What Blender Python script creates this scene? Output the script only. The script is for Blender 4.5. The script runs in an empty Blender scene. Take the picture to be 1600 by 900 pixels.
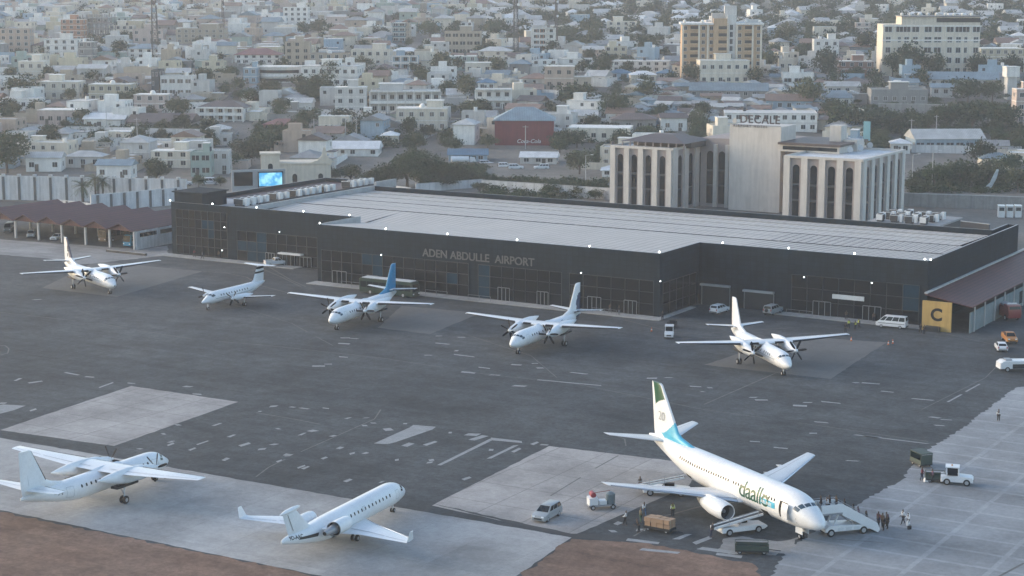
import bpy, bmesh, math, random
from mathutils import Vector, Matrix
R = math.radians
sc = bpy.context.scene
COL = sc.collection
rnd = random.Random(11)

# ------------------------------------------------------------------ camera
FPX, CAMH, PITCH = 2904.13, 61.75, R(9.664)
cam_d = bpy.data.cameras.new("camera"); cam = bpy.data.objects.new("camera", cam_d); COL.objects.link(cam)
cam.location = (0, 0, CAMH); cam.rotation_euler = (R(90) - PITCH, 0, 0)
cam_d.sensor_width = 36; cam_d.lens = 36 * FPX / 1600
cam_d.clip_start = 1; cam_d.clip_end = 9000
sc.camera = cam
# ------------------------------------------------------------------ world, sun, exposure
SUN_EL, SUN_AZ = R(14), R(-72)          # azimuth from +Y, negative = to the left of the view
w = bpy.data.worlds.new("World"); sc.world = w; w.use_nodes = True
nt = w.node_tree; bg = nt.nodes["Background"]
sky = nt.nodes.new("ShaderNodeTexSky"); sky.sky_type = 'NISHITA'; sky.sun_disc = False
sky.sun_elevation = SUN_EL; sky.sun_rotation = SUN_AZ
sky.altitude = 10; sky.air_density = 1.0; sky.dust_density = 1.75; sky.ozone_density = 1.1
nt.links.new(sky.outputs[0], bg.inputs[0]); bg.inputs[1].default_value = 0.15
sun_d = bpy.data.lights.new("sun", 'SUN'); sun = bpy.data.objects.new("sun", sun_d); COL.objects.link(sun)
sun_d.energy = 0.42; sun_d.angle = R(40); sun_d.color = (1.0, 0.95, 0.92)
sd = Vector((math.sin(SUN_AZ) * math.cos(SUN_EL), math.cos(SUN_AZ) * math.cos(SUN_EL), math.sin(SUN_EL)))
sun.rotation_euler = sd.to_track_quat('Z', 'Y').to_euler()
vs = sc.view_settings
vs.view_transform = 'Standard'; vs.look = 'None'; vs.gamma = 1; vs.use_curve_mapping = False
vs.exposure = 1.52
HAZE_D = 0.00020
cy = sc.cycles
cy.max_bounces = 5; cy.diffuse_bounces = 2; cy.glossy_bounces = 2; cy.transmission_bounces = 2; cy.volume_bounces = 0
cy.use_denoising = True
try: cy.denoiser = 'OPENIMAGEDENOISE'
except Exception: pass

# ------------------------------------------------------------------ where things stand
def ray(u, v):
    a = (u - 800) / FPX; b = -(v - 450) / FPX
    return Vector((a, math.cos(PITCH) + b * math.sin(PITCH), -math.sin(PITCH) + b * math.cos(PITCH)))
def G(u, v, z=0.0):
    d = ray(u, v); t = (z - CAMH) / d.z
    return Vector((d.x * t, d.y * t, z))
ZT = [(-1e4, 0), (575, 0), (640, 3.2), (700, 9), (800, 18), (1000, 28), (1300, 40), (1700, 52), (2300, 66), (1e5, 66)]
def zt(y):
    for (a, za), (b, zb) in zip(ZT, ZT[1:]):
        if y <= b: return za + (zb - za) * (y - a) / (b - a)
    return 66
def T(u, v):
    d = ray(u, v); lo, hi = 100.0, 2250.0
    for _ in range(40):
        m = (lo + hi) / 2; t = m / d.y
        if CAMH + d.z * t > zt(m): lo = m
        else: hi = m
    t = lo / d.y
    return Vector((d.x * t, lo, zt(lo)))
def proj(p):
    zc = p.y * math.cos(PITCH) + (CAMH - p.z) * math.sin(PITCH)
    vv = p.y * math.sin(PITCH) - (CAMH - p.z) * math.cos(PITCH)
    return 800 + FPX * p.x / zc, 450 - FPX * vv / zc, FPX / zc
TH = R(-31)
U2 = Vector((math.cos(TH), math.sin(TH), 0)); V2 = Vector((-math.sin(TH), math.cos(TH), 0))
O2 = Vector((-39.17, 370.33, 0))
def W(u, v, z=0): return O2 + U2 * u + V2 * v + Vector((0, 0, z))
def UV(p): d = p - O2; return d.dot(U2), d.dot(V2)
def FP(px, py, v):            # where the sight line meets the facade plane at depth v -> (u, z)
    d = ray(px, py); c = Vector((0, 0, CAMH))
    t = (v - (c - O2).dot(V2)) / d.dot(V2); p = c + d * t
    return (p - O2).dot(U2), p.z

# ------------------------------------------------------------------ materials
MATS = {}
def mat(name, col, rough=0.7, metal=0.0, var=0.15, scale=0.6, spec=0.4, streak=0.0, emit=None, rand=0.0, bump=0.0, coat=0.0, fine=0.0):
    if name in MATS: return MATS[name]
    m = bpy.data.materials.new(name); m.use_nodes = True; MATS[name] = m
    n = m.node_tree.nodes; L = m.node_tree.links; b = n["Principled BSDF"]
    b.inputs["Roughness"].default_value = rough; b.inputs["Metallic"].default_value = metal
    b.inputs["Specular IOR Level"].default_value = spec
    b.inputs["Coat Weight"].default_value = coat
    col = tuple(col)
    if emit:
        b.inputs["Base Color"].default_value = (*col, 1)
        b.inputs["Emission Color"].default_value = (*emit[0], 1); b.inputs["Emission Strength"].default_value = emit[1]
        return m
    tc = n.new("ShaderNodeTexCoord")
    ns = n.new("ShaderNodeTexNoise"); ns.inputs["Scale"].default_value = scale; ns.inputs["Detail"].default_value = 6; ns.inputs["Roughness"].default_value = 0.65
    L.new(tc.outputs["Object"], ns.inputs["Vector"])
    mr = n.new("ShaderNodeMapRange"); mr.inputs["From Min"].default_value = 0.25; mr.inputs["From Max"].default_value = 0.75
    mr.inputs["To Min"].default_value = 1 - var; mr.inputs["To Max"].default_value = 1 + var * 0.7
    L.new(ns.outputs["Fac"], mr.inputs["Value"]); fac = mr.outputs[0]
    def mul(a, bsock):
        x = n.new("ShaderNodeMath"); x.operation = 'MULTIPLY'; L.new(a, x.inputs[0]); L.new(bsock, x.inputs[1]); return x.outputs[0]
    if streak:
        mp = n.new("ShaderNodeMapping"); mp.inputs["Scale"].default_value = (1.3, 1.3, 0.12); L.new(tc.outputs["Object"], mp.inputs[0])
        n2 = n.new("ShaderNodeTexNoise"); n2.inputs["Scale"].default_value = 1.0; n2.inputs["Detail"].default_value = 5; L.new(mp.outputs[0], n2.inputs["Vector"])
        m2 = n.new("ShaderNodeMapRange"); m2.inputs["From Min"].default_value = 0.35; m2.inputs["From Max"].default_value = 0.7
        m2.inputs["To Min"].default_value = 1.05; m2.inputs["To Max"].default_value = 1 - streak; L.new(n2.outputs["Fac"], m2.inputs["Value"]); fac = mul(fac, m2.outputs[0])
    if fine:
        n3 = n.new("ShaderNodeTexNoise"); n3.inputs["Scale"].default_value = 3.5; n3.inputs["Detail"].default_value = 3; L.new(tc.outputs["Object"], n3.inputs["Vector"])
        m3 = n.new("ShaderNodeMapRange"); m3.inputs["From Min"].default_value = 0.3; m3.inputs["From Max"].default_value = 0.7
        m3.inputs["To Min"].default_value = 1 - fine; m3.inputs["To Max"].default_value = 1 + fine; L.new(n3.outputs["Fac"], m3.inputs["Value"]); fac = mul(fac, m3.outputs[0])
    if rand:
        oi = n.new("ShaderNodeObjectInfo"); m4 = n.new("ShaderNodeMapRange"); m4.inputs["To Min"].default_value = 1 - rand; m4.inputs["To Max"].default_value = 1 + rand
        L.new(oi.outputs["Random"], m4.inputs["Value"]); fac = mul(fac, m4.outputs[0])
    vm = n.new("ShaderNodeVectorMath"); vm.operation = 'SCALE'; vm.inputs[0].default_value = col
    L.new(fac, vm.inputs["Scale"]); L.new(vm.outputs[0], b.inputs["Base Color"])
    if bump:
        bp = n.new("ShaderNodeBump"); bp.inputs["Strength"].default_value = bump; bp.inputs["Distance"].default_value = 0.05
        L.new(ns.outputs["Fac"], bp.inputs["Height"]); L.new(bp.outputs[0], b.inputs["Normal"])
    return m
def corrugated(name, col, pitch, depth=0.35, rough=0.55, metal=0.0, axis='X', var=0.25, rot=0.0, rand=0.0, scale=0.25, sharp=False):
    m = mat(name, col, rough, metal, var=var, scale=scale, streak=0.0, rand=rand)
    n = m.node_tree.nodes; L = m.node_tree.links
    if any(x.type == 'TEX_WAVE' for x in n): return m
    tc = next(x for x in n if x.type == 'TEX_COORD')
    mp = n.new("ShaderNodeMapping"); mp.inputs["Rotation"].default_value = (0, 0, rot); L.new(tc.outputs["Object"], mp.inputs[0])
    wv = n.new("ShaderNodeTexWave"); wv.bands_direction = axis; wv.inputs["Scale"].default_value = 0.31416 / pitch
    L.new(mp.outputs[0], wv.inputs["Vector"])
    vm = next(x for x in n if x.type == 'VECT_MATH')
    mr = n.new("ShaderNodeMapRange"); mr.inputs["To Min"].default_value = 1 - depth; mr.inputs["To Max"].default_value = 1.0
    if sharp: mr.inputs["From Min"].default_value = 0.0; mr.inputs["From Max"].default_value = 0.22
    L.new(wv.outputs["Fac"], mr.inputs["Value"])
    x = n.new("ShaderNodeMath"); x.operation = 'MULTIPLY'
    src = vm.inputs["Scale"].links[0].from_socket
    L.new(src, x.inputs[0]); L.new(mr.outputs[0], x.inputs[1]); L.new(x.outputs[0], vm.inputs["Scale"])
    return m
MATS_GLASS = {}
WHITE = mat("aircraft_white", (0.69, 0.705, 0.715), 0.34, var=0.10, scale=0.35, coat=0.12, spec=0.45, fine=0.04)
OFFWH = mat("aircraft_grey_white", (0.55, 0.57, 0.59), 0.4, var=0.10, scale=0.5)
TYRE = mat("tyre_rubber", (0.018, 0.018, 0.02), 0.85, var=0.2)
RIM = mat("rim_grey", (0.35, 0.36, 0.38), 0.4, 0.3)
DARK = mat("dark_metal", (0.03, 0.032, 0.036), 0.5, var=0.2)
BLACK = mat("black_boot", (0.014, 0.015, 0.018), 0.8, spec=.1)
GLASS = mat("dark_glass", (0.010, 0.014, 0.018), 0.16, spec=0.35, var=0.3)
STEEL = mat("steel_grey", (0.30, 0.31, 0.33), 0.45, 0.4, var=0.2)
PAINT = mat("white_vehicle_paint", (0.66, 0.67, 0.68), 0.35, var=0.08, coat=0.2)

# ------------------------------------------------------------------ mesh building
class MB:
    def __init__(s): s.v = []; s.f = []; s.m = []; s.mats = []
    def mi(s, m):
        if m not in s.mats: s.mats.append(m)
        return s.mats.index(m)
    def add(s, vs_, fs, m):
        o = len(s.v); k = s.mi(m); s.v += [tuple(p) for p in vs_]
        for f in fs: s.f.append([i + o for i in f]); s.m.append(k)
        return s
    def quad(s, a, b, c, d, m): return s.add([a, b, c, d], [(0, 1, 2, 3)], m)
    def poly(s, pts, m): return s.add(pts, [tuple(range(len(pts)))], m)
    def box(s, x0, x1, y0, y1, z0, z1, m, rz=0, c=None, bottom=True):
        p = [(x0, y0, z0), (x1, y0, z0), (x1, y1, z0), (x0, y1, z0), (x0, y0, z1), (x1, y0, z1), (x1, y1, z1), (x0, y1, z1)]
        if rz:
            cx, cyy = c if c else ((x0 + x1) / 2, (y0 + y1) / 2); a, b = math.cos(rz), math.sin(rz)
            p = [(cx + (x - cx) * a - (y - cyy) * b, cyy + (x - cx) * b + (y - cyy) * a, z) for x, y, z in p]
        f = [(4, 5, 6, 7), (0, 1, 5, 4), (1, 2, 6, 5), (2, 3, 7, 6), (3, 0, 4, 7)]
        if bottom: f.append((3, 2, 1, 0))
        return s.add(p, f, m)
    def loft(s, rings, m, cap=True, closed=True):
        n = len(rings[0]); vs_ = [p for r in rings for p in r]; f = []
        for i in range(len(rings) - 1):
            for j in range(n if closed else n - 1):
                k = (j + 1) % n
                f.append((i * n + j, i * n + k, (i + 1) * n + k, (i + 1) * n + j))
        if cap and closed:
            f.append(tuple(range(n))[::-1]); f.append(tuple((len(rings) - 1) * n + j for j in range(n)))
        return s.add(vs_, f, m)
    def tube(s, a, b, r0, r1, m, n=10, cap=True):
        a = Vector(a); b = Vector(b); d = (b - a).normalized()
        x = d.orthogonal().normalized(); y = d.cross(x)
        rr = []
        for p, r in ((a, r0), (b, r1)):
            rr.append([p + x * (r * math.cos(t)) + y * (r * math.sin(t)) for t in (2 * math.pi * k / n for k in range(n))])
        return s.loft(rr, m, cap)
    def bar(s, a, b, wd, m, hd=None):
        a = Vector(a); b = Vector(b); d = (b - a).normalized(); hd = hd or wd
        x = d.cross(Vector((0, 0, 1)))
        x = x.normalized() if x.length > 1e-4 else Vector((1, 0, 0)); y = d.cross(x).normalized()
        rr = [[p + x * (wd / 2 * i) + y * (hd / 2 * j) for i, j in ((1, 1), (-1, 1), (-1, -1), (1, -1))] for p in (a, b)]
        return s.loft(rr, m)
    def ball(s, c, r, m, n=10, k=6, sz=1.0):
        rr = []
        for i in range(k + 1):
            t = math.pi * i / k; q = max(1e-3, math.sin(t)) * r
            rr.append([(c[0] + q * math.cos(a), c[1] + q * math.sin(a), c[2] + sz * r * math.cos(t)) for a in (2 * math.pi * j / n for j in range(n))])
        return s.loft(rr[::-1], m)
    def prism(s, pts, z0, z1, m):            # plan polygon raised from z0 to z1
        n = len(pts); vs_ = [(p[0], p[1], z0) for p in pts] + [(p[0], p[1], z1) for p in pts]
        f = [tuple(range(n, 2 * n)), tuple(range(n))[::-1]] + [(i, (i + 1) % n, n + (i + 1) % n, n + i) for i in range(n)]
        return s.add(vs_, f, m)
    def build(s, name, parent=None, loc=None, rz=0.0, smooth=False, angle=35):
        me = bpy.data.meshes.new(name); me.from_pydata(s.v, [], s.f)
        for m in s.mats: me.materials.append(m)
        me.polygons.foreach_set("material_index", s.m)
        if smooth:
            me.polygons.foreach_set("use_smooth", [True] * len(s.f)); me.set_sharp_from_angle(angle=R(angle))
        me.update()
        return link(name, me, parent, loc, rz)
def link(name, me, parent=None, loc=None, rz=0.0):
    o = bpy.data.objects.new(name, me); COL.objects.link(o)
    if parent: o.parent = parent
    if loc is not None: o.location = loc
    o.rotation_euler = (0, 0, rz)
    return o
def tag(o, label=None, cat=None, group=None, kind=None):
    if label: o["label"] = label
    if cat: o["category"] = cat
    if group: o["group"] = group
    if kind: o["kind"] = kind
    return o
def thing(name, label, cat, loc, rz=0.0, group=None):
    o = bpy.data.objects.new(name, None); COL.objects.link(o); o.location = loc; o.rotation_euler = (0, 0, rz); o.empty_display_size = 0.5
    return tag(o, label, cat, group)
def kids(o):
    return [c for c in COL.objects if c.parent == o]
def copy_tree(o, loc, rz=None, label=None, tree=None):
    tree = tree or tree_of(o)
    c = o.copy(); COL.objects.link(c); c.location = loc
    if rz is not None: c.rotation_euler = (0, 0, rz)
    if label: c["label"] = label
    for ch, sub in tree:
        d = ch.copy(); COL.objects.link(d); d.parent = c
        for g in sub:
            e = g.copy(); COL.objects.link(e); e.parent = d
    return c
def tree_of(o): return [(ch, kids(ch)) for ch in kids(o)]
def text_mesh(body, size, bold=0.0, extrude=0.0, spacing=1.0, maxedge=None, align='LEFT', shear=0.0):
    cu = bpy.data.curves.new("t", 'FONT'); cu.body = body; cu.size = size; cu.offset = bold; cu.extrude = extrude; cu.space_character = spacing; cu.align_x = align; cu.shear = shear
    cu.resolution_u = 4
    ob = bpy.data.objects.new("t", cu); COL.objects.link(ob)
    dg = bpy.context.evaluated_depsgraph_get(); dg.update()
    me = bpy.data.meshes.new_from_object(ob.evaluated_get(dg))
    bpy.data.objects.remove(ob); bpy.data.curves.remove(cu)
    if maxedge:
        bm = bmesh.new(); bm.from_mesh(me); bmesh.ops.remove_doubles(bm, verts=bm.verts, dist=0.001); bmesh.ops.triangulate(bm, faces=bm.faces)
        for _ in range(6):
            ee = [e for e in bm.edges if e.calc_length() > maxedge]
            if not ee: break
            bmesh.ops.subdivide_edges(bm, edges=ee, cuts=1); bmesh.ops.triangulate(bm, faces=bm.faces)
        bm.to_mesh(me); bm.free()
    return me
def text_obj(name, body, size, m, parent=None, loc=(0, 0, 0), rot=(R(90), 0, 0), **kw):
    me = text_mesh(body, size, **kw); me.materials.clear(); me.materials.append(m)
    o = link(name, me, parent, loc); o.rotation_euler = rot
    return o
# ================================================================== GROUND AND PAVEMENTS
def ground_mat(name, c1, c2, scale=0.05, fine=0.25, stain=0.3, joint=None, rough=0.9, streaky=False, jcol=0.75, jw=0.02, stain_scale=0.09):
    m = bpy.data.materials.new(name); m.use_nodes = True; n = m.node_tree.nodes; L = m.node_tree.links; b = n["Principled BSDF"]
    b.inputs["Roughness"].default_value = rough; b.inputs["Specular IOR Level"].default_value = 0.25
    tc = n.new("ShaderNodeTexCoord"); mp = n.new("ShaderNodeMapping"); mp.inputs["Rotation"].default_value = (0, 0, -TH); L.new(tc.outputs["Object"], mp.inputs[0])
    def noise(sc_, det=6, src=None, ro=0.6):
        x = n.new("ShaderNodeTexNoise"); x.inputs["Scale"].default_value = sc_; x.inputs["Detail"].default_value = det; x.inputs["Roughness"].default_value = ro
        L.new(src or mp.outputs[0], x.inputs["Vector"]); return x.outputs["Fac"]
    def rng(s_, a, b_, c, d):
        x = n.new("ShaderNodeMapRange"); x.inputs[1].default_value = a; x.inputs[2].default_value = b_; x.inputs[3].default_value = c; x.inputs[4].default_value = d; L.new(s_, x.inputs[0]); return x.outputs[0]
    def mul(a, c):
        x = n.new("ShaderNodeMath"); x.operation = 'MULTIPLY'; L.new(a, x.inputs[0]); L.new(c, x.inputs[1]); return x.outputs[0]
    big = noise(scale, 8)
    mx = n.new("ShaderNodeMix"); mx.data_type = 'RGBA'; mx.inputs[6].default_value = (*c1, 1); mx.inputs[7].default_value = (*c2, 1)
    L.new(rng(big, 0.35, 0.65, 0, 1), mx.inputs[0])
    f = rng(noise(1.5, 6, ro=0.85), 0.3, 0.7, 1 - fine, 1 + fine); f = mul(f, rng(noise(0.33, 4, ro=0.7), 0.35, 0.65, 1 - fine * .45, 1 + fine * .45))
    f = mul(f, rng(noise(stain_scale, 5), 0.42, 0.72, 1.0, 1 - stain))
    sm = n.new("ShaderNodeMapping"); sm.inputs["Scale"].default_value = (0.035, 0.5, 1); L.new(mp.outputs[0], sm.inputs[0])
    if streaky: f = mul(f, rng(noise(1.0, 5, sm.outputs[0]), 0.4, 0.75, 1.0, 0.72))
    if joint:
        br = n.new("ShaderNodeTexBrick"); br.offset = 0; br.inputs["Scale"].default_value = 1.0
        br.inputs["Brick Width"].default_value = joint[0]; br.inputs["Row Height"].default_value = joint[1]; br.inputs["Mortar Size"].default_value = jw; br.inputs["Mortar Smooth"].default_value = 0.3
        br.inputs["Color1"].default_value = (1, 1, 1, 1); br.inputs["Color2"].default_value = (0.86, 0.86, 0.86, 1); br.inputs["Mortar"].default_value = (jcol, jcol, jcol, 1)
        L.new(mp.outputs[0], br.inputs["Vector"]); f = mul(f, br.outputs["Color"])
    vm = n.new("ShaderNodeVectorMath"); vm.operation = 'SCALE'; L.new(mx.outputs[2], vm.inputs[0]); L.new(f, vm.inputs["Scale"])
    L.new(vm.outputs[0], b.inputs["Base Color"])
    return m
M_ASPH = ground_mat("apron_asphalt", (0.050, 0.057, 0.064), (0.078, 0.085, 0.091), 0.025, 0.48, 0.42, streaky=True)
M_CONC = ground_mat("weathered_concrete", (0.31, 0.295, 0.285), (0.39, 0.37, 0.355), 0.06, 0.2, 0.35, joint=(6.5, 7.5), jcol=0.62, jw=0.09)
M_CONF = ground_mat("dull_concrete", (0.125, 0.125, 0.125), (0.16, 0.158, 0.152), 0.09, 0.14, 0.3, joint=(6.5, 7.5), jcol=0.8, jw=0.07)
M_CONL = ground_mat("pale_concrete", (0.33, 0.325, 0.32), (0.41, 0.405, 0.395), 0.05, 0.18, 0.45, joint=(7.5, 7.5), jcol=0.82, jw=0.06, stain_scale=0.06)
M_CONR = ground_mat("slab_concrete", (0.235, 0.245, 0.255), (0.30, 0.31, 0.32), 0.05, 0.18, 0.4, joint=(7.6, 4.9), jcol=1.13, jw=0.34)
M_DIRT = ground_mat("brown_dirt", (0.165, 0.100, 0.072), (0.225, 0.148, 0.112), 0.08, 0.4, 0.35, streaky=True)
M_SAND = ground_mat("city_ground", (0.12, 0.11, 0.098), (0.20, 0.185, 0.165), 0.02, 0.25, 0.3)
M_STRIP = ground_mat("worn_strip", (0.23, 0.228, 0.225), (0.30, 0.295, 0.29), 0.07, 0.2, 0.3, streaky=True)
M_KERB = ground_mat("kerb_concrete", (0.27, 0.27, 0.265), (0.34, 0.335, 0.33), 0.2, 0.2, 0.3)
M_MARK = ground_mat("worn_white_paint", (0.22, 0.23, 0.235), (0.36, 0.37, 0.375), 0.5, 0.2, 0.4, stain_scale=0.5)
M_LINE = ground_mat("faded_line_paint", (0.125, 0.125, 0.12), (0.17, 0.168, 0.16), 0.5, 0.2, 0.4, stain_scale=0.5)
M_TAR = ground_mat("dark_tar", (0.05, 0.052, 0.056), (0.066, 0.068, 0.07), 0.2, 0.2, 0.2)

mb = MB()
ys = [-600, -200, 100, 300, 450, 575, 600, 620, 640, 670, 700, 740, 800, 850, 900, 1000, 1150, 1300, 1500, 1700, 2000, 2300]
xs = list(range(-1300, 1301, 100))
vv = [(x, y, zt(y) - 0.06 + (0.9 * math.sin(x * 0.013 + y * 0.021) if y > 640 else 0)) for y in ys for x in xs]
nx = len(xs)
mb.add(vv, [(j * nx + i, j * nx + i + 1, (j + 1) * nx + i + 1, (j + 1) * nx + i) for j in range(len(ys) - 1) for i in range(nx - 1)], M_SAND)
tag(mb.build("ground", smooth=True), kind="structure")

def patch(name, pts, m, z, jag=0.0, step=1.2, flat_world=False):
    P = [Vector((p[0], p[1], 0)) if flat_world else G(*p) for p in pts]; out = []
    r = random.Random(len(pts) * 31 + int(P[0].x * 10))
    for a, b in zip(P, P[1:] + P[:1]):
        out.append(a)
        if jag:
            k = int((b - a).length / step); nrm = Vector((-(b - a).y, (b - a).x, 0)).normalized()
            for i in range(1, min(k, 140)): out.append(a.lerp(b, i / min(k, 140)) + nrm * r.uniform(-jag, jag))
    me = bpy.data.meshes.new(name); me.from_pydata([(p.x, p.y, z) for p in out], [], [tuple(range(len(out)))])
    if me.polygons[0].normal.z < 0: me.flip_normals()
    me.materials.append(m); o = link(name, me)
    return tag(o, kind="structure")
patch("apron", [(W(-260, 62).x, W(-260, 62).y), (W(-260, -280).x, W(-260, -280).y), (W(300, -280).x, W(300, -280).y), (W(300, 75).x, W(300, 75).y)], M_ASPH, 0.0, flat_world=True)
# paler strip of road in front of the car shelters, pavement along the terminal
patch("service_road", [(-260, 368), (0, 374), (215, 389), (262, 384), (262, 399), (180, 408), (120, 414), (75, 404), (0, 398), (-260, 372)], M_STRIP, 0.012, 0.25)
patch("concrete_stand", [(205, 603), (372, 628), (178, 697), (0, 672)], M_CONC, 0.006, 0.08)
patch("concrete_stand", [(858, 697), (1100, 726), (1075, 760), (893, 838), (675, 790)], M_CONC, 0.006, 0.08)
patch("concrete_stand", [(150, 408), (316, 424), (182, 464), (66, 450)], M_CONF, 0.006, 0.1)
patch("concrete_stand", [(628, 478), (752, 489), (672, 522), (590, 512)], M_CONF, 0.006, 0.15)
patch("concrete_stand", [(1240, 525), (1385, 535), (1298, 592), (1100, 570)], M_CONF, 0.006, 0.12)
patch("concrete_apron", [(-160, 664), (0, 684), (470, 766), (893, 840), (790, 912), (560, 912), (0, 797), (-160, 765)], M_CONL, 0.006, 0.12)
patch("concrete_apron", [(1660, 601), (1590, 605), (1558, 627), (1505, 668), (1470, 690), (1432, 714), (1412, 748), (1375, 768), (1340, 788), (1300, 806), (1262, 838), (1228, 862), (1198, 912), (1680, 912)], M_CONR, 0.006, 0.28, 0.6)
patch("worn_patch", [(1130, 842), (1160, 838), (1215, 846), (1250, 838), (1236, 862), (1212, 868), (1150, 866), (1118, 862)], M_STRIP, 0.010, 0.4, 0.7)
patch("dirt_verge", [(-200, 760), (0, 800), (560, 913), (-200, 913)], M_DIRT, 0.010, 0.35, 0.9)
patch("dirt_verge", [(893, 842), (1000, 848), (1095, 866), (1175, 880), (1196, 912), (795, 912)], M_DIRT, 0.010, 0.4, 0.9)
patch("tar_strip", [(690, 791), (893, 840), (1000, 846), (1000, 836), (893, 834), (678, 787)], M_TAR, 0.009, 0.15)
# raised pavement in front of the terminal
def pavement(uvs, name="pavement"):
    m = MB(); m.prism([(W(u, v).x, W(u, v).y) for u, v in uvs], -0.02, 0.14, M_KERB); tag(m.build(name), kind="structure")
pavement([(-52, 13.2), (-52, 10.0), (-14, 10.0), (-14, 13.2)])
pavement([(-0.4, -0.05), (-0.4, -3.4), (78.2, -3.2), (78.2, -0.05)])
pavement([(76.9, -0.05), (78.2, -0.05), (78.2, 12.6), (76.9, 12.6)])
pavement([(92, 16.4), (92, 13.6), (121.5, 13.2), (121.5, 16.4)])
# ---- painted marks: short worn dashes scattered over the apron (centre x, y, length, thickness in the photo's pixels, slant)
mk = MB()
def dash(px, py, dx, dy, wid, z=0.011, m=M_MARK, m2=None):
    a = G(px - dx / 2, py - dy / 2); b = G(px + dx / 2, py + dy / 2); d = (b - a).normalized(); nn = Vector((-d.y, d.x, 0)) * wid / 2
    k = rnd.uniform(0.7, 1.2); sk = d * rnd.uniform(-0.5, 0.5)
    (m2 or mk).quad(*[(p.x, p.y, z) for p in (a - nn, b - nn * k + sk * 0, b + nn * k + sk, a + nn + sk)], m)
for q in [(55, 597, 22, -3, .7), (28, 593, 9, -4, .5), (112, 584, 22, 4, .5), (140, 589, 14, 1, .6), (165, 602, 22, -8, .45), (206, 599, 12, 1, .6), (292, 604, 12, 1, .9), (310, 616, 14, 1, .6), (50, 641, 10, -3, .6), (4, 630, 10, 0, .8),
          (281, 664, 8, 0, .8), (258, 678, 6, 0, .8), (340, 663, 12, -4, .5), (362, 681, 10, -4, .6), (381, 695, 16, -5, .8), (316, 692, 18, -6, .4), (300, 702, 10, -4, .5), (268, 690, 8, -3, .5), (265, 695, 10, -4, .5), (352, 718, 8, -4, .6), (220, 701, 6, -1, .7),
          (60, 468, 13, -1, .7), (540, 528, 15, 0, .6), (538, 537, 18, 1, .8), (552, 529, 12, 1, .5), (538, 558, 14, 1, .7), (498, 572, 20, 0, .8), (513, 569, 12, 0, .5), (685, 525, 10, 0, .6), (722, 527, 12, 0, .6), (692, 537, 22, 2, .7), (712, 548, 6, 0, .8), (670, 555, 12, 0, .5), (727, 556, 32, 4, .6), (758, 575, 18, 2, .5), (732, 582, 22, 2, .9), (772, 586, 16, 1, .6),
          (806, 570, 16, 1, .8), (836, 568, 10, 0, .5), (845, 575, 11, 0, .8), (903, 583, 26, 3, .5), (810, 603, 20, 1, .9), (890, 598, 100, 9, .55), (1018, 591, 16, 0, .8), (1042, 590, 12, 0, .5), (1088, 604, 18, 1, .7), (1110, 606, 8, 0, .6), (1100, 612, 6, 0, .5), (1360, 599, 28, 2, .8), (1386, 612, 20, 2, .5), (1190, 625, 20, 0, .8), (1250, 634, 22, 1, .9), (1260, 629, 14, 0, .5), (1300, 629, 30, 3, .6), (1175, 621, 12, 0, .5), (1285, 660, 22, 2, .5), (1360, 682, 26, 3, .6), (1390, 686, 114, 14, .45), (1270, 677, 12, 0, .5), (1340, 598, 10, 0, .6),
          (425, 635, 12, -1, .9), (456, 636, 8, 1, .6), (474, 638, 14, 2, .5), (510, 638, 10, 1, .5), (405, 643, 5, 0, .6), (545, 653, 8, -2, .5), (570, 653, 8, 0, .5), (571, 665, 8, 0, .7), (490, 673, 11, -2, .9), (473, 678, 9, -4, .5), (437, 670, 6, 0, .6), (521, 681, 8, -2, .7), (430, 694, 9, -2, .7), (407, 702, 12, -1, .9), (448, 711, 6, -3, .8), (531, 700, 7, -3, .7), (453, 711, 7, -3, .6), (435, 721, 8, -3, .6), (469, 730, 12, -4, .5), (477, 731, 10, -4, .6), (506, 716, 8, -3, .6), (548, 709, 8, -2, .7), (571, 708, 6, 1, 1.0), (618, 719, 6, -1, .7), (673, 719, 8, -1, .8), (669, 723, 9, -1, .6), (543, 751, 10, -4, .7), (594, 753, 5, 0, .7), (728, 748, 12, -4, .7), (703, 676, 5, 0, .8), (607, 671, 13, -1, 1.4), (637, 695, 12, -5, 1.0), (672, 693, 18, -6, .8), (736, 679, 20, 1, 1.2), (748, 684, 22, -7, 1.0), (767, 703, 7, 0, .9), (806, 704, 12, -6, .6), (835, 693, 10, -4, .7), (850, 695, 12, 1, .7), (585, 661, 8, 0, .6), (633, 662, 6, 0, .6), (641, 668, 5, -1, .6),
          (1068, 838, 20, -8, .7), (1000, 828, 14, 0, .9), (960, 830, 10, 0, .9), (965, 818, 8, -4, .7), (1096, 845, 26, -10, .8), (1030, 861, 60, 6, .8), (1005, 846, 50, 6, .9), (1120, 860, 60, 8, 1.0), (1140, 868, 40, 5, .8),
          (1492, 622, 22, -12, .35), (1520, 606, 22, -12, .35), (1440, 624, 34, 3, .5), (1458, 652, 16, 2, .6), (1470, 665, 16, 1, .5), (1480, 656, 18, 1, .4), (1180, 690, 16, 1, .5), (1220, 700, 22, 2, .5), (1330, 720, 20, 1, .4)]:
    dash(*q)
for q in [(584, 693, 665, 664, 680, 667, 620, 692)]:
    mk.poly([tuple(G(*p) + Vector((0, 0, .0115))) for p in ((584, 693), (640, 668), (646, 664), (681, 667), (676, 671), (618, 691), (606, 694))], M_MARK)
for a, b, wd in [((686, 727), (769, 686), .55), ((769, 686), (818, 691), 1.3), ((765, 716), (808, 695), .5)]:
    dash((a[0] + b[0]) / 2, (a[1] + b[1]) / 2, b[0] - a[0], b[1] - a[1], wd, 0.0125)
mk.poly([tuple(G(*p) + Vector((0, 0, .0115))) for p in ((-40, 640), (5, 632), (40, 634), (22, 641), (-10, 649), (-40, 650))], M_MARK)
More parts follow.
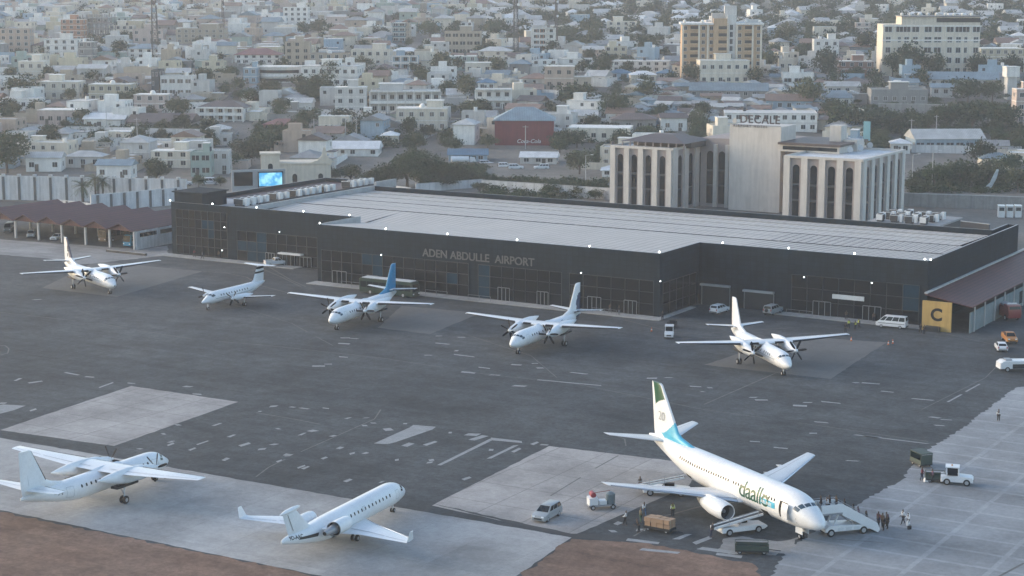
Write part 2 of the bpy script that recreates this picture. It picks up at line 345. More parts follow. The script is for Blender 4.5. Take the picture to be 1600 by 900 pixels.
tag(mk.build("apron_markings"), kind="structure")
# ---- long faded guide lines and lead-in curves
ln = MB()
def line(pts, wd=0.16, z=0.0135, m=M_LINE):
    P = [G(*p) for p in pts]
    for a, b in zip(P, P[1:]):
        k = max(1, int((b - a).length / 4)); d = (b - a).normalized(); nn = Vector((-d.y, d.x, 0)) * wd / 2
        for i in range(k):
            if rnd.random() < 0.10: continue
            p = a.lerp(b, i / k); q = a.lerp(b, (i + 1) / k)
            ln.quad(*[(t.x, t.y, z) for t in (p - nn, q - nn, q + nn, p + nn)], m)
line([(0, 488), (150, 505), (300, 530), (420, 540), (600, 560), (760, 585), (900, 600), (1100, 640), (1300, 668), (1450, 690)])
line([(405, 418), (440, 433), (470, 448)], .22); line([(412, 412), (455, 438), (478, 448)], .22)
line([(316, 424), (350, 426), (385, 433), (410, 447), (455, 459)], .2)
line([(595, 640), (585, 655), (560, 666), (520, 684), (470, 706), (420, 730), (400, 745)], .2)
line([(950, 676), (976, 686), (978, 697), (966, 712), (930, 732), (860, 775)], .2)
line([(1100, 632), (1180, 597), (1230, 575)], .2); line([(1050, 530), (1300, 520), (1350, 518)], .2)
line([(1100, 521), (1240, 512)], .2); line([(976, 500), (1055, 520), (1090, 521)], .2)
line([(0, 555), (12, 552), (14, 545), (8, 540), (-6, 540)], .2)
line([(400, 645), (430, 650), (460, 655), (500, 663)], .2)
line([(1100, 790), (1040, 806), (990, 838)], .25); line([(1230, 845), (1300, 842), (1380, 848)], .2); line([(1540, 912), (1600, 880)], .3)
line([(1470, 520), (1560, 540), (1570, 560), (1540, 590), (1440, 640)], .15)
line([(345, 470), (455, 505), (520, 540)], .14); line([(720, 520), (830, 556), (870, 590)], .14)
tag(ln.build("guide_lines"), kind="structure")
# ================================================================== AIRCRAFT
NAVY = mat("tail_navy", (0.03, 0.045, 0.10), 0.4, var=0.1); SKY = mat("tail_blue", (0.008, 0.20, 0.38), 0.35, var=0.08)
TGREEN = mat("livery_green", (0.006, 0.072, 0.036), 0.4, var=0.1); TCYAN = mat("livery_cyan", (0.06, 0.38, 0.55), 0.4, var=0.15); LGREY = mat("livery_grey", (0.28, 0.31, 0.32), 0.5)
SEAM = mat("panel_seam", (0.38, 0.40, 0.42), 0.5); INLET = mat("inlet_dark", (0.02, 0.022, 0.026), 0.5, 0.3); LIP = mat("polished_lip", (0.62, 0.64, 0.66), 0.25, 0.7, var=0.05)
CABW = mat("cabin_window_dark", (.018, .02, .024), .5, spec=.12)
BLUEG = mat("cockpit_glass", (0.03, 0.06, 0.085), 0.08, spec=0.7)
HOLE = mat("cabin_dark", (0.012, 0.013, 0.015), 0.8)

class Body:                                    # fuselage with a smooth run of elliptical sections
    def __init__(s, st): s.st = st             # (x, zc, half width, half height), x falling from the nose
    def at(s, x):
        st = s.st
        if x >= st[0][0]: return st[0][1:]
        for i in range(len(st) - 1):
            if st[i + 1][0] <= x <= st[i][0]:
                p0 = st[max(i - 1, 0)]; p1 = st[i]; p2 = st[i + 1]; p3 = st[min(i + 2, len(st) - 1)]
                h = p2[0] - p1[0]; t = (x - p1[0]) / h; r = []
                for k in (1, 2, 3):
                    m1 = (p2[k] - p0[k]) / (p2[0] - p0[0]) if p2[0] != p0[0] else 0; m2 = (p3[k] - p1[k]) / (p3[0] - p1[0]) if p3[0] != p1[0] else 0
                    if p2[k] == p1[k]: m1 = m2 = 0
                    r.append((2*t**3-3*t**2+1)*p1[k] + (t**3-2*t**2+t)*h*m1 + (-2*t**3+3*t**2)*p2[k] + (t**3-t**2)*h*m2)
                return r
        return st[-1][1:]
    def pt(s, x, a, off=0.0):                  # a = 0 on top, positive towards the left side (+y)
        zc, hw, hh = s.at(x); return (x, (hw + off) * math.sin(a), zc + (hh + off) * math.cos(a))
    def build(s, parent, m, n=36, step=0.45):
        x = s.st[0][0]; xs_ = []
        while x > s.st[-1][0]: xs_.append(x); x -= step if x < -1.5 else 0.15
        xs_.append(s.st[-1][0])
        b = MB(); b.loft([[s.pt(x, 2 * math.pi * k / n) for k in range(n)] for x in xs_], m)
        return b.build("fuselage", parent, smooth=True, angle=60)
    def patch(s, b, x0, x1, a0, a1, m, off=0.012, nx=3, na=4, taper=0.0, slant=0.0):
        for i in range(nx):
            for j in range(na):
                q = []
                for ii, jj in ((i, j), (i + 1, j), (i + 1, j + 1), (i, j + 1)):
                    ta = jj / na; xx = x0 + (x1 - x0) * ii / nx + slant * ta; q.append(s.pt(xx, a0 + (a1 - a0) * ta, off))
                b.quad(*q, m)
    def decal(s, parent, name, pts2d, faces, x0, a0, side, m, off=0.014):
        b = MB(); v = []
        for tx, ty in pts2d:
            x = x0 + (tx if side < 0 else -tx); hh = s.at(x)[2]
            v.append(s.pt(x, side * (a0 - ty / hh), off))
        b.add(v, faces, m); return b.build(name, parent)
    def lettering(s, parent, name, body, size, x0, a0, side, m, bold=0.0, off=0.014, spacing=1.0, shear=0.0):
        me = text_mesh(body, size, bold=bold, maxedge=0.3, spacing=spacing, shear=shear)
        o = s.decal(parent, name, [(v.co.x, v.co.y) for v in me.vertices], [tuple(p.vertices) for p in me.polygons], x0, a0, side, m, off); bpy.data.meshes.remove(me); return o
FOIL = [(1, 0), (.85, .28), (.6, .75), (.35, 1), (.15, .85), (.05, .55), (0, 0), (.05, -.45), (.15, -.62), (.35, -.7), (.6, -.5), (.85, -.18)]
def foil(sec):                                 # sec = (y, x of leading edge, chord, z, thickness)
    y, xl, c, z, t = sec
    return [(xl - f * c, y, z + g * t * c / 2) for f, g in FOIL]
def lerp_sec(secs, y):
    for a, b in zip(secs, secs[1:]):
        if a[0] <= y <= b[0]:
            t = (y - a[0]) / (b[0] - a[0]); return tuple(p + (q - p) * t for p, q in zip(a, b))
    return secs[-1] if y > secs[-1][0] else secs[0]
def flip(r, s): return [(p[0], p[1] * s, p[2]) for p in r]
def wing(parent, name, secs, m, side, tip=True):
    rr = [flip(foil(q), side) for q in secs]
    if tip:
        y, xl, c, z, t = secs[-1]; rr.append(flip(foil((y + 0.12, xl - c * .2, c * .72, z + .02, t * .5)), side))
    b = MB(); b.loft(rr if side < 0 else [r[::-1] for r in rr], m); return b.build(name, parent, smooth=True, angle=50)
def boot(parent, secs, y0, y1, m, side, depth=0.09):
    rr = []
    for k in range(7):
        y, xl, c, z, t = lerp_sec(secs, y0 + (y1 - y0) * k / 6); t += 0.016 / c
        rr.append(flip([(xl + .012 - f * c, y, z + g * t * c / 2) for f, g in ((depth, .72), (.05, .55), (.015, .32), (0, 0), (.015, -.26), (.05, -.45), (depth, -.55))], side))
    b = MB(); b.loft(rr, m, cap=False, closed=False); return b.build("leading_edge_boot", parent, smooth=True)
def seam(parent, secs, y0, y1, f0, m, side, wd=0.02, name="flap_seam"):
    b = MB(); q = []
    for k in range(5):
        y, xl, c, z, t = lerp_sec(secs, y0 + (y1 - y0) * k / 4); g = .75 * (1 - f0) / .4 if f0 > .6 else 1
        q.append([(xl - (f0 + d) * c, y * side, z + g * t * c / 2 + .012) for d in (-wd, wd)])
    for a, c in zip(q, q[1:]): b.quad(a[0], a[1], c[1], c[0], m)
    return b.build(name, parent)
def fin(parent, secs, tk, paint, nz=34, nx=26, name="fin"):     # secs = (z, x leading, x trailing); paint(x, z, u) -> material
    b = MB()
    def at(z):
        for p, q in zip(secs, secs[1:]):
            if z <= q[0]:
                t = (z - p[0]) / (q[0] - p[0]); return p[1] + (q[1] - p[1]) * t, p[2] + (q[2] - p[2]) * t
        return secs[-1][1:]
    z0, z1 = secs[0][0], secs[-1][0]
    def y(u, z): return tk * (1 - .45 * (z - z0) / (z1 - z0)) * (math.sqrt(max(u, 0)) * (1 - u) * 2.6 + 0.02)
    for s in (1, -1):
        for i in range(nz):
            for j in range(nx):
                q = []
                for ii, jj in ((i, j), (i + 1, j), (i + 1, j + 1), (i, j + 1)):
                    z = z0 + (z1 - z0) * ii / nz; a, c = at(z); u = jj / nx; q.append((a + (c - a) * u, s * y(u, z), z))
                cx = sum(p[0] for p in q) / 4; cz = sum(p[2] for p in q) / 4
                b.quad(*(q if s > 0 else q[::-1]), paint(cx, cz, (j + .5) / nx))
    a, c = at(z1); top = [(a + (c - a) * u / 8, y(u / 8, z1), z1) for u in range(9)] + [(a + (c - a) * u / 8, -y(u / 8, z1), z1) for u in range(8, -1, -1)]
    b.poly(top, paint(a, z1 + .1, .5)); return b.build(name, parent, smooth=True, angle=60)
def nacelle(parent, st, y, m, n=18, name="engine_nacelle", flat=0.0, caps=True):   # st = (x, z, half width, half height)
    rr = []
    for x, z, hw, hh in st:
        rr.append([(x, y + hw * math.sin(a), z + hh * math.cos(a) * (1 - flat * (math.cos(a) < 0))) for a in (2 * math.pi * k / n for k in range(n))])
    b = MB(); b.loft(rr, m, cap=caps); return b.build(name, parent, smooth=True, angle=45)
def wheels(parent, x, y, r, wd, gap):
    for s in (-1, 1):
        yy = y + s * gap / 2; b = MB(); n = 18
        pr = [(-wd / 2, r * .82), (-wd * .38, r * .97), (0, r), (wd * .38, r * .97), (wd / 2, r * .82)]
        b.loft([[(x + q * math.cos(t), yy + o, r + q * math.sin(t)) for t in (2 * math.pi * k / n for k in range(n))] for o, q in pr], TYRE)
        b.tube((x, yy - wd / 2 - .01, r), (x, yy + wd / 2 + .01, r), r * .5, r * .5, RIM, 14)
        b.build("wheel", parent, smooth=True, angle=40)
def gear(parent, name, x, y, ztop, r, wd, gap, lean=0.0, door=None, brace=0.9):
    b = MB(); b.tube((x, y, r), (x + lean, y, ztop), .085, .11, OFFWH, 10); b.bar((x, y, ztop * .45), (x - brace, y, ztop), .07, STEEL)
    b.tube((x, y - gap / 2, r), (x, y + gap / 2, r), .06, .06, STEEL, 8); g = b.build(name, parent, smooth=True)
    wheels(g, x, y, r, wd, gap)
    if door:
        d = MB(); d.box(x - door[0] / 2, x + door[0] / 2, y - door[1] - .03, y - door[1], door[2], door[3], WHITE); d.build("gear_door", g)
    return g
def propeller(parent, x, y, z, rad, nb, phase, spin=0.34, bl=BLACK, chord=.36):
    b = MB(); n = 12; b.loft([[(x + dx, y + q * math.sin(a), z + q * math.cos(a)) for a in (2 * math.pi * k / n for k in range(n))] for dx, q in ((-.25, spin), (.1, spin * .95), (.4, spin * .6), (.55, .02))], WHITE)
    p = b.build("propeller", parent, smooth=True)
    for k in range(nb):
        a = phase + 2 * math.pi * k / nb; er = Vector((0, math.sin(a), math.cos(a))); et = Vector((0, math.cos(a), -math.sin(a))); c = Vector((x, y, z)); rr = []
        for f, ch, tw in ((.14, .5, 60), (.3, 1.0, 45), (.6, 1.05, 30), (.88, .85, 20), (1.0, .45, 16)):
            d = et * math.cos(R(tw)) + Vector((1, 0, 0)) * math.sin(R(tw)); nn = d.cross(er); h = chord * ch / 2
            rr.append([c + er * (rad * f) + d * h, c + er * (rad * f) + nn * .03, c + er * (rad * f) - d * h, c + er * (rad * f) - nn * .03])
        q = MB(); q.loft(rr, bl); q.build("blade", p, smooth=True)
    return p
def cabin_windows(parent, body, xs_, a, wd, hh_, m=CABW, sides=(1, -1)):
    for s in sides:
        for x in xs_:
            b = MB(); h = body.at(x)[2]; da = hh_ / h / 2
            v = [body.pt(x + dx * wd / 2, s * (a + dy * da), .012) for dx, dy in ((-.5, -1), (.5, -1), (1, -.55), (1, .55), (.5, 1), (-.5, 1), (-1, .55), (-1, -.55))]
            b.poly(v if s > 0 else v[::-1], m); b.build("cabin_window", parent)
def door_outline(parent, body, x0, x1, a0, a1, s, m=SEAM, t=.05, name="door"):
    b = MB(); h = body.at(x0)[2]; dt = t / h
    body.patch(b, x0, x1, s * a0, s * (a0 + dt), m, .013, 2, 1); body.patch(b, x0, x1, s * a1, s * (a1 - dt), m, .013, 2, 1)
    body.patch(b, x0, x0 + t, s * a0, s * a1, m, .013, 1, 5); body.patch(b, x1 - t, x1, s * a0, s * a1, m, .013, 1, 5)
    b.build(name, parent)

# ------------------------------------------------------------------ twin turboprop with high wing and six-blade propellers
F50W = [(0, -9.5, 3.6, 3.72, .17), (3.6, -9.5, 3.55, 3.74, .17), (9, -9.95, 2.6, 3.98, .15), (14.45, -10.4, 1.5, 4.24, .13)]
def fokker(label, pos, head, finpaint, radome=False, rear_boot=True, finlabel=None, finboot=True, blade=BLACK):
    t = thing("turboprop_airliner", label, "aircraft", pos, head, "high wing turboprop airliners on the apron")
    B = Body([(0, 1.95, .05, .05), (-.35, 1.96, .36, .34), (-.9, 2.0, .68, .66), (-1.6, 2.14, .95, .97), (-2.3, 2.3, 1.15, 1.2), (-3.2, 2.4, 1.3, 1.31), (-4.2, 2.42, 1.35, 1.35), (-16, 2.42, 1.35, 1.35), (-18, 2.52, 1.26, 1.25), (-20, 2.72, 1.0, 1.05), (-22, 2.95, .70, .78), (-24, 3.12, .38, .46), (-25.25, 3.2, .08, .16)])
    fu = B.build(t, WHITE)
    if radome:
        b = MB(); b.ball((-.02, 0, 1.95), .13, BLACK); b.build("nose_cap", t, smooth=True)
    for s in (1, -1):                          # cockpit panes
        for a0, a1, x0, x1, sl in ((.06, .52, -1.72, -2.05, -.1), (.58, .95, -1.85, -2.35, -.2), (1.0, 1.28, -2.1, -2.7, -.1)):
            b = MB(); B.patch(b, x0 + .0, x1, s * a0, s * a1, BLUEG, .015, 3, 4, slant=sl); b.build("cockpit_window", t)
    cabin_windows(t, B, [-5.2 - .78 * k for k in range(4)] + [-8.9 - .78 * k for k in range(11)], 1.22, .27, .38)
    door_outline(t, B, -3.3, -4.1, .95, 1.95, 1); door_outline(t, B, -18.0, -19.0, 1.0, 2.1, -1, name="rear_door"); door_outline(t, B, -18.0, -18.9, 1.0, 2.0, 1, name="rear_door"); door_outline(t, B, -3.4, -4.4, 1.0, 2.0, -1, name="service_door")
    b = MB(); b.loft([[(-8.2, y, z) for y, z in ((-.5, 3.5), (0, 3.68), (.5, 3.5))], [(-9.3, y, z) for y, z in ((-1.1, 3.3), (0, 3.98), (1.1, 3.3))], [(-12.5, y, z) for y, z in ((-1.1, 3.3), (0, 4.0), (1.1, 3.3))], [(-15.2, y, z) for y, z in ((-.4, 3.4), (0, 3.72), (.4, 3.4))]], WHITE); b.build("wing_fairing", t, smooth=True)
    for s in (-1, 1):
        w_ = wing(t, "wing", F50W, WHITE, s)
        boot(w_, F50W, 1.35, 2.85, BLACK, s, .13); boot(w_, F50W, 4.4, 14.3, DARK if blade is BLACK else BLACK, s, .035)
        seam(w_, F50W, 1.5, 9.4, .74, SEAM, s); seam(w_, F50W, 9.8, 14.2, .74, SEAM, s, name="aileron_seam")
        y = 3.6 * s
        nc = nacelle(t, [(-6.55, 3.0, .36, .36), (-6.85, 2.98, .50, .55), (-7.6, 2.98, .60, .68), (-9.2, 3.1, .70, .92), (-11.5, 3.22, .70, 1.0), (-13.4, 3.4, .62, .80), (-15.2, 3.6, .36, .42), (-16.6, 3.75, .06, .06)], y, WHITE)
        b = MB(); b.tube((-6.84, y, 2.52), (-7.2, y, 2.55), .22, .2, INLET, 10); b.build("air_intake", nc)
        b = MB(); b.box(-13.9, -10.2, y - .5, y + .5, 2.13, 2.4, INLET); b.build("gear_bay", nc)
        propeller(t, -6.4, y, 3.0, 1.83, 6, .15 + .3 * s, bl=blade)
        gear(t, "main_gear", -12.2, y, 2.5, .48, .26, .5, .1)
        h = [(0, -22.0, 2.5, 4.0, .12), (1, -22.2, 2.3, 4.08, .12), (4.85, -23.2, 1.25, 4.36, .11)]
        hh = wing(t, "tailplane", h, WHITE, s); boot(hh, h, .9, 4.8, DARK, s, .05); seam(hh, h, .6, 4.7, .62, SEAM, s)
    gear(t, "nose_gear", -2.6, 0, 1.4, .36, .2, .42, .1, brace=.7)
    FS = [(3.4, -16.6, -24.9), (3.75, -18.4, -25.0), (4.25, -20.4, -25.1), (4.6, -21.15, -25.15), (8.45, -23.3, -25.25), (8.62, -23.7, -25.2)]
    f_ = fin(t, FS, .34, finpaint)
    if finboot:
        for s in (1,):
            b = MB(); q = []
            for k in range(7):
                z = 4.9 + 3.4 * k / 6; xl = -21.3 - (z - 4.6) * .558
                q.append([(xl - .34, .14, z), (xl - .1, .09, z), (xl + .1, 0, z), (xl - .1, -.09, z), (xl - .34, -.14, z)])
            b.loft(q, BLACK, cap=False, closed=False); b.build("fin_boot", f_, smooth=True)
    b = MB()
    for s in (1, -1): b.quad((-24.05, s * .2, 4.5), (-24.11, s * .2, 4.5), (-24.41, s * .13, 8.2), (-24.35, s * .13, 8.2), SEAM)
    b.build("rudder_seam", f_)
    return t, B
def at_px(nx_, ny_): return G(nx_, ny_)
fp_white = lambda x, z, u: WHITE
P1 = (-76.60, 353.54); P3 = (-31.66, 316.61); P4 = (-.24, 295.86); P5 = (42.69, 279.29); P6 = (-42.7, 223.9)
def fp1(x, z, u):
    return WHITE if not (u < .20 and z > 4.8) else NAVY
t, B = fokker("white turboprop with black letters and dark edge on its fin, standing before the car shelters", (*P1, 0), R(-54.9), fp1, radome=True, finboot=False)
for s in (1, -1):
    text_obj("fin_lettering", "E", 1.5, BLACK, t, (-23.0 if s < 0 else -24.4, s * .29, 6.0), (R(90), 0, 0) if s < 0 else (R(90), 0, R(180)), bold=.05); text_obj("fin_lettering", "F", .9, BLACK, t, (-22.9 if s < 0 else -24.0, s * .33, 4.9), (R(90), 0, 0) if s < 0 else (R(90), 0, R(180)), bold=.05)
b = MB()
for s in (1, -1): B.patch(b, -3.6, -17.5, s * 1.5, s * 1.56, LGREY, .013, 14, 1)
b.build("cheat_line", t)
t, B = fokker("white turboprop with an all blue fin and dorsal fillet in front of the bus", (*P3, 0), R(-113.7), lambda x, z, u: SKY, finboot=False)
def fp4(x, z, u):
    return NAVY if (u > .52 + .1 * math.sin(z * 2) and z < 7.0) else WHITE
t, B = fokker("white turboprop with navy lower rudder and round emblem, parked below the airport lettering", (*P4, 0), R(-118.6), fp4, finboot=False)
for s in (1, -1):
    b = MB(); b.tube((-23.6, s * .12, 6.1), (-23.6, s * .24, 6.1), .5, .5, NAVY, 20); b.build("fin_emblem", t)
    b = MB(); B.patch(b, -22.4, -24.6, s * 1.3, s * 2.5, NAVY, .013, 4, 4, slant=-.3); b.build("tail_band", t)
    b = MB(); B.patch(b, -16.3, -16.9, s * .7, s * .78, NAVY, .013, 2, 1); b.build("tail_marking", t)
t, B = fokker("all white turboprop with plain fin and grey sill stripe, right of the small tug", (*P5, 0), R(-75.9), fp_white, finboot=False)
b = MB()
for s in (1, -1):
    B.patch(b, -3.4, -18.5, s * 1.5, s * 1.56, LGREY, .013, 14, 1)
b.build("cheat_line", t)
t, B = fokker("all white turboprop with a black fin edge, seen from behind on pale concrete", (*P6, 0), R(60.2), lambda x, z, u: BLACK if (u < .085 and 4.7 < z < 8.4) else WHITE, finboot=False)
for s in (1, -1): B.lettering(t, "registration", "YI-JXJ", .55, -20.9 if s < 0 else -19.2, 1.58, s, DARK, bold=.01)

# ------------------------------------------------------------------ low wing narrow-body jet being loaded
t = thing("passenger_jet", "white jet airliner with green name on its side, boarding beside the passenger stairs", "aircraft", (33.73, 194.02, 0), R(-62.9))
B = Body([(0, 2.55, .06, .06), (-.3, 2.57, .50, .46), (-.9, 2.66, .90, .82), (-1.7, 2.82, 1.2, 1.15), (-2.6, 3.02, 1.46, 1.5), (-3.7, 3.2, 1.68, 1.8), (-5.2, 3.28, 1.83, 1.96), (-7, 3.3, 1.88, 2.0), (-22.5, 3.3, 1.88, 2.0), (-25.5, 3.46, 1.77, 1.83), (-28.5, 3.8, 1.45, 1.46), (-31.5, 4.2, 1.0, 1.05), (-34.2, 4.52, .55, .62), (-35.8, 4.66, .2, .28), (-36.2, 4.68, .1, .16)])
B.build(t, WHITE, 44)
for s in (1, -1):
    for a0, a1, x0, x1, sl in ((.05, .50, -2.12, -2.55, -.12), (.56, .92, -2.28, -2.85, -.28), (.97, 1.25, -2.6, -3.35, -.2)):
        b = MB(); B.patch(b, x0, x1, s * a0, s * a1, BLUEG, .015, 3, 4, slant=sl); b.build("cockpit_window", t)
cabin_windows(t, B, [-15.9 - .508 * k for k in range(22)] + [-13.3 - .508 * k for k in range(4)], 1.22, .25, .36, sides=(1, -1))
cabin_windows(t, B, [-6.75 - .508 * k for k in range(5)], 1.22, .25, .36, sides=(1, -1))
JW = [(0, -12.6, 7.7, 1.95, .14), (1.85, -13.3, 7.0, 2.05, .14), (4.9, -15.3, 4.7, 2.5, .125), (9.5, -18.2, 3.1, 3.05, .115), (14.5, -21.35, 1.7, 3.65, .105)]
for s in (-1, 1):
    w_ = wing(t, "wing", JW, OFFWH, s); boot(w_, JW, 2.0, 14.3, LIP, s, .05)
    seam(w_, JW, 2.0, 9.6, .68, SEAM, s); seam(w_, JW, 9.8, 13.6, .72, SEAM, s, name="aileron_seam")
    for y in (3.4, 7.0, 9.6):
        q = lerp_sec(JW, y); b = MB(); b.loft([[(q[1] - q[2] * .55 - d, s * y + r_ * math.sin(a), q[3] - .25 + r_ * 1.2 * math.cos(a)) for a in (2 * math.pi * k / 8 for k in range(8))] for d, r_ in ((0, .03), (.6, .2), (1.6, .22), (2.6, .03))], OFFWH); b.build("flap_fairing", w_, smooth=True)
    y = 4.85 * s
    en = nacelle(t, [(-11.35, 1.72, .86, .86), (-11.25, 1.72, .93, .93), (-11.5, 1.72, 1.04, 1.04), (-12.5, 1.74, 1.13, 1.12), (-14.0, 1.78, 1.1, 1.08), (-15.4, 1.84, .88, .85), (-16.0, 1.86, .72, .70)], y, WHITE, 26, "engine", .1, caps=False)
    b = MB(); n = 26
    b.loft([[(x, y + r_ * math.sin(a), 1.72 + r_ * math.cos(a)) for a in (2 * math.pi * k / n for k in range(n))] for x, r_ in ((-11.34, .86), (-11.8, .80), (-12.3, .80))], LIP, cap=False); b.build("inlet_lip", en, smooth=True)
    b = MB(); b.tube((-12.2, y, 1.72), (-12.25, y, 1.72), .80, .80, INLET, 26); b.loft([[(x, y + r_ * math.sin(a), 1.72 + r_ * math.cos(a)) for a in (2 * math.pi * k / 14 for k in range(14))] for x, r_ in ((-12.2, .24), (-11.95, .17), (-11.75, .02))], STEEL); b.build("fan", en, smooth=True)
    b = MB(); b.loft([[(x, y + r_ * math.sin(a), 1.87 + r_ * math.cos(a)) for a in (2 * math.pi * k / 18 for k in range(18))] for x, r_ in ((-15.6, .62), (-16.6, .5), (-17.3, .2), (-17.7, .03))], STEEL); b.build("exhaust_cone", en, smooth=True)
    b = MB(); b.loft([[(-12.2, y - .1, 2.7), (-12.2, y + .1, 2.7), (-12.4, y + .1, 2.85), (-12.4, y - .1, 2.85)], [(-15.2, y - .18, 2.2), (-15.2, y + .18, 2.2), (-15.0, y + .18, 2.95), (-15.0, y - .18, 2.95)], [(-17.5, y - .1, 2.1), (-17.5, y + .1, 2.1), (-17.5, y + .1, 2.4), (-17.5, y - .1, 2.4)]], WHITE); b.build("pylon", en, smooth=True)
    gear(t, "main_gear", -18.3, 2.6 * s, 2.0, .51, .36, .8, .1, brace=.6)
    h = [(0, -31.3, 4.3, 4.75, .1), (.6, -31.6, 4.0, 4.82, .1), (6.4, -35.0, 1.6, 5.55, .09)]
    hh = wing(t, "tailplane", h, OFFWH, s); seam(hh, h, .8, 6.2, .68, SEAM, s)
g_ = gear(t, "nose_gear", -3.95, 0, 1.7, .34, .2, .42, .1, brace=.7)
for s in (-1, 1):
    d = MB(); d.box(-4.5, -3.2, s * .42 - .02, s * .42 + .02, .72, 1.45, WHITE); d.build("gear_door", g_)
def fp7(x, z, u):
    if .10 < u < .80 and z > 8.75 + 1.15 * max(0, 1 - (u - .1) / .7) ** .6: return TGREEN
    if u < .72 and z < 5.65 + 1.75 * (1 - u / .72) ** 1.5: return TCYAN
    return WHITE
FS = [(4.9, -23.6, -34.9), (5.35, -26.2, -35.0), (5.8, -28.6, -35.1), (6.2, -29.4, -35.15), (11.5, -33.3, -35.75), (11.65, -33.8, -35.75)]
f_ = fin(t, FS, .42, fp7, 60, 44)
for s in (1, -1):
    text_obj("fin_lettering", "20", 1.55, LGREY, t, (-33.6 if s < 0 else -32.0, s * .41, 7.25), (R(90), 0, 0) if s < 0 else (R(90), 0, R(180)), bold=-.005)
    o1 = B.lettering(t, "airline_name", "daallo", 2.75, -13.6 if s < 0 else -9.0, 1.80, s, TGREEN, bold=.03, spacing=.92)
    b = MB(); B.patch(b, -9.35, -6.5, s * 1.38, s * 1.72, TCYAN, .012, 5, 3); b.build("name_panel", t)
    B.lettering(t, "airline_subtitle", "AIRLINES", .52, -9.2 if s < 0 else -6.65, 1.66, s, WHITE, bold=.01, off=.02)
b = MB(); B.patch(b, -5.75, -4.45, -1.10, -2.06, HOLE, .016, 3, 6); b.build("service_doorway", t)
b = MB(); B.patch(b, -4.85, -3.85, -1.14, -2.0, WHITE, .42, 3, 6); B.patch(b, -4.85, -3.85, -1.14, -2.0, OFFWH, .34, 3, 6); b.build("open_service_door", t)
b = MB(); B.patch(b, -9.6, -8.2, -2.12, -2.62, HOLE, .016, 3, 4); b.build("cargo_doorway", t)
b = MB(); B.patch(b, -25.3, -24.1, -2.1, -2.6, HOLE, .016, 3, 4); b.build("cargo_doorway", t)
b = MB(); B.patch(b, -4.7, -3.85, 1.10, 1.95, HOLE, .016, 3, 6); b.build("boarding_doorway", t)
b = MB(); B.patch(b, -3.8, -2.95, 1.12, 1.92, WHITE, .40, 3, 6); B.patch(b, -3.8, -2.95, 1.12, 1.92, OFFWH, .32, 3, 6); b.build("open_boarding_door", t)
b = MB()
for q in (1.75, 2.05): B.patch(b, -2.95, -3.05, -q, -q - .05, DARK, .014, 1, 1)
b.build("static_port", t)
JET = t

# ------------------------------------------------------------------ small twin turboprop with T-tail
t = thing("commuter_aircraft", "small white T-tail turboprop with black banded fin, smallest aircraft on the apron", "aircraft", (-57.19, 336.65, 0), R(-119.2))
B = Body([(0, 1.62, .05, .05), (-.5, 1.68, .26, .26), (-1.4, 1.84, .58, .58), (-2.4, 2.02, .86, .92), (-3.3, 2.12, 1.05, 1.09), (-4.3, 2.15, 1.14, 1.14), (-12.2, 2.15, 1.14, 1.14), (-14.5, 2.32, 1.0, 1.0), (-17, 2.65, .62, .66), (-18.8, 2.9, .25, .32), (-19.4, 2.95, .08, .1)])
B.build(t, WHITE)
b = MB(); b.ball((-.02, 0, 1.62), .11, BLACK); b.build("nose_cap", t, smooth=True)
for s in (1, -1):
    for a0, a1, x0, x1, sl in ((.06, .60, -1.95, -2.4, -.2), (.68, 1.15, -2.2, -2.95, -.2)):
        b = MB(); B.patch(b, x0, x1, s * a0, s * a1, BLUEG, .015, 3, 4, slant=sl); b.build("cockpit_window", t)
cabin_windows(t, B, [-4.6 - .8 * k for k in range(11)], 1.2, .26, .34)
EW = [(0, -7.3, 2.9, 1.5, .16), (1.1, -7.35, 2.8, 1.55, .16), (3.3, -7.5, 2.4, 1.75, .15), (9.8, -8.35, 1.4, 2.45, .13)]
b = MB()
for s in (-1, 1):
    B.patch(b, -3.0, -14.5, s * 1.62, s * 1.70, LGREY, .012, 12, 1)
    w_ = wing(t, "wing", EW, WHITE, s); boot(w_, EW, 3.9, 9.7, BLACK, s, .05)
    y = 3.3 * s; nc = nacelle(t, [(-5.3, 1.95, .26, .28), (-5.7, 1.95, .40, .46), (-7.0, 1.95, .46, .52), (-9.2, 1.92, .44, .46), (-11.2, 1.98, .12, .14)], y, WHITE)
    propeller(t, -5.2, y, 1.95, 1.6, 4, .1 + .4 * s, .26); gear(t, "main_gear", -8.6, y, 1.6, .38, .22, .42, brace=.5)
    h = [(0, -17.0, 1.9, 6.25, .1), (3.45, -17.6, 1.1, 6.35, .1)]; wing(t, "tailplane", h, WHITE, s)
b.build("cheat_line", t)
gear(t, "nose_gear", -1.9, 0, 1.2, .28, .16, .3, brace=.5)
fin(t, [(2.7, -13.2, -18.9), (3.1, -14.9, -19.0), (3.6, -15.8, -19.1), (6.15, -17.1, -19.2), (6.25, -17.1, -19.2)], .26, lambda x, z, u: BLACK if (5.55 < z < 5.95 or 4.75 < z < 5.1) else WHITE, 40, 16)

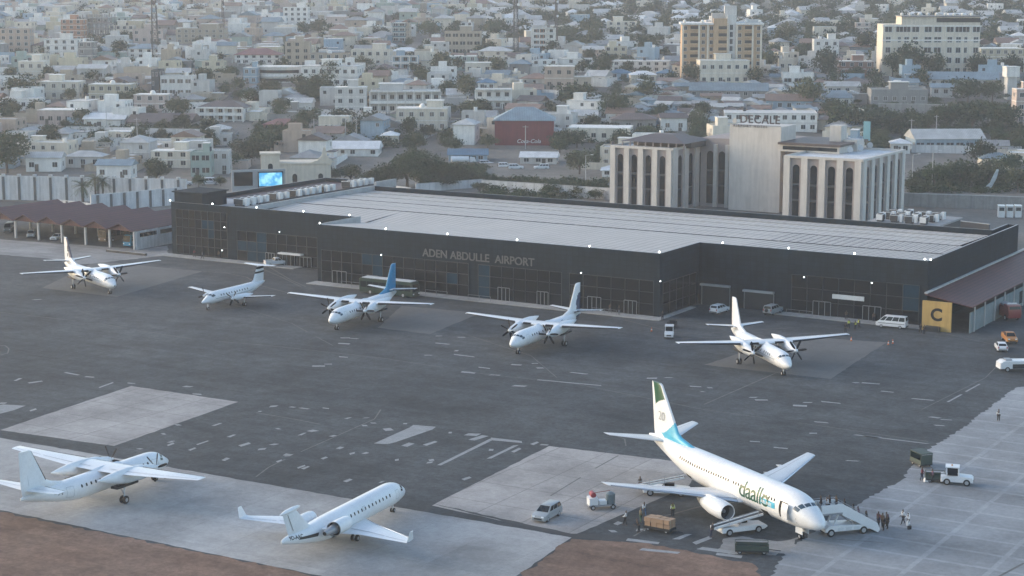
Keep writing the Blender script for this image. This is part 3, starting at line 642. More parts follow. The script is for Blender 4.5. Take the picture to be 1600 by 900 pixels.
# ------------------------------------------------------------------ rear engined regional jet, tailplane and engine cowl removed
t = thing("regional_jet", "white rear engined jet with an opened engine, parked on pale concrete near the dirt", "aircraft", (-12.68, 210.38, 0), R(64.9))
B = Body([(0, 2.02, .05, .05), (-.4, 2.04, .42, .38), (-1.1, 2.12, .78, .74), (-2.0, 2.26, 1.05, 1.06), (-3.0, 2.36, 1.24, 1.27), (-4.2, 2.4, 1.345, 1.345), (-17.5, 2.4, 1.345, 1.345), (-20, 2.5, 1.2, 1.15), (-22.8, 2.75, .8, .82), (-25.2, 3.05, .42, .5), (-26.4, 3.15, .2, .28), (-26.7, 3.15, .1, .14)])
B.build(t, WHITE)
for s in (1, -1):
    for a0, a1, x0, x1, sl in ((.05, .55, -1.5, -1.95, -.15), (.62, 1.0, -1.7, -2.3, -.25), (1.05, 1.3, -2.05, -2.7, -.1)):
        b = MB(); B.patch(b, x0, x1, s * a0, s * a1, BLUEG, .015, 3, 4, slant=sl); b.build("cockpit_window", t)
cabin_windows(t, B, [-5.6 - .8 * k for k in range(14)], 1.2, .26, .38)
door_outline(t, B, -3.4, -4.2, 1.0, 1.95, 1); door_outline(t, B, -3.5, -4.2, 1.0, 1.8, -1, name="service_door"); door_outline(t, B, -11.2, -11.7, .95, 1.35, -1, name="emergency_exit"); door_outline(t, B, -11.2, -11.7, .95, 1.35, 1, name="emergency_exit")
CW = [(0, -9.8, 6.6, 1.35, .11), (1.35, -10.8, 5.6, 1.42, .11), (3.4, -12.5, 3.9, 1.6, .11), (10.3, -17.0, 1.45, 2.15, .1)]
for s in (-1, 1):
    w_ = wing(t, "wing", CW, WHITE, s, tip=False); seam(w_, CW, 1.5, 6.6, .72, SEAM, s); seam(w_, CW, 6.9, 10, .74, SEAM, s, name="aileron_seam"); boot(w_, CW, 1.5, 10.2, LIP, s, .04)
    a = foil((10.3, -17.0, 1.45, 2.15, .1)); b = MB()
    b.loft([flip(a, s), flip([(p[0] - .25, 10.48, p[2] + .12) for p in a], s), flip([((p[0] + 17.4) * .5 - 18.0, 10.75 + (p[2] - 2.15), 3.4) for p in a], s)], WHITE); b.build("winglet", w_, smooth=True)
    y = 2.25 * s; op = s < 0
    st = [(-17.0, 3.0, .62, .62), (-16.9, 3.0, .68, .68), (-17.3, 3.0, .76, .76), (-18.6, 3.0, .80, .80), (-19.9, 3.0, .76, .76)]
    if not op: st += [(-21.2, 3.0, .55, .55)]
    en = nacelle(t, st, y, WHITE, 20, "engine", 0, caps=False)
    b = MB(); b.tube((-17.5, y, 3.0), (-17.55, y, 3.0), .64, .64, INLET, 20); b.tube((-19.6, y, 3.0), (-19.55, y, 3.0), .74, .74, INLET, 20); b.build("fan", en)
    b = MB(); b.loft([[(x, y + r_ * math.sin(a), 3.0 + r_ * math.cos(a)) for a in (2 * math.pi * k / 18 for k in range(18))] for x, r_ in (((-19.5, .58), (-20.6, .42), (-21.6, .27), (-21.7, .24)) if op else ((-20.8, .42), (-21.6, .35)))], STEEL); b.tube((-21.5, y, 3.0), (-21.75, y, 3.0), .22, .2, INLET, 14); b.build("exhaust_core", en, smooth=True)
    if op:
        b = MB(); n = 20
        b.loft([[(x, y + r_ * math.sin(a), 3.0 + r_ * math.cos(a)) for a in (2 * math.pi * k / n for k in range(n))] for x, r_ in ((-19.7, .79), (-19.98, .775))], DARK, cap=False); b.build("cowl_ring", en, smooth=True)
        b = MB(); B.patch(b, -20.9, -24.0, -1.35, -1.72, DARK, .02, 8, 2, slant=-.2); b.build("open_access_panel", t)
    b = MB(); b.box(-20.4, -17.6, min(1.0 * s, 1.6 * s), max(1.0 * s, 1.6 * s), 2.9, 3.1, WHITE); b.build("pylon", en)
    gear(t, "main_gear", -14.2, 1.6 * s, 1.6, .38, .26, .55, brace=.5)
gear(t, "nose_gear", -2.7, 0, 1.3, .26, .16, .34, brace=.5)
f_ = fin(t, [(3.3, -20.2, -25.2), (3.7, -21.3, -25.4), (5.9, -23.7, -26.3), (6.1, -23.8, -26.35)], .32, fp_white)
b = MB(); b.loft([[(x, q * math.sin(a), 6.15 + q * .9 * math.cos(a)) for a in (2 * math.pi * k / 12 for k in range(12))] for x, q in ((-22.9, .03), (-23.3, .2), (-24.4, .3), (-25.8, .26), (-26.9, .05))], WHITE); b.build("fin_cap", f_, smooth=True)
b = MB()
for s in (1, -1): b.quad((-24.6, s * .2, 3.9), (-24.68, s * .2, 3.9), (-25.6, s * .14, 5.85), (-25.52, s * .14, 5.85), DARK)
b.build("rudder_seam", f_)
for s in (1, -1): B.lettering(t, "registration", "9D-AAC", .6, -25.6 if s < 0 else -23.2, 1.5, s, DARK, bold=.02)
# ================================================================== TERMINAL
CLAD = mat("dark_cladding", (0.017, 0.028, 0.039), 0.8, var=0.25, scale=0.25, streak=0.15, spec=.06)
def grid_lines(m, sx, sz, amt=0.55, wdt=0.03):
    n = m.node_tree.nodes; L = m.node_tree.links; tc = next(x for x in n if x.type == 'TEX_COORD'); vm = next(x for x in n if x.type == 'VECT_MATH')
    sp = n.new("ShaderNodeSeparateXYZ"); L.new(tc.outputs["Object"], sp.inputs[0]); ad = n.new("ShaderNodeMath"); ad.operation = 'ADD'; L.new(sp.outputs[0], ad.inputs[0]); L.new(sp.outputs[1], ad.inputs[1])
    cb = n.new("ShaderNodeCombineXYZ"); L.new(ad.outputs[0], cb.inputs[0]); L.new(sp.outputs[2], cb.inputs[1])
    br = n.new("ShaderNodeTexBrick"); br.offset = 0; br.inputs["Scale"].default_value = 1; br.inputs["Brick Width"].default_value = sx; br.inputs["Row Height"].default_value = sz; br.inputs["Mortar Size"].default_value = wdt
    br.inputs["Color1"].default_value = (1, 1, 1, 1); br.inputs["Color2"].default_value = (.82, .82, .82, 1); br.inputs["Mortar"].default_value = (amt, amt, amt, 1); L.new(cb.outputs[0], br.inputs["Vector"])
    x = n.new("ShaderNodeMath"); x.operation = 'MULTIPLY'; L.new(vm.inputs["Scale"].links[0].from_socket, x.inputs[0]); L.new(br.outputs["Color"], x.inputs[1]); L.new(x.outputs[0], vm.inputs["Scale"])
grid_lines(CLAD, 1.25, 0.9)
ROOFM = corrugated("terminal_roof_sheet", (0.43, 0.405, 0.38), 1.7, 0.34, rough=0.7, axis='X', var=0.12, scale=0.12, sharp=True)
FLATR = mat("terminal_flat_roof", (0.34, 0.34, 0.35), 0.85, var=0.25, scale=0.3); MARO = corrugated("maroon_roof", (0.085, 0.045, 0.045), 0.6, 0.3, var=0.3)
CAP = mat("parapet_cap", (0.30, 0.31, 0.32), 0.6, var=0.2); GUT = mat("gutter_dark", (0.045, 0.047, 0.05), 0.7)
CURT = mat("curtain_glass", (0.006, 0.009, 0.013), 0.16, spec=0.4, var=0.4, scale=0.3); CURB = mat("blue_curtain_glass", (0.008, 0.035, 0.06), 0.16, spec=0.4, var=0.3, scale=0.3)
MULL = mat("mullion", (0.022, 0.027, 0.033), 0.5); DOORF = mat("door_frame_alu", (0.17, 0.18, 0.19), 0.4, 0.3); LAMP = mat("lit_lamp", (1, 1, 1), emit=((0.92, 1.0, 0.98), 7)); LAMPS = mat("small_lit_lamp", (1, 1, 1), emit=((0.9, 0.97, 1.0), 5))
SIGNL = mat("sign_letters", (0.10, 0.105, 0.11), 0.5); GREYD = mat("grey_steel_door", (0.24, 0.26, 0.28), 0.5, var=0.15)
H = 11.7
TERM = thing("airport_terminal", "long low dark grey terminal with broad white ribbed roof and lettering on its front", "terminal", O2, TH)
FRONT = [(-50.0, 13.2), (0, 13.2), (0, 0), (76.8, 0), (76.8, 16.5), (121, 16.5), (121, 72), (118.6, 72), (118.6, 61.5), (-29, 61.5), (-29, 70), (-50, 70)]
m = MB(); n_ = len(FRONT)
def inset(P, d):
    out = []
    for i in range(len(P)):
        a, b, c = Vector(P[i - 1]).to_2d(), Vector(P[i]).to_2d(), Vector(P[(i + 1) % len(P)]).to_2d()
        n1 = Vector((-(b - a).y, (b - a).x)).normalized(); n2 = Vector((-(c - b).y, (c - b).x)).normalized()
        k = (n1 + n2); k = k / max(.2, k.dot(n1)); out.append(b + k * d)
    return out
IN = inset(FRONT, .35)
for i in range(n_):
    a, b = FRONT[i], FRONT[(i + 1) % n_]; c, d = IN[(i + 1) % n_], IN[i]
    m.quad((*a, -.2), (*b, -.2), (*b, H), (*a, H), CLAD); m.quad((*a, H), (*b, H), (*c, H), (*d, H), CAP); m.quad((*d, H), (*c, H), (*c, H - 1.9), (*d, H - 1.9), CLAD)
m.build("wall", TERM)
r = MB()                                         # shallow roof falling away from the front to the valley gutter
def rq(u0, v0, z0, u1, v1, z1, mm=ROOFM): r.quad((u0, v0, z0), (u1, v0, z0), (u1, v1, z1), (u0, v1, z1), mm)
za, zb = H - .05, H - .75
def zr(u, v):
    f = min(1, max(0, u / 76.44)); d1 = 1.5 * (1 - f) ** 1.5 + .05
    if u > 76.44: return za + (zb - za) * max(0, v - 17) / 13.2
    return za - d1 * v / 17 if v < 17 else (za - d1) + (zb - za + d1) * (v - 17) / 13.2
us_ = [.36, 5, 12, 20, 32, 48, 64, 76.44, 90, 120.64]
for a_, c_ in zip(us_, us_[1:]):
    for e_, f_ in ((.36, 17), (17, 30.2)):
        if c_ > 77 and e_ < 17: e_, f_ = 16.86, 17
        r.quad((a_, e_, zr(a_, e_)), (c_, e_, zr(c_, e_)), (c_, f_, zr(c_, f_)), (a_, f_, zr(a_, f_)), ROOFM)
r.quad((.352, .4, H - .02), (.352, 14.5, H - .02), (.352, 14.5, H - 1.8), (.352, .4, H - .1), CAP)
rq(.36, 31.0, zb, 120.64, 42.0, zb); rq(.36, 42.6, zb, 118.25, 61.1, zb - .3)
r.quad((-28.9, 13.6, za - 1.55), (.36, 13.6, za - 1.55), (.36, 30.2, zb), (-28.9, 30.2, zb), ROOFM); rq(-28.9, 31.0, zb, .36, 42.0, zb); rq(-28.9, 42.6, zb, .36, 61.1, zb - .3)
r.quad((-28.9, 30.2, zb - .25), (120.64, 30.2, zb - .25), (120.64, 31.0, zb - .25), (-28.9, 31.0, zb - .25), GUT); r.quad((-28.9, 42, zb - .25), (120.64, 42, zb - .25), (120.64, 42.6, zb - .25), (-28.9, 42.6, zb - .25), GUT)
for v in (30.2, 42.0):
    r.quad((-28.9, v, zb), (120.64, v, zb), (120.64, v, zb - .25), (-28.9, v, zb - .25), GUT)
rq(118.3, 61.5, zb - .4, 120.64, 71.6, zb - .4, FLATR)
r.build("roof", TERM)
b = MB()                                         # standing ribs: dark and wide towards the right end
for k in range(20):
    x = 85 + 1.75 * k; b.quad((x, 16.95, za + .02), (x + .2, 16.95, za + .02), (x + .2, 30.1, zb + .02), (x, 30.1, zb + .02), GUT); b.quad((x, 31.1, zb + .02), (x + .2, 31.1, zb + .02), (x + .2, 41.9, zb + .02), (x, 41.9, zb + .02), GUT)
b.build("roof_rib", TERM)
b = MB()
for v in (36.5, 49, 55): b.box(-28.6, 118, v, v + .1, zb - .3, zb + .05, CAP, bottom=False)
b.build("roof_seam", TERM)
b = MB(); b.quad((-49.6, 13.6, H - .9), (-29.4, 13.6, H - .9), (-29.4, 30, H - .9), (-49.6, 30, H - .9), FLATR); b.quad((-49.6, 30, H - .9), (-29.4, 30, H - .9), (-29.4, 69.6, H - .9), (-49.6, 69.6, H - .9), MARO); b.build("lower_roof", TERM)
b = MB(); b.box(-29.4, -28.9, 13.6, 61.4, H - 1, H + .1, CAP); b.box(-32.5, -32.2, 22, 69, H - .9, H - .1, GUT); b.box(-29.4, -28.8, 61.4, 70, H - .9, H + .9, CAP); b.build("roof_upstand", TERM)
b = MB(); b.box(-49.5, -41.5, 13.8, 22, H - .9, H + 2.1, CLAD); b.box(-49.9, -41.1, 13.4, 22.4, H + 2.1, H + 2.35, CLAD); b.build("roof_stairhead", TERM)
def glazing(u0, u1, v, z0, z1, cols, rows, side=None, blue=(), name="glazed_bay"):
    # curtain wall on the front (side None) or on the return wall at u = side; panes are slightly recessed sheets behind mullions
    b = MB()
    def P(u, z, d): return (u, v - d, z) if side is None else (side + d, u, z)
    for i in range(cols):
        for j in range(rows):
            a, c = u0 + (u1 - u0) * i / cols, u0 + (u1 - u0) * (i + 1) / cols; e, f = z0 + (z1 - z0) * j / rows, z0 + (z1 - z0) * (j + 1) / rows
            b.quad(P(a, e, .03), P(c, e, .03), P(c, f, .03), P(a, f, .03), CURB if (i, j) in blue else CURT)
    g = b.build(name, TERM); b = MB()
    for i in range(cols + 1):
        a = u0 + (u1 - u0) * i / cols
        if side is None: b.box(a - .06, a + .06, v - .14, v - .032, z0, z1, MULL)
        else: b.box(side + .032, side + .14, a - .06, a + .06, z0, z1, MULL)
    for j in range(rows + 1):
        f = z0 + (z1 - z0) * j / rows
        if side is None: b.box(u0, u1, v - .12, v - .034, f - .05, f + .05, MULL)
        else: b.box(side + .034, side + .12, u0, u1, f - .05, f + .05, MULL)
    b.build("mullion", g); return g
glazing(1.0, 36.0, 0, .2, 6.6, 14, 3, blue=((4, 2), (5, 2), (5, 1), (12, 1)))
glazing(38.2, 56.5, 0, .2, 6.6, 7, 3, blue=((0, 0), (0, 1), (0, 2)))
glazing(58.2, 75.6, 0, .2, 6.6, 6, 3)
glazing(1.2, 15.0, 0, .2, 6.2, 5, 3, side=76.8)
glazing(-48.6, -34.2, 13.2, .4, 10.2, 8, 5, blue=((4, 3), (5, 3), (5, 2)))
glazing(-31.5, -10.0, 13.2, .2, 6.6, 8, 3, blue=((1, 0), (1, 1), (2, 0), (2, 1), (2, 2), (0, 1)))
glazing(95.5, 119.6, 16.5, .2, 7.2, 8, 3, blue=((7, 1), (7, 2)))
for u, v, wd_, hh_ in [(5.5, 0, 3.4, 2.6), (13.5, 0, 2.6, 2.4), (44, 0, 2.6, 2.6), (52.5, 0, 2.4, 2.6), (63.5, 0, 2.8, 2.6), (71, 0, 2.6, 2.6), (-17.5, 13.2, 3.2, 2.4), (-13.0, 13.2, 3.0, 2.2), (-22.5, 13.2, 2.4, 2.4), (101.5, 16.5, 3.4, 2.7), (111, 16.5, 3.4, 2.7)]:
    b = MB(); b.quad((u - wd_ / 2, v - .18, .14), (u + wd_ / 2, v - .18, .14), (u + wd_ / 2, v - .18, hh_), (u - wd_ / 2, v - .18, hh_), CURT); d_ = b.build("entrance_door", TERM)
    b = MB()
    for k in range(4): a = u - wd_ / 2 + wd_ * k / 3; b.box(a - .06, a + .06, v - .26, v - .19, .14, hh_, DOORF)
    b.box(u - wd_ / 2, u + wd_ / 2, v - .25, v - .185, hh_ - .06, hh_ + .08, DOORF); b.build("frame", d_)
b = MB(); b.box(-4.2, -1.6, 13.08, 13.2, 0, 3.6, GREYD); b.build("service_door", TERM)
for u0, u1, z1 in ((77.6, 83.2, 3.7), (86.3, 92.0, 3.3)):
    b = MB(); b.quad((u0, 16.42, 0), (u1, 16.42, 0), (u1, 16.42, z1), (u0, 16.42, z1), mat("garage_shutter", (0.035, 0.036, 0.038), 0.6)); g = b.build("garage_door", TERM)
    b = MB(); b.box(u0 - .15, u0, 16.2, 16.44, 0, z1, DOORF); b.box(u1, u1 + .15, 16.2, 16.44, 0, z1, DOORF); b.box(u0 - .2, u1 + .2, 15.6, 16.44, z1, z1 + .35, CAP); b.build("frame", g)
b = MB(); b.box(103.5, 109.5, 16.15, 16.36, 3.5, 4.3, mat("white_sign", (.55, .57, .58), .5)); b.build("sign_board", TERM)
b = MB(); b.box(-19.5, -13.5, 11.8, 13.0, 2.6, 2.9, PAINT); b.build("door_canopy", TERM)
ua, zA = FP(660, 398, -.2); ub, zB = FP(838, 412, -.2)
for k, (word, px) in enumerate((("ADEN", 660), ("ABDULLE", 703), ("AIRPORT", 773))):
    u = FP(px, 400, -.2)[0]; text_obj("facade_lettering", word, 2.15, SIGNL, TERM, (u, -.16, 7.25), bold=.02, extrude=.06, spacing=.99)
for px, py, v in [(267, 312, 13.2), (333, 317, 13.2), (402, 322, 13.2), (475, 328, 13.2), (547, 334, 13.2), (501, 349, 0), (604, 359, 0), (700, 366, 0), (809, 375, 0), (922, 385, 0), (1031, 393, 0), (1130, 380, 16.5), (1233, 388, 16.5), (1336, 396, 16.5), (1446, 404, 16.5), (1455, 403, 16.5)]:
    u, z = FP(px, py, v); b = MB(); b.ball((u, v - .25, H + .32), .14, LAMP); b.box(u - .05, u + .05, v - .2, v + .1, H - .05, H + .2, DARK); b.build("roof_floodlight", TERM)
for px, py, v in [(597, 398, 0), (909, 426, 0), (1033, 439, 0), (1257, 433, 16.5), (1363, 442, 16.5), (352, 355, 13.2), (438, 362, 13.2), (348, 391, 13.2)]:
    u, z = FP(px, py, v); b = MB(); b.ball((u, v - .3, z), .1, LAMPS, 8, 4); b.box(u - .04, u + .04, v - .26, v, z - .05, z + .05, DARK); b.build("wall_light", TERM)
b = MB()
for u, v in ((10, -2.4), (30, -2.2), (40, -2.6), (67, -2.8), (98, 14.2)):
    for x in (u - 2.5, u, u + 2.5): b.bar((x, v, .14), (x, v, 1.1), .06, DOORF)
    b.bar((u - 2.5, v, 1.1), (u + 2.5, v, 1.1), .06, DOORF)
b.build("pavement_railing", TERM)

# ------------------------------------------------------------------ air conditioning units on the flat roofs
ACW = mat("ac_casing", (0.62, 0.63, 0.63), 0.5, var=0.1); ACD = mat("ac_grille", (0.04, 0.042, 0.045), 0.7)
def ac_unit(name, label, loc, rz, L=2.6, grp="air conditioners on the terminal's left roof"):
    t = thing(name, label, "air conditioner", loc, rz, grp)
    b = MB(); b.box(-L / 2, L / 2, -.75, .75, .4, 1.7, ACW); b.box(-L / 2 + .2, L / 2 - .2, -.6, .6, 0, .4, DARK); b.build("casing", t)
    b = MB(); b.box(-L / 2 + .06, L / 2 - .12, -.79, -.752, .42, 1.62, ACD); b.build("grille", t)
    b = MB()
    for x in (-L / 4, L / 4): b.tube((x, 0, 1.7), (x, 0, 1.8), .5, .5, ACD, 14)
    b.build("fan_grille", t)
    b = MB(); b.box(L / 2 + .003, L / 2 + .8, -.6, .6, 1.0, 1.85, ACW); b.box(L / 2 + .2, L / 2 + .8, -.55, .55, .2, .997, ACW); b.build("duct_elbow", t); return t
rows = ["nearest", "second", "third", "fourth", "fifth", "sixth", "seventh", "eighth", "ninth", "tenth", "eleventh", "twelfth", "thirteenth", "fourteenth"]
vsx = [20.5, 22.8, 25.2, 27.4, 32.4, 34.8, 39.5, 42.2, 44.4, 46.8, 50.2, 52.3, 60.5, 63.0, 65.4, 67.8]
rows += ["fifteenth", "farthest"]
for k, v in enumerate(vsx):
    p = W(-36.4, v, H - .9); ac_unit("air_conditioner", f"white duct air conditioner on the maroon roof, {rows[k]} in the row from the apron", p, TH + R(4 - 2 * (k % 3)))

# ------------------------------------------------------------------ car shelters with dark red gabled roofs
REDR = corrugated("dark_red_sheet", (0.105, 0.030, 0.027), 0.8, 0.4, var=0.3); POST = mat("concrete_post", (0.42, 0.42, 0.42), 0.8, var=0.15, streak=.2); WALLW = mat("white_wall", (0.56, 0.56, 0.56), 0.85, var=0.12, streak=0.28)
nm = ["leftmost", "second from left", "third from left", "fourth from left", "fifth from left", "rightmost"]
us = [-65.2 - 7.4 * k for k in range(6, -1, -1)]
for k, u in enumerate(us):
    t = thing("car_shelter", f"dark red gabled vehicle shelter on white posts, {(['cut off at the photo edge'] + nm)[k] if k else 'partly outside the frame'} in the row", "shelter", W(u, 13.8), TH, "car shelters beside the terminal")
    b = MB(); w2 = 3.7
    for x in (-w2, 0):
        pass
    b.loft([[(-w2 - .0, y, 4.3), (0, y, 5.9), (w2 - .02, y, 4.3), (w2 - .02, y, 4.18), (0, y, 5.76), (-w2, y, 4.18)] for y in (-1.2, 25)], REDR); b.build("roof", t)
    b = MB(); b.poly([(-w2 + .1, -.6, 4.2), (w2 - .1, -.6, 4.2), (0, -.6, 5.74)], REDR); b.build("gable_panel", t)
    for x, y in [(w2 - .2, 0), (w2 - .2, 12), (w2 - .2, 24)] + ([(-w2 + .2, 0)] if k == 0 else []):
        b = MB(); b.box(x - .22, x + .22, y - .22, y + .22, 0, 4.18, POST); b.build("post", t)
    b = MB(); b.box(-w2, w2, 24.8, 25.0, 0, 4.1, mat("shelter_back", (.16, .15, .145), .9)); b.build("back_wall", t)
t = thing("end_wall", "white wall with two dark slot windows closing the shelter row beside the terminal", "wall", W(-61.3, 13.9), TH)
b = MB(); b.box(-.15, .15, 0, 22, 0, 4.1, WALLW); b.build("wall", t)
for y in (1.2, 8.0, 15):
    b = MB(); b.box(.152, .2, y, y + 5.5, 2.75, 3.65, GLASS); b.build("slot_window", t)
t = thing("low_barrier", "long dark low barrier bar lying before the terminal's left corner", "barrier", W(-59, 8.4), TH)
b = MB(); b.box(-6, 5.5, -.35, .35, 0, .45, DARK); b.build("bar", t); b = MB(); b.box(-5.8, 5.3, -.2, .2, .45, .52, STEEL); b.build("top_plate", t)

# ------------------------------------------------------------------ white compound walls with dark pilasters, garage block, palms
def comp_wall(label, p0, p1, h, npil, caps=True, thick=.4):
    d = p1 - p0; L_ = d.length; rz = math.atan2(d.y, d.x); t = thing("compound_wall", label, "wall", (p0.x, p0.y, 0), rz)
    b = MB(); b.box(0, L_, 0, thick, -.3, h, WALLW); b.build("wall_face", t)
    for k in range(npil):
        x = L_ * (k + .5) / npil; b = MB(); b.box(x - .35, x + .35, -.16, -.003, 0, h * .96, mat("pilaster_slate", (.10, .105, .11), .8)); p = b.build("pilaster", t)
        if caps: b = MB(); b.box(x - .45, x + .45, -.25, thick + .1, h + .003, h + .5, WALLW); b.build("pillar_cap", p)
    return t
comp_wall("long white boundary wall with lamp topped pillars behind the low garage block", G(-30, 311), G(292, 318), 6.6, 13)
comp_wall("white boundary wall with dark pilasters, running behind the right shelters", G(143, 332), G(285, 319), 4.6, 7, caps=False)
comp_wall("short white wall with one dark pilaster left of the palm trees", G(93, 327), G(142, 332.5), 2.5, 2, caps=False)
t = thing("garage_block", "flat roofed white garage block with three dark openings at the left edge", "garage", (*G(52, 311).to_2d(), 0), TH)
b = MB(); b.box(-21, 0, 0, 11, 0, 3.5, WALLW); b.build("wall", t)
b = MB(); b.box(-21.6, .6, -.9, 11.5, 3.503, 3.85, mat("pale_slab", (.46, .45, .44), .8, var=.15)); b.build("roof", t)
for x in (-17.5, -11.5, -5.2):
    b = MB(); b.box(x, x + 4.4, -.04, -.003, 0, 2.9, HOLE); b.build("garage_opening", t)
# ================================================================== HOTEL BEHIND THE TERMINAL, OTHER LANDMARKS
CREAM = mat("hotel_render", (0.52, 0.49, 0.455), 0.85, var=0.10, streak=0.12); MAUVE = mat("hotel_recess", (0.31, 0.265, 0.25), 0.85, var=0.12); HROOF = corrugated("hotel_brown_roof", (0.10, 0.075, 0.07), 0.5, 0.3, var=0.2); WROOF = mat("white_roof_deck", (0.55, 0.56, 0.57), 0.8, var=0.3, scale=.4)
HT = thing("hotel", "pale ribbed hotel with tall arched windows and rooftop sign behind the terminal roof", "hotel", W(0, 0), TH)
def huv(px, py, z): return UV(G(px, py, z))
def arch_window(u, v, z0, z1, wd, side=None, m=CURT):
    pts = [(-wd / 2, z0), (wd / 2, z0), (wd / 2, z1 - wd / 2)] + [(wd / 2 * math.cos(a), z1 - wd / 2 + wd / 2 * math.sin(a)) for a in (math.pi * k / 8 for k in range(1, 8))] + [(-wd / 2, z1 - wd / 2)]
    f = (lambda x, z, d: (u + x, v - d, z)) if side is None else (lambda x, z, d: (side + d, v + x, z))
    b = MB(); b.poly([f(x, z, .06) for x, z in pts], m); o = b.build("arched_window", HT)
    for z in (z0 + (z1 - z0) * .33, z0 + (z1 - z0) * .62):
        b = MB(); b.add([f(-wd / 2, z, .09), f(wd / 2, z, .09), f(wd / 2, z + .5, .09), f(-wd / 2, z + .5, .09)], [(0, 1, 2, 3)], mat("spandrel", (.05, .055, .06), .6)); b.build("spandrel", o)
def ribbed(u0, u1, v0, v1, h, nb, nside, name="wing"):
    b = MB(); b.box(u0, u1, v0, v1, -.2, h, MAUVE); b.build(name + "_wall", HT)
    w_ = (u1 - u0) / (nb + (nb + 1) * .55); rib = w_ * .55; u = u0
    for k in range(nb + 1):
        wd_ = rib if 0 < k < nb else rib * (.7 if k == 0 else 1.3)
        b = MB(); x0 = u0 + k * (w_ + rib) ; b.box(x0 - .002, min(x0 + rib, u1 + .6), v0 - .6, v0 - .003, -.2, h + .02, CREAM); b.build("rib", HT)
        if k < nb: arch_window(x0 + rib + w_ / 2, v0, .8, h - 1.6, w_ * .58)
    if nside:
        s_ = (v1 - v0) / (nside + (nside + 1) * .6); rb = s_ * .6
        for k in range(nside + 1):
            y0 = v0 + k * (s_ + rb); b = MB(); b.box(u1 + .003, u1 + .55, y0, min(y0 + rb, v1), -.2, h + .02, CREAM); b.build("rib", HT)
            if k < nside: arch_window(0, y0 + rb + s_ / 2, .8, h - 1.6, s_ * .55, side=u1)
    b = MB(); b.box(u0 + .3, u1 - .3, v0 + .3, v1 - .3, h, h + .06, WROOF); b.build("roof_deck", HT)
    b = MB(); b.box(u0, u1 + .5, v0 - .62, v0 + .3, h + .021, h + .6, CREAM); b.box(u1 - .3, u1 + .56, v0 + .302, v1, h + .021, h + .6, CREAM); b.box(u0, u0 + .3, v0 + .302, v1, h + .06, h + .6, CREAM); b.box(u0 + .302, u1 - .302, v1 - .3, v1, h + .06, h + .6, CREAM); b.build("parapet", HT)
ZH = 16.0
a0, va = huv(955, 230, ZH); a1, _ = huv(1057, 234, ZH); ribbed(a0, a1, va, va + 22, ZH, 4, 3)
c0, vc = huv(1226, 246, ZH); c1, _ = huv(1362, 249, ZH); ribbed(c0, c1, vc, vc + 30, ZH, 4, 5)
# recessed centre with the blank sign tower
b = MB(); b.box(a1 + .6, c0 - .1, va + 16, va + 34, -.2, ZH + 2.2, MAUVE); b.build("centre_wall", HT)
for k in range(3):
    x = a1 + 3.4 + 3.4 * k; arch_window(x, va + 16, .8, ZH - 1.2, 1.9)
    b = MB(); b.box(x + 1.15, x + 2.15, va + 15.4, va + 15.997, -.2, ZH + .6, CREAM); b.build("rib", HT)
t0, vt = huv(1139, 200, 21.0); t1, _ = huv(1219, 204, 21.0)
vt = va + 12.5; t0, _z = FP(1139, 260, vt); t1, _z = FP(1219, 260, vt); _u, zt_ = FP(1180, 197, vt)
b = MB(); b.box(t0, t1, vt, vt + 10, -.2, zt_, CREAM); b.build("sign_tower", HT); TOWZ = zt_
b = MB(); b.box(t1 + .003, c0 + 9, va + 12, va + 30, ZH + .1, ZH + 1.9, CREAM); b.box(t1 + .8, c0 + 8.4, va + 11.93, va + 11.997, ZH + .6, ZH + 1.5, GLASS); b.build("clerestory", HT)
b = MB(); b.box(t1 - .2, c0 + 9.6, va + 11, va + 31, ZH + 1.903, ZH + 2.5, HROOF); b.build("clerestory_roof", HT)
# hipped brown roof pavilion on the left wing
b = MB(); z0 = ZH + 1.7; b.loft([[(a0 + 2, va + 1.2, z0), (a1 + 3, va + 1.2, z0), (a1 + 3, va + 18, z0), (a0 + 2, va + 18, z0)], [(a0 + 8, va + 8, z0 + 1.7), (a1 - 4, va + 8, z0 + 1.7), (a1 - 4, va + 12, z0 + 1.7), (a0 + 8, va + 12, z0 + 1.7)]], HROOF); b.build("pavilion_roof", HT)
for k in range(9):
    x = a0 + 2.5 + (a1 - a0) * k / 8; b = MB(); b.box(x - .15, x + .15, va + 1.6, va + 1.9, ZH + .06, z0, MAUVE); b.build("pavilion_post", HT)
b = MB(); b.box(a0 + 3, a1 + 2, va + 7, va + 17, ZH + .06, z0 - .02, mat("pavilion_shade", (.10, .09, .085), .9)); b.build("pavilion_room", HT)
# lettering on the tower top
LET = mat("brown_letters", (0.055, 0.035, 0.035), 0.5)
tw = t1 - t0
text_obj("hotel_sign_lettering", "DECALE", tw * .205, LET, HT, (t0 + tw * .20, vt - .1, TOWZ + .75), bold=.03, extrude=.08, spacing=1.08)
text_obj("hotel_sign_lettering", "AIRPORT HOTEL", tw * .062, LET, HT, (t0 + tw * .07, vt - .12, TOWZ - .35), extrude=.05, spacing=1.55)
b = MB(); b.tube((t0 + tw * .10, vt - .2, TOWZ + 1.2), (t0 + tw * .10, vt, TOWZ + 1.2), .62, .62, CREAM, 22); b.build("sign_disc", HT)
b = MB(); b.box(t0 + tw * .02, t1 - tw * .02, vt + .3, vt + .5, TOWZ, TOWZ + .25, STEEL); b.build("sign_rail", HT)
b = MB(); ts0 = FP(1296, 220, va + 20)[0]; ts1 = FP(1314, 220, va + 20)[0]; b.box(ts0, ts1, va + 20, va + 24, ZH, ZH + 6.6, CREAM); b.build("stair_tower", HT)
b = MB(); b.box(ts1 + .3, ts1 + 4, va + 21, va + 26, ZH, ZH + 3.0, CREAM); b.build("roof_room", HT)
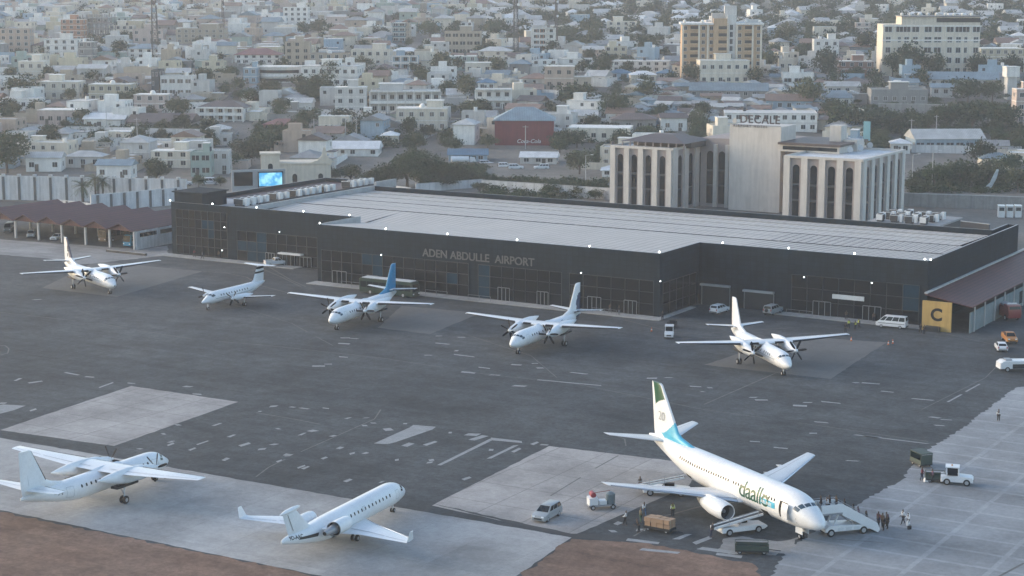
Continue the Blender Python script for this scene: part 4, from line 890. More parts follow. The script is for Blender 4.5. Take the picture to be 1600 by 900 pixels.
for k, (px, py) in enumerate([(1309, 236), (1329, 237), (1345, 234), (1360, 230)]):
    u, v = huv(px, py, ZH + .5); t = thing("satellite_dish", f"white satellite dish on the hotel's right roof, {['leftmost', 'second from the left', 'third from the left', 'rightmost'][k]} of four", "satellite dish", W(u, v, ZH + .06), TH, "dishes on the hotel roof")
    b = MB(); b.loft([[(r_ * math.cos(q), -.3 + d, 1.0 + r_ * math.sin(q)) for q in (2 * math.pi * j / 14 for j in range(14))] for d, r_ in ((0, .8), (.2, .5), (.28, .03))], PAINT); b.build("reflector", t, smooth=True)
    b = MB(); b.tube((0, .05, 0), (0, .05, 1), .06, .06, STEEL, 8); b.build("mast", t)
t = thing("banner_pole", "tall pale blue advertising banner standing on the hotel's right roof", "banner", W(*huv(1354, 229, ZH), ZH + .06), TH)
b = MB(); b.box(-1.0, .9, -.1, .1, 1.5, 6.6, mat("banner_blue", (.16, .34, .40), .6)); b.build("banner", t); b = MB(); b.tube((0, .15, 0), (0, .15, 6.4), .08, .06, STEEL, 8); b.build("pole", t)
# annex with air conditioners right of the hotel, yard wall
t = thing("plant_annex", "low flat grey annex carrying air conditioners at the hotel's right foot", "annex", W(0, 0), TH)
e0, ve = huv(1352, 349, 5.5); e0b = e0 + 16
b = MB(); b.box(e0, e0b, ve, ve + 19, 0, 5.4, mat("annex_wall", (.05, .052, .056), .8)); b.build("wall", t); b = MB(); b.box(e0 - .4, e0b + .4, ve - .4, ve + 19.4, 5.403, 5.8, mat("annex_roof", (.26, .265, .27), .85)); b.build("roof", t)
ANX = [(e0 + 2.5 + 3.4 * (k % 4), ve + 3 + 4.6 * (k // 4)) for k in range(12)]
sp = ["front left", "front centre-left", "front centre-right", "front right", "second row left", "second row centre-left", "second row centre-right", "second row right", "back left", "back centre-left", "back centre-right", "back right"]
for k, (u, v) in enumerate(ANX): ac_unit("air_conditioner", f"white box air conditioner on the grey annex by the hotel, {sp[k]}", W(u, v, 5.8), TH + R(90 if k % 3 == 0 else 0), 2.0, "air conditioners on the annex roof")
# ventilator cabinets in the far right yard
for k, px in enumerate((1564, 1577, 1590)):
    t = thing("generator_cabinet", f"tall pale generator cabinet in the right yard, {['leftmost', 'middle', 'rightmost'][k]} of three", "generator", G(px, 339), R(-8), "generators in the right yard")
    b = MB(); b.box(-.8, .8, -1.2, 1.2, 0, 2.9, ACW); b.build("casing", t); b = MB(); b.box(-.62, .62, -1.24, -1.203, 1.7, 2.6, ACD); b.build("louvre", t); b = MB(); b.box(-.86, .86, -1.3, 1.3, 2.903, 3.05, PAINT); b.build("lid", t)
def yard_wall(label, a, b_, h, m, th=.35):
    d = b_ - a; t = thing("yard_wall", label, "wall", (a.x, a.y, a.z), math.atan2(d.y, d.x)); b = MB(); b.box(0, d.length, 0, th, -1.5, h, m); b.build("wall_face", t)
    b = MB(); b.box(-.05, d.length + .05, -.06, th + .06, h + .003, h + .16, POST); b.build("coping", t); return t
GREYW = mat("grey_block_wall", (0.27, 0.265, 0.255), 0.9, var=0.2, streak=0.2)
yard_wall("long grey block wall across the right yard in front of the trees", G(1412, 322), G(1640, 330), 3.4, GREYW)
yard_wall("low dark wall inside the yard behind the terminal's right end", G(1445, 352), G(1545, 364), 2.0, mat("dark_wall", (.06, .06, .064), .9))
yard_wall("curving pale boundary wall behind the shrub row, left of the hotel", G(752, 298), G(955, 312), 3.0, WALLW)
yard_wall("short pale wall running from the car park to the shrub row", G(650, 300), G(758, 292), 2.2, WALLW)
yard_wall("pale retaining wall behind the terminal's back left corner", G(578, 302), G(640, 311), 3.0, WALLW)
# ------------------------------------------------------------------ lit screen, cream gatehouse
t = thing("led_billboard", "grey billboard frame with a lit bright blue screen behind the terminal's left roof", "billboard", (*G(405, 318).to_2d(), 0), R(14))
hb = 9.2
b = MB(); b.box(-7.2, 7.2, 0, .8, 0, hb, mat("billboard_grey", (.30, .31, .32), .7, var=.15)); b.build("panel", t)
b = MB(); b.box(-6.6, -1.6, -.06, -.003, 4.9, hb - .6, CURT); b.build("louvred_window", t)
def screen_mat():
    m = bpy.data.materials.new("lit_screen"); m.use_nodes = True; n = m.node_tree.nodes; L = m.node_tree.links; b = n["Principled BSDF"]
    tc = n.new("ShaderNodeTexCoord"); ns = n.new("ShaderNodeTexNoise"); ns.inputs["Scale"].default_value = .9; ns.inputs["Detail"].default_value = 3; L.new(tc.outputs["Object"], ns.inputs["Vector"])
    cr = n.new("ShaderNodeValToRGB"); cr.color_ramp.elements[0].position = .42; cr.color_ramp.elements[0].color = (.05, .38, .75, 1); cr.color_ramp.elements[1].position = .6; cr.color_ramp.elements[1].color = (.35, .8, 1, 1)
    L.new(ns.outputs["Fac"], cr.inputs[0]); L.new(cr.outputs[0], b.inputs["Emission Color"]); b.inputs["Emission Strength"].default_value = .42; b.inputs["Base Color"].default_value = (.02, .02, .02, 1); return m
b = MB(); b.box(-.2, 6.6, -.3, -.003, 4.4, 8.6, DARK); f_ = b.build("screen_frame", t); b = MB(); b.quad((0.1, -.31, 4.7), (6.3, -.31, 4.7), (6.3, -.31, 8.3), (.1, -.31, 8.3), screen_mat()); b.build("lit_screen", f_)
GATE = mat("gatehouse_cream", (0.56, 0.50, 0.41), 0.85, var=0.12, streak=.12)
t = thing("gatehouse", "cream gatehouse with arched windows and a curved pointed gable behind the lit screen", "gatehouse", (*G(415, 292).to_2d(), 0), R(8))
b = MB(); b.box(0, 19, 0, 9, -.3, 6.5, GATE); b.box(-1.2, 4.2, -1.0, 4.5, -.3, 9.5, GATE); b.build("wall", t)
b = MB(); b.box(-1.5, 4.5, -1.3, 4.8, 9.503, 9.9, GATE); b.box(4.3, 19.3, -.3, 9.3, 6.503, 6.9, GATE); b.build("parapet", t)
b = MB(); pr = [(13.0, 6.9), (15.2, 7.6), (16.3, 8.8), (16.9, 11.2), (17.5, 11.2), (18.0, 8.8), (19.2, 7.4), (20.5, 6.9)]
b.loft([[(x, y, z) for x, z in pr] for y in (-.2, .5)], GATE); b.build("curved_gable", t)
for x, z, y in ((1.5, 4.2, -1.03), (8.5, 1.0, -.03), (16.0, 1.0, -.03)):
    pts = [(x - .7, z), (x + .7, z), (x + .7, z + 2)] + [(x + .7 * math.cos(a), z + 2 + .7 * math.sin(a)) for a in (math.pi * k / 6 for k in range(1, 6))] + [(x - .7, z + 2)]; b = MB(); b.poly([(p, y, q) for p, q in pts], GLASS); b.build("arched_window", t)
# ------------------------------------------------------------------ yellow panel with the letter C, red roofed walkway at the right
YEL = mat("yellow_panel", (0.46, 0.30, 0.10), 0.6, var=0.12, streak=.15)
t = thing("yellow_sign_wall", "yellow panel with a black letter C at the terminal's right corner", "sign", W(121.3, 13.4), TH)
b = MB(); b.box(0, 5.2, -.2, .2, 0, 5.2, YEL); b.build("panel", t); text_obj("sign_letter", "C", 3.0, BLACK, t, (1.5, -.21, 1.9), bold=.10, extrude=.01)
b = MB(); b.box(.9, 3.4, -1.3, -.3, 0, .9, DARK); b.build("kerb_box", t)
t = thing("covered_walkway", "dark red corrugated roof along the terminal's right side wall", "canopy", W(121.2, 14.0), TH)
b = MB(); b.loft([[(.1, y, 6.2), (8.6, y, 4.6), (8.6, y, 4.45), (.1, y, 6.05)] for y in (.2, 62)], REDR); b.build("roof", t)
b = MB(); b.box(.05, .6, .2, 66, 6.25, 6.5, POST); b.build("flashing", t)
b = MB(); b.box(8.2, 8.4, .2, 62, 0, 3.6, mat("walkway_wall", (.17, .21, .22), .85, var=.2, streak=.2)); b.build("side_wall", t)
for k in range(10):
    b = MB(); b.box(8.42, 8.6, 2 + 6 * k, 2.3 + 6 * k, 0, 4.4, POST); b.build("post", t)
for k in range(5):
    b = MB(); b.box(8.402, 8.44, 30 + 5.5 * k, 32.8 + 5.5 * k, .6, 2.9, GLASS); b.build("opening", t)
# ================================================================== VEHICLES AND GROUND EQUIPMENT
def cmat(name, c, **k): return mat(name, c, 0.35, var=.06, coat=.2, **k)
SILV = cmat("silver_paint", (.30, .315, .32)); ORNG = cmat("orange_paint", (.40, .17, .045)); REDP = cmat("red_paint", (.20, .03, .03)); GRNP = cmat("dark_green_paint", (.012, .035, .026)); BLUP = cmat("blue_paint", (.03, .22, .38)); BRNP = cmat("brown_paint", (.17, .12, .085)); GRYP = cmat("grey_paint", (.22, .23, .24))
HEADL = mat("headlight", (.75, .78, .8), .15); TAILL = mat("taillight", (.30, .02, .02), .3)
def vwheel(t, x, y, r, wd=.22):
    b = MB(); n = 16; s = 1 if y > 0 else -1
    b.loft([[(x + q * math.cos(a), y + o, r + q * math.sin(a)) for a in (2 * math.pi * k / n for k in range(n))] for o, q in ((-wd / 2, r * .9), (-wd * .3, r), (wd * .3, r), (wd / 2, r * .9))], TYRE)
    w_ = b.build("wheel", t, smooth=True, angle=40); b = MB(); b.tube((x, y - wd / 2 - .012, r), (x, y + wd / 2 + .012, r), r * .58, r * .58, RIM, 12); b.build("rim", w_)
def chamfer(b, pts, W_, m, inset=.05, top=None):
    # side outline (x, z) carried across the width, drawn in a little at both flanks
    cx = sum(p[0] for p in pts) / len(pts); cz = sum(p[1] for p in pts) / len(pts)
    sh = [(cx + (x - cx) * (1 - inset * .7), cz + (z - cz) * (1 - inset)) for x, z in pts]
    rr = []
    for y, P in ((-W_ / 2, sh), (-W_ / 2 + .09, pts), (W_ / 2 - .09, pts), (W_ / 2, sh)): rr.append([(x, y, z) for x, z in P])
    b.loft(rr, m)
KINDS = {  # lower outline, belt line box, roof box, wheel radius, wheel x
    'minivan': dict(L=4.6, W_=1.78, low=[(-2.3, .3), (2.3, .3), (2.32, .62), (2.2, .86), (1.3, 1.02), (-2.26, 1.02), (-2.32, .6)], g0=(-2.22, 1.32, 1.0), g1=(-2.0, .35, 1.68), r=.33, wx=(1.4, -1.4)),
    'suv': dict(L=4.8, W_=1.88, low=[(-2.35, .42), (2.35, .42), (2.4, .8), (2.3, 1.06), (1.1, 1.14), (-2.36, 1.14), (-2.4, .7)], g0=(-2.3, 1.1, 1.12), g1=(-2.2, .45, 1.86), r=.39, wx=(1.45, -1.4)),
    'minibus': dict(L=5.4, W_=1.9, low=[(-2.65, .35), (2.6, .35), (2.7, .7), (2.55, 1.05), (2.2, 1.2), (-2.65, 1.2), (-2.7, .7)], g0=(-2.64, 2.25, 1.18), g1=(-2.55, 1.25, 2.2), r=.35, wx=(1.65, -1.7)),
    'sedan': dict(L=4.3, W_=1.7, low=[(-2.1, .3), (2.1, .3), (2.15, .6), (2.0, .8), (.9, .92), (-1.7, .94), (-2.12, .85), (-2.15, .5)], g0=(-1.85, 1.05, .9), g1=(-1.25, .2, 1.42), r=.31, wx=(1.3, -1.3)),
    'pickup': dict(L=5.1, W_=1.8, low=[(-2.5, .45), (2.5, .45), (2.55, .8), (2.4, 1.04), (1.3, 1.1), (-2.5, 1.1), (-2.55, .7)], g0=(-.6, 1.3, 1.08), g1=(-.45, .6, 1.76), r=.37, wx=(1.55, -1.55)),
}
def car(name, label, kind, cat, pos, rz, paint, group=None, bar=False):
    k = KINDS[kind]; t = thing(name, label, cat, pos, rz, group); W_ = k['W_']
    b = MB(); chamfer(b, k['low'], W_, paint, .06); b.build("body", t, smooth=True, angle=30)
    x0, x1, z0 = k['g0']; X0, X1, z1 = k['g1']; w0, w1 = W_ / 2 - .04, W_ / 2 - .22
    lo = [(x0, -w0, z0), (x1, -w0, z0), (x1, w0, z0), (x0, w0, z0)]; hi = [(X0, -w1, z1 - .06), (X1, -w1, z1 - .06), (X1, w1, z1 - .06), (X0, w1, z1 - .06)]; tp = [(X0 + .12, -w1 + .12, z1), (X1 - .12, -w1 + .12, z1), (X1 - .12, w1 - .12, z1), (X0 + .12, w1 - .12, z1)]
    b = MB(); b.loft([lo, hi, tp], paint); b.build("cabin", t, smooth=True, angle=30)
    def L3(a, c, f): return tuple(p + (q - p) * f for p, q in zip(a, c))
    def pane(name_, A, B_, C_, D_, u0, u1, v0, v1, nrm):
        f = lambda u, v: L3(L3(A, B_, u), L3(D_, C_, u), v); b = MB(); b.quad(*[tuple(c + d * .012 for c, d in zip(f(u, v), nrm)) for u, v in ((u0, v0), (u1, v0), (u1, v1), (u0, v1))], GLASS); b.build(name_, t)
    pane("windscreen", lo[1], lo[2], hi[2], hi[1], .06, .94, .12, .94, (1, 0, .6)); pane("rear_window", lo[3], lo[0], hi[0], hi[3], .08, .92, .25, .92, (-1, 0, .3))
    cuts = {'minibus': [(.03, .26), (.28, .52), (.54, .78), (.81, .97)], 'pickup': [(.05, .46), (.52, .93)]}.get(kind, [(.04, .32), (.35, .63), (.67, .93)])
    for u0, u1 in cuts:
        pane("side_window", lo[0], lo[1], hi[1], hi[0], u0, u1, .18, .92, (0, -1, .3)); pane("side_window", lo[2], lo[3], hi[3], hi[2], 1 - u1, 1 - u0, .18, .92, (0, 1, .3))
    for x in k['wx']:
        for s in (1, -1): vwheel(t, x, s * (W_ / 2 - .11), k['r'])
    fx = k['low'][2][0]; rx = k['low'][-1][0]; hz = (k['low'][2][1] + k['low'][3][1]) / 2
    for s in (1, -1):
        b = MB(); b.box(fx - .25, fx - .02, s * (W_ / 2 - .32) - .16, s * (W_ / 2 - .32) + .16, hz - .08, hz + .08, HEADL); b.build("headlight", t)
        b = MB(); b.box(rx + .01, rx + .16, s * (W_ / 2 - .18) - .09, s * (W_ / 2 - .18) + .09, hz - .05, hz + .3, TAILL); b.build("taillight", t)
    b = MB(); b.box(fx - .12, fx + .03, -W_ * .28, W_ * .28, .42, .6, DARK); b.build("grille", t)
    b = MB(); b.box(rx - .04, rx + .1, -W_ * .42, W_ * .42, .36, .52, DARK); b.build("rear_bumper", t)
    if kind == 'pickup':
        b = MB(); b.box(-2.4, -.7, -W_ / 2 + .14, W_ / 2 - .14, 1.098, 1.106, DARK); b.build("load_bed", t)
        b = MB()
        for s in (1, -1): b.box(-2.5, -.62, s * (W_ / 2 - .1) - .045, s * (W_ / 2 - .1) + .045, 1.1, 1.28, paint)
        b.box(-2.54, -2.45, -W_ / 2 + .06, W_ / 2 - .06, 1.1, 1.28, paint); b.build("bed_side", t)
    if kind == 'suv':
        b = MB(); b.tube((-2.42, .1, 1.0), (-2.6, .1, 1.0), .33, .31, DARK, 14); b.build("spare_wheel", t)
    if kind == 'minibus':
        b = MB()
        for s in (1, -1): b.box(-2.5, 2.2, s * W_ / 2 - .004 if s > 0 else s * W_ / 2 - .006, s * W_ / 2 + .006 if s > 0 else s * W_ / 2 + .004, .86, .94, DARK)
        b.build("side_stripe", t)
    if bar: b = MB(); b.box(-.1, .15, -.45, .45, z1, z1 + .14, mat("amber", (.45, .2, .03), .3)); b.build("light_bar", t)
    return t
def two(pr, pf): a = G(*pr); c = G(*pf); return (a + c) / 2, math.atan2(c.y - a.y, c.x - a.x)
p, h = two((866, 803), (843, 816)); car("minivan", "silver minivan on the large concrete stand facing the dirt verge", 'minivan', "van", p, h, SILV)
p, h = two((1112, 492), (1136, 485)); car("minivan", "white minivan parked before the terminal garage doors", 'minivan', "van", p, h, PAINT)
p, h = two((1197, 494), (1218, 487)); car("off_road_car", "pale off-road car with spare wheel behind, by the terminal's second garage door", 'suv', "car", p, h, SILV)
p, h = two((1416, 514), (1371, 510)); car("minibus", "white minibus with a dark side stripe left of the yellow panel", 'minibus', "minibus", p, h, PAINT)
p, h = two((417, 416), (446, 414)); car("pickup_truck", "white pickup truck beside the terminal's left entrance", 'pickup', "pickup", p, h, PAINT)
p, h = two((1572, 521), (1578, 537)); car("pickup_truck", "orange pickup truck at the right edge behind the small white car", 'pickup', "pickup", G(1577, 534), h + R(8), ORNG)
p, h = two((1562, 537), (1565, 549)); car("hatchback", "small white car parked before the orange pickup at the right edge", 'sedan', "car", G(1564, 547), h + R(185), PAINT)
p, h = two((66, 309), (92, 308)); car("off_road_car", "white car parked by the low garage block, left of the palms", 'suv', "car", p, h, PAINT)
p, h = two((100, 372), (78, 377)); car("hatchback", "small white car under the car shelter, nearest to the posts", 'sedan', "car", p, h + R(10), PAINT)
p, h = two((52, 366), (46, 376)); car("pickup_truck", "dusty white pickup facing out of the left shelters", 'pickup', "pickup", p, h, SILV)
p, h = two((22, 356), (6, 368)); car("minibus", "grey minibus half hidden at the left end of the shelters", 'minibus', "minibus", p, h, GRYP)

def bus(label, pos, rz, paint, L=11.5, stripe=None, wf=2.5, hh=3.05, roofm=None):
    t = thing("bus", label, "bus", pos, rz); b = MB(); chamfer(b, [(-L / 2, .35), (L / 2, .35), (L / 2 + .04, 1.2), (L / 2 - .12, hh - .15), (L / 2 - .4, hh), (-L / 2 + .3, hh), (-L / 2, hh - .2)], wf, paint, .02); b.build("body", t, smooth=True, angle=30)
    n = int(L / 1.5)
    for k in range(n):
        x = -L / 2 + .35 + (L - .7) * k / n
        for s in (1, -1):
            b = MB(); y = s * (wf / 2 + .012); b.quad((x, y, 1.35), (x + (L - .7) / n - .12, y, 1.35), (x + (L - .7) / n - .12, y, 2.5), (x, y, 2.5), GLASS); b.build("side_window", t)
    b = MB(); b.quad((L / 2 + .055, -1.05, 1.25), (L / 2 + .055, 1.05, 1.25), (L / 2 - .08, 1.05, 2.65), (L / 2 - .08, -1.05, 2.65), GLASS); b.build("windscreen", t)
    b = MB(); b.box(-L / 2 + .5, L / 2 - .6, -.95, .95, hh + .002, hh + .12, roofm or PAINT); b.build("roof_panel", t)
    for x in (L / 2 - 2.2, -L / 2 + 2.6):
        for s in (1, -1): vwheel(t, x, s * (wf / 2 - .14), .48, .3)
    for s in (1, -1): b = MB(); b.box(L / 2 - .02, L / 2 + .07, s * .9 - .18, s * .9 + .18, .7, .92, HEADL); b.build("headlight", t)
    if stripe: text_obj("bus_lettering", stripe, .8, PAINT, t, (-L / 2 + 1.2, -wf / 2 - .02, .55))
    return t
bus("long dark green apron bus with a white roof behind the blue finned turboprop", (G(565, 456) + G(645, 468)) / 2 + V2 * .8, TH, GRNP, 12.5, hh=3.1, roofm=OFFWH)
p, h = two((176, 372), (160, 384)); bus("brown bus parked under the middle car shelter", p + V2 * 3, TH + R(-90), BRNP, 9.5, roofm=BRNP)
bus("bright blue bus under the right car shelter beside the white end wall", G(201, 386) + V2 * 3.4, TH + R(-90), BLUP, 8, roofm=BLUP, wf=2.3, hh=2.7)

# ---- tow tractors
def tractor(label, pos, rz, cab_back=True):
    t = thing("tow_tractor", label, "tractor", pos, rz); b = MB()
    chamfer(b, [(-1.9, .4), (1.95, .4), (2.0, .85), (1.8, 1.05), (.3, 1.15), (-1.9, 1.1)], 1.75, PAINT, .05); b.build("body", t, smooth=True, angle=30)
    b = MB()
    for x, y in ((.25, .72), (.25, -.72), (-1.25, .72), (-1.25, -.72)): b.bar((x, y, 1.05), (x - .08 * (x > 0), y * .95, 2.15), .1, PAINT)
    b.box(-1.38, .3, -.8, .8, 2.15, 2.27, PAINT); b.build("cab_frame", t)
    b = MB(); b.quad((.25, -.66, 1.2), (.25, .66, 1.2), (.18, .62, 2.1), (.18, -.62, 2.1), GLASS); b.build("windscreen", t)
    for s in (1, -1): b = MB(); b.quad((-1.1, s * .73, 1.2), (.12, s * .73, 1.2), (.08, s * .7, 2.08), (-1.1, s * .7, 2.08), GLASS); b.build("side_window", t)
    b = MB(); b.quad((-1.26, .6, 1.3), (-1.26, -.6, 1.3), (-1.26, -.6, 2.05), (-1.26, .6, 2.05), GLASS); b.build("rear_window", t)
    for x in (1.2, -1.15):
        for s in (1, -1): vwheel(t, x, s * .8, .42, .28)
    b = MB(); b.tube((-.6, 0, 2.27), (-.6, 0, 2.42), .1, .08, mat("amber", (.45, .2, .03), .3), 8); b.build("beacon", t)
    b = MB(); b.box(1.98, 2.05, -.5, .5, .55, .8, DARK); b.build("grille", t); b = MB(); b.box(-2.2, -1.9, -.1, .1, .45, .55, DARK); b.build("tow_hitch", t); return t
p, h = two((1479, 755), (1510, 757)); tractor("white tow tractor pulling carts across the slab concrete, beside two porters", p, h)
def open_tug(label, pos, rz):
    t = thing("baggage_tug", label, "tug", pos, rz); b = MB(); chamfer(b, [(-1.5, .35), (1.5, .35), (1.55, .8), (1.3, 1.15), (.35, 1.2), (.25, .75), (-1.5, .75)], 1.5, PAINT, .05); b.build("body", t, smooth=True, angle=30)
    b = MB(); b.box(-.9, -.4, -.55, .55, .75, 1.3, BLACK); b.build("seat", t); b = MB()
    for x, y in ((.35, .65), (.35, -.65), (-1.2, .65), (-1.2, -.65)): b.bar((x, y, .9), (x, y, 2.0), .07, PAINT)
    b.box(-1.3, .5, -.75, .75, 2.0, 2.1, PAINT); b.build("canopy", t); b = MB(); b.quad((.36, -.6, 1.25), (.36, .6, 1.25), (.34, .6, 1.9), (.34, -.6, 1.9), GLASS); b.build("windscreen", t)
    for x in (.95, -.95):
        for s in (1, -1): vwheel(t, x, s * .65, .36, .24)
    b = MB(); b.box(1.5, 1.58, -.4, .4, .55, .75, DARK); b.build("grille", t); return t
p, h = two((1047, 520), (1044, 535)); open_tug("small white tug with a roof and dark cart behind, left of the all white turboprop", p, h)
# ---- carts
GREENM = mat("cart_green", (.045, .065, .055), .6, var=.2); WOODM = mat("carton_brown", (.34, .22, .14), .85, var=.2); BAGS = [mat("bag_grey", (.12, .12, .13), .8), mat("bag_red", (.22, .04, .045), .7), mat("bag_blue", (.06, .12, .17), .7)]
def cart(label, pos, rz, L=3.0, W_=1.5, rails=True, roof=False, m=GREENM, load=None, grp=None, name="baggage_cart"):
    t = thing(name, label, "cart", pos, rz, grp); b = MB(); b.box(-L / 2, L / 2, -W_ / 2, W_ / 2, .45, .58, m); b.box(-L / 2, L / 2, -W_ / 2, W_ / 2, .3, .45, DARK); b.build("deck", t)
    b = MB()
    if rails:
        hh = 1.75 if roof else 1.2
        for x in (-L / 2 + .05, L / 2 - .05):
            for y in (-W_ / 2 + .05, W_ / 2 - .05): b.bar((x, y, .58), (x, y, hh), .07, m)
            for z in (.85, hh): b.bar((x, -W_ / 2, z), (x, W_ / 2, z), .06, m)
            b.box(x - .02, x + .02, -W_ / 2 + .06, W_ / 2 - .06, .58, hh - .1, m)
        for y in (-W_ / 2 + .05, W_ / 2 - .05):
            b.box(-L / 2, L / 2, y - .02, y + .02, .58, .95, m); b.bar((-L / 2, y, hh), (L / 2, y, hh), .06, m)
        b.build("side_rails", t)
    if roof: b = MB(); b.box(-L / 2, L / 2, -W_ / 2, W_ / 2, 1.78, 1.85, m); b.build("roof", t)
    for x in (-L / 2 + .5, L / 2 - .5):
        for s in (1, -1): vwheel(t, x, s * (W_ / 2 - .18), .26, .16)
    b = MB(); b.bar((L / 2, 0, .42), (L / 2 + 1.3, 0, .3), .07, DARK); b.build("drawbar", t); return t
def load_boxes(label, base, rz, n, m, size, off, name, group, seed=1):
    r = random.Random(seed); a, c = math.cos(rz), math.sin(rz); out = []
    for k in range(n):
        x, y, z = off(k); s = [q * r.uniform(.88, 1.08) for q in size]; b = MB(); b.box(-s[0] / 2, s[0] / 2, -s[1] / 2, s[1] / 2, 0, s[2], m if not isinstance(m, list) else m[k % len(m)])
        b.box(-s[0] / 2 - .004, s[0] / 2 + .004, -.04, .04, .01, s[2] + .004, mat("parcel_tape", (.42, .34, .24), .5)) if not isinstance(m, list) else b.box(-.12, .12, -.03, .03, s[2], s[2] + .05, BLACK)
        o = b.build(name, None, (base.x + x * a - y * c, base.y + x * c + y * a, base.z + z), rz + r.uniform(-.06, .06)); tag(o, label(k), "bag" if isinstance(m, list) else "box", group); out.append(o)
p, h = two((1012, 826), (1050, 833)); cart("flat cart stacked with brown cartons, pulled by ground workers beside the jet", p, h, 3.3, 1.6, rails=False, m=DARK)
rowsn = ["front row end", "front row inner", "front row middle", "front row far end"]
load_boxes(lambda k: f"brown carton on the flat cart, {['lower', 'upper'][k // 8]} {['near', 'far'][k // 4 % 2]} row, {['first', 'second', 'third', 'last'][k % 4]} from the drawbar-free end", p, h, 16, WOODM, (.76, .72, .46), lambda k: (-1.2 + .8 * (k % 4), -.38 + .76 * (k // 4 % 2), .585 + .5 * (k // 8)), "carton", "cartons on the flat cart", 4)
p, h = two((1157, 863), (1192, 864)); cart("empty dark green cage cart standing on the pale patch below the jet's nose", p, h, 3.6, 1.6)
p, h = two((1440, 714), (1438, 731)); cart("tall dark green slatted cart at the tail of the tractor's train", G(1439, 727), R(-70), 2.6, 1.7, roof=True)
cart("low dark cart coupled directly behind the white tow tractor", G(1461, 752), R(-8), 2.4, 1.5, roof=False)
p = G(1050, 512); cart("dark baggage cart behind the small white tug", p, R(75), 2.4, 1.4, m=DARK)
# ---- ground power cart with red and grey tanks
p, h = two((923, 795), (957, 793)); t = thing("ground_service_cart", "white ground service cart with a red drum and grey tank on the concrete stand", "cart", p, h)
b = MB(); b.box(-1.7, 1.6, -.75, .75, .4, .55, STEEL); b.build("deck", t); b = MB(); chamfer(b, [(-1.65, .55), (-.55, .55), (-.55, 1.35), (-.9, 1.5), (-1.65, 1.4)], 1.4, PAINT, .06); b.build("housing", t)
b = MB(); b.tube((-1.1, -.5, 1.75), (-1.1, .5, 1.75), .32, .32, mat("drum_red", (.28, .04, .05), .5), 16); b.build("drum", t, smooth=True)
b = MB(); b.tube((1.05, 0, .55), (1.05, 0, 1.7), .55, .55, mat("tank_grey", (.13, .17, .19), .5), 18); b.tube((1.05, 0, 1.7), (1.05, 0, 1.95), .55, .2, mat("tank_grey", (.13, .17, .19), .5), 18); b.build("tank", t, smooth=True)
b = MB(); b.box(-.4, .5, -.5, .5, .55, 1.0, PAINT); b.bar((-.9, 0, 1.9), (1.0, 0, 2.1), .06, mat("pipe_red", (.22, .06, .05), .5)); b.build("pump", t)
for x in (-1.2, 1.2):
    for s in (1, -1): vwheel(t, x, s * .66, .3, .2)
# ---- belt loaders
def belt_loader(label, pos, rz, bx0, bz0, bx1, bz1):
    t = thing("belt_loader", label, "belt loader", pos, rz, "belt loaders at the jet's cargo doors"); b = MB()
    chamfer(b, [(-2.6, .4), (2.7, .4), (3.1, .62), (2.9, .85), (1.5, .98), (-2.5, .98), (-2.65, .7)], 1.9, PAINT, .05); b.build("body", t, smooth=True, angle=30)
    b = MB(); b.box(-.1, 1.1, .2, .9, .98, 1.25, BLACK); b.build("seat", t)
    for x in (1.9, -1.75):
        for s in (1, -1): vwheel(t, x, s * .88, .42, .26)
    b = MB(); A = Vector((bx0, -.35, bz0)); B_ = Vector((bx1, -.35, bz1)); b.bar(A, B_, .75, DARK, .16); c = b.build("conveyor_belt", t)
    b = MB()
    for s in (-1, 1): b.bar(A + Vector((0, s * .45, .06)), B_ + Vector((0, s * .45, .06)), .1, PAINT, .26)
    b.build("belt_side_rail", c); b = MB()
    for f in (.3, .62): q = A.lerp(B_, f); b.bar((q.x - .5, -.35, .9), (q.x, -.35, q.z - .1), .12, STEEL)
    b.build("lift_arm", t); b = MB()
    for f in (.05, .3, .6, .9): q = A.lerp(B_, f); b.bar((q.x, -.85, q.z), (q.x, -.85, q.z + .7), .04, STEEL)
    q0 = A.lerp(B_, .05); q1 = A.lerp(B_, .9); b.bar((q0.x, -.85, q0.z + .7), (q1.x, -.85, q1.z + .7), .04, STEEL); b.build("handrail", c)
    for s in (1, -1): b = MB(); b.box(3.0, 3.1, s * .65 - .12, s * .65 + .12, .6, .72, HEADL); b.build("headlight", t)
    return t
jh = JET.rotation_euler.z; jl = Vector(JET.location)
def jet_pt(x, y, z=0): return jl + Vector((x * math.cos(jh) - y * math.sin(jh), x * math.sin(jh) + y * math.cos(jh), z))
pp, hh_ = two((1120, 838), (1190, 826)); d0 = (jet_pt(-8.9, -2.1) - pp); ang = math.atan2(d0.y, d0.x)
belt_loader("white belt loader with dark conveyor reaching the jet's front cargo hatch", pp, ang, -3.6, 1.0, d0.length - .1, 2.0)
pp, hh_ = two((1018, 777), (1060, 768)); d0 = (jet_pt(-24.7, -2.0) - pp); ang = math.atan2(d0.y, d0.x)
belt_loader("white belt loader reaching the jet's rear cargo hatch behind the wing", pp, ang, -3.6, .9, d0.length - .1, 2.3)
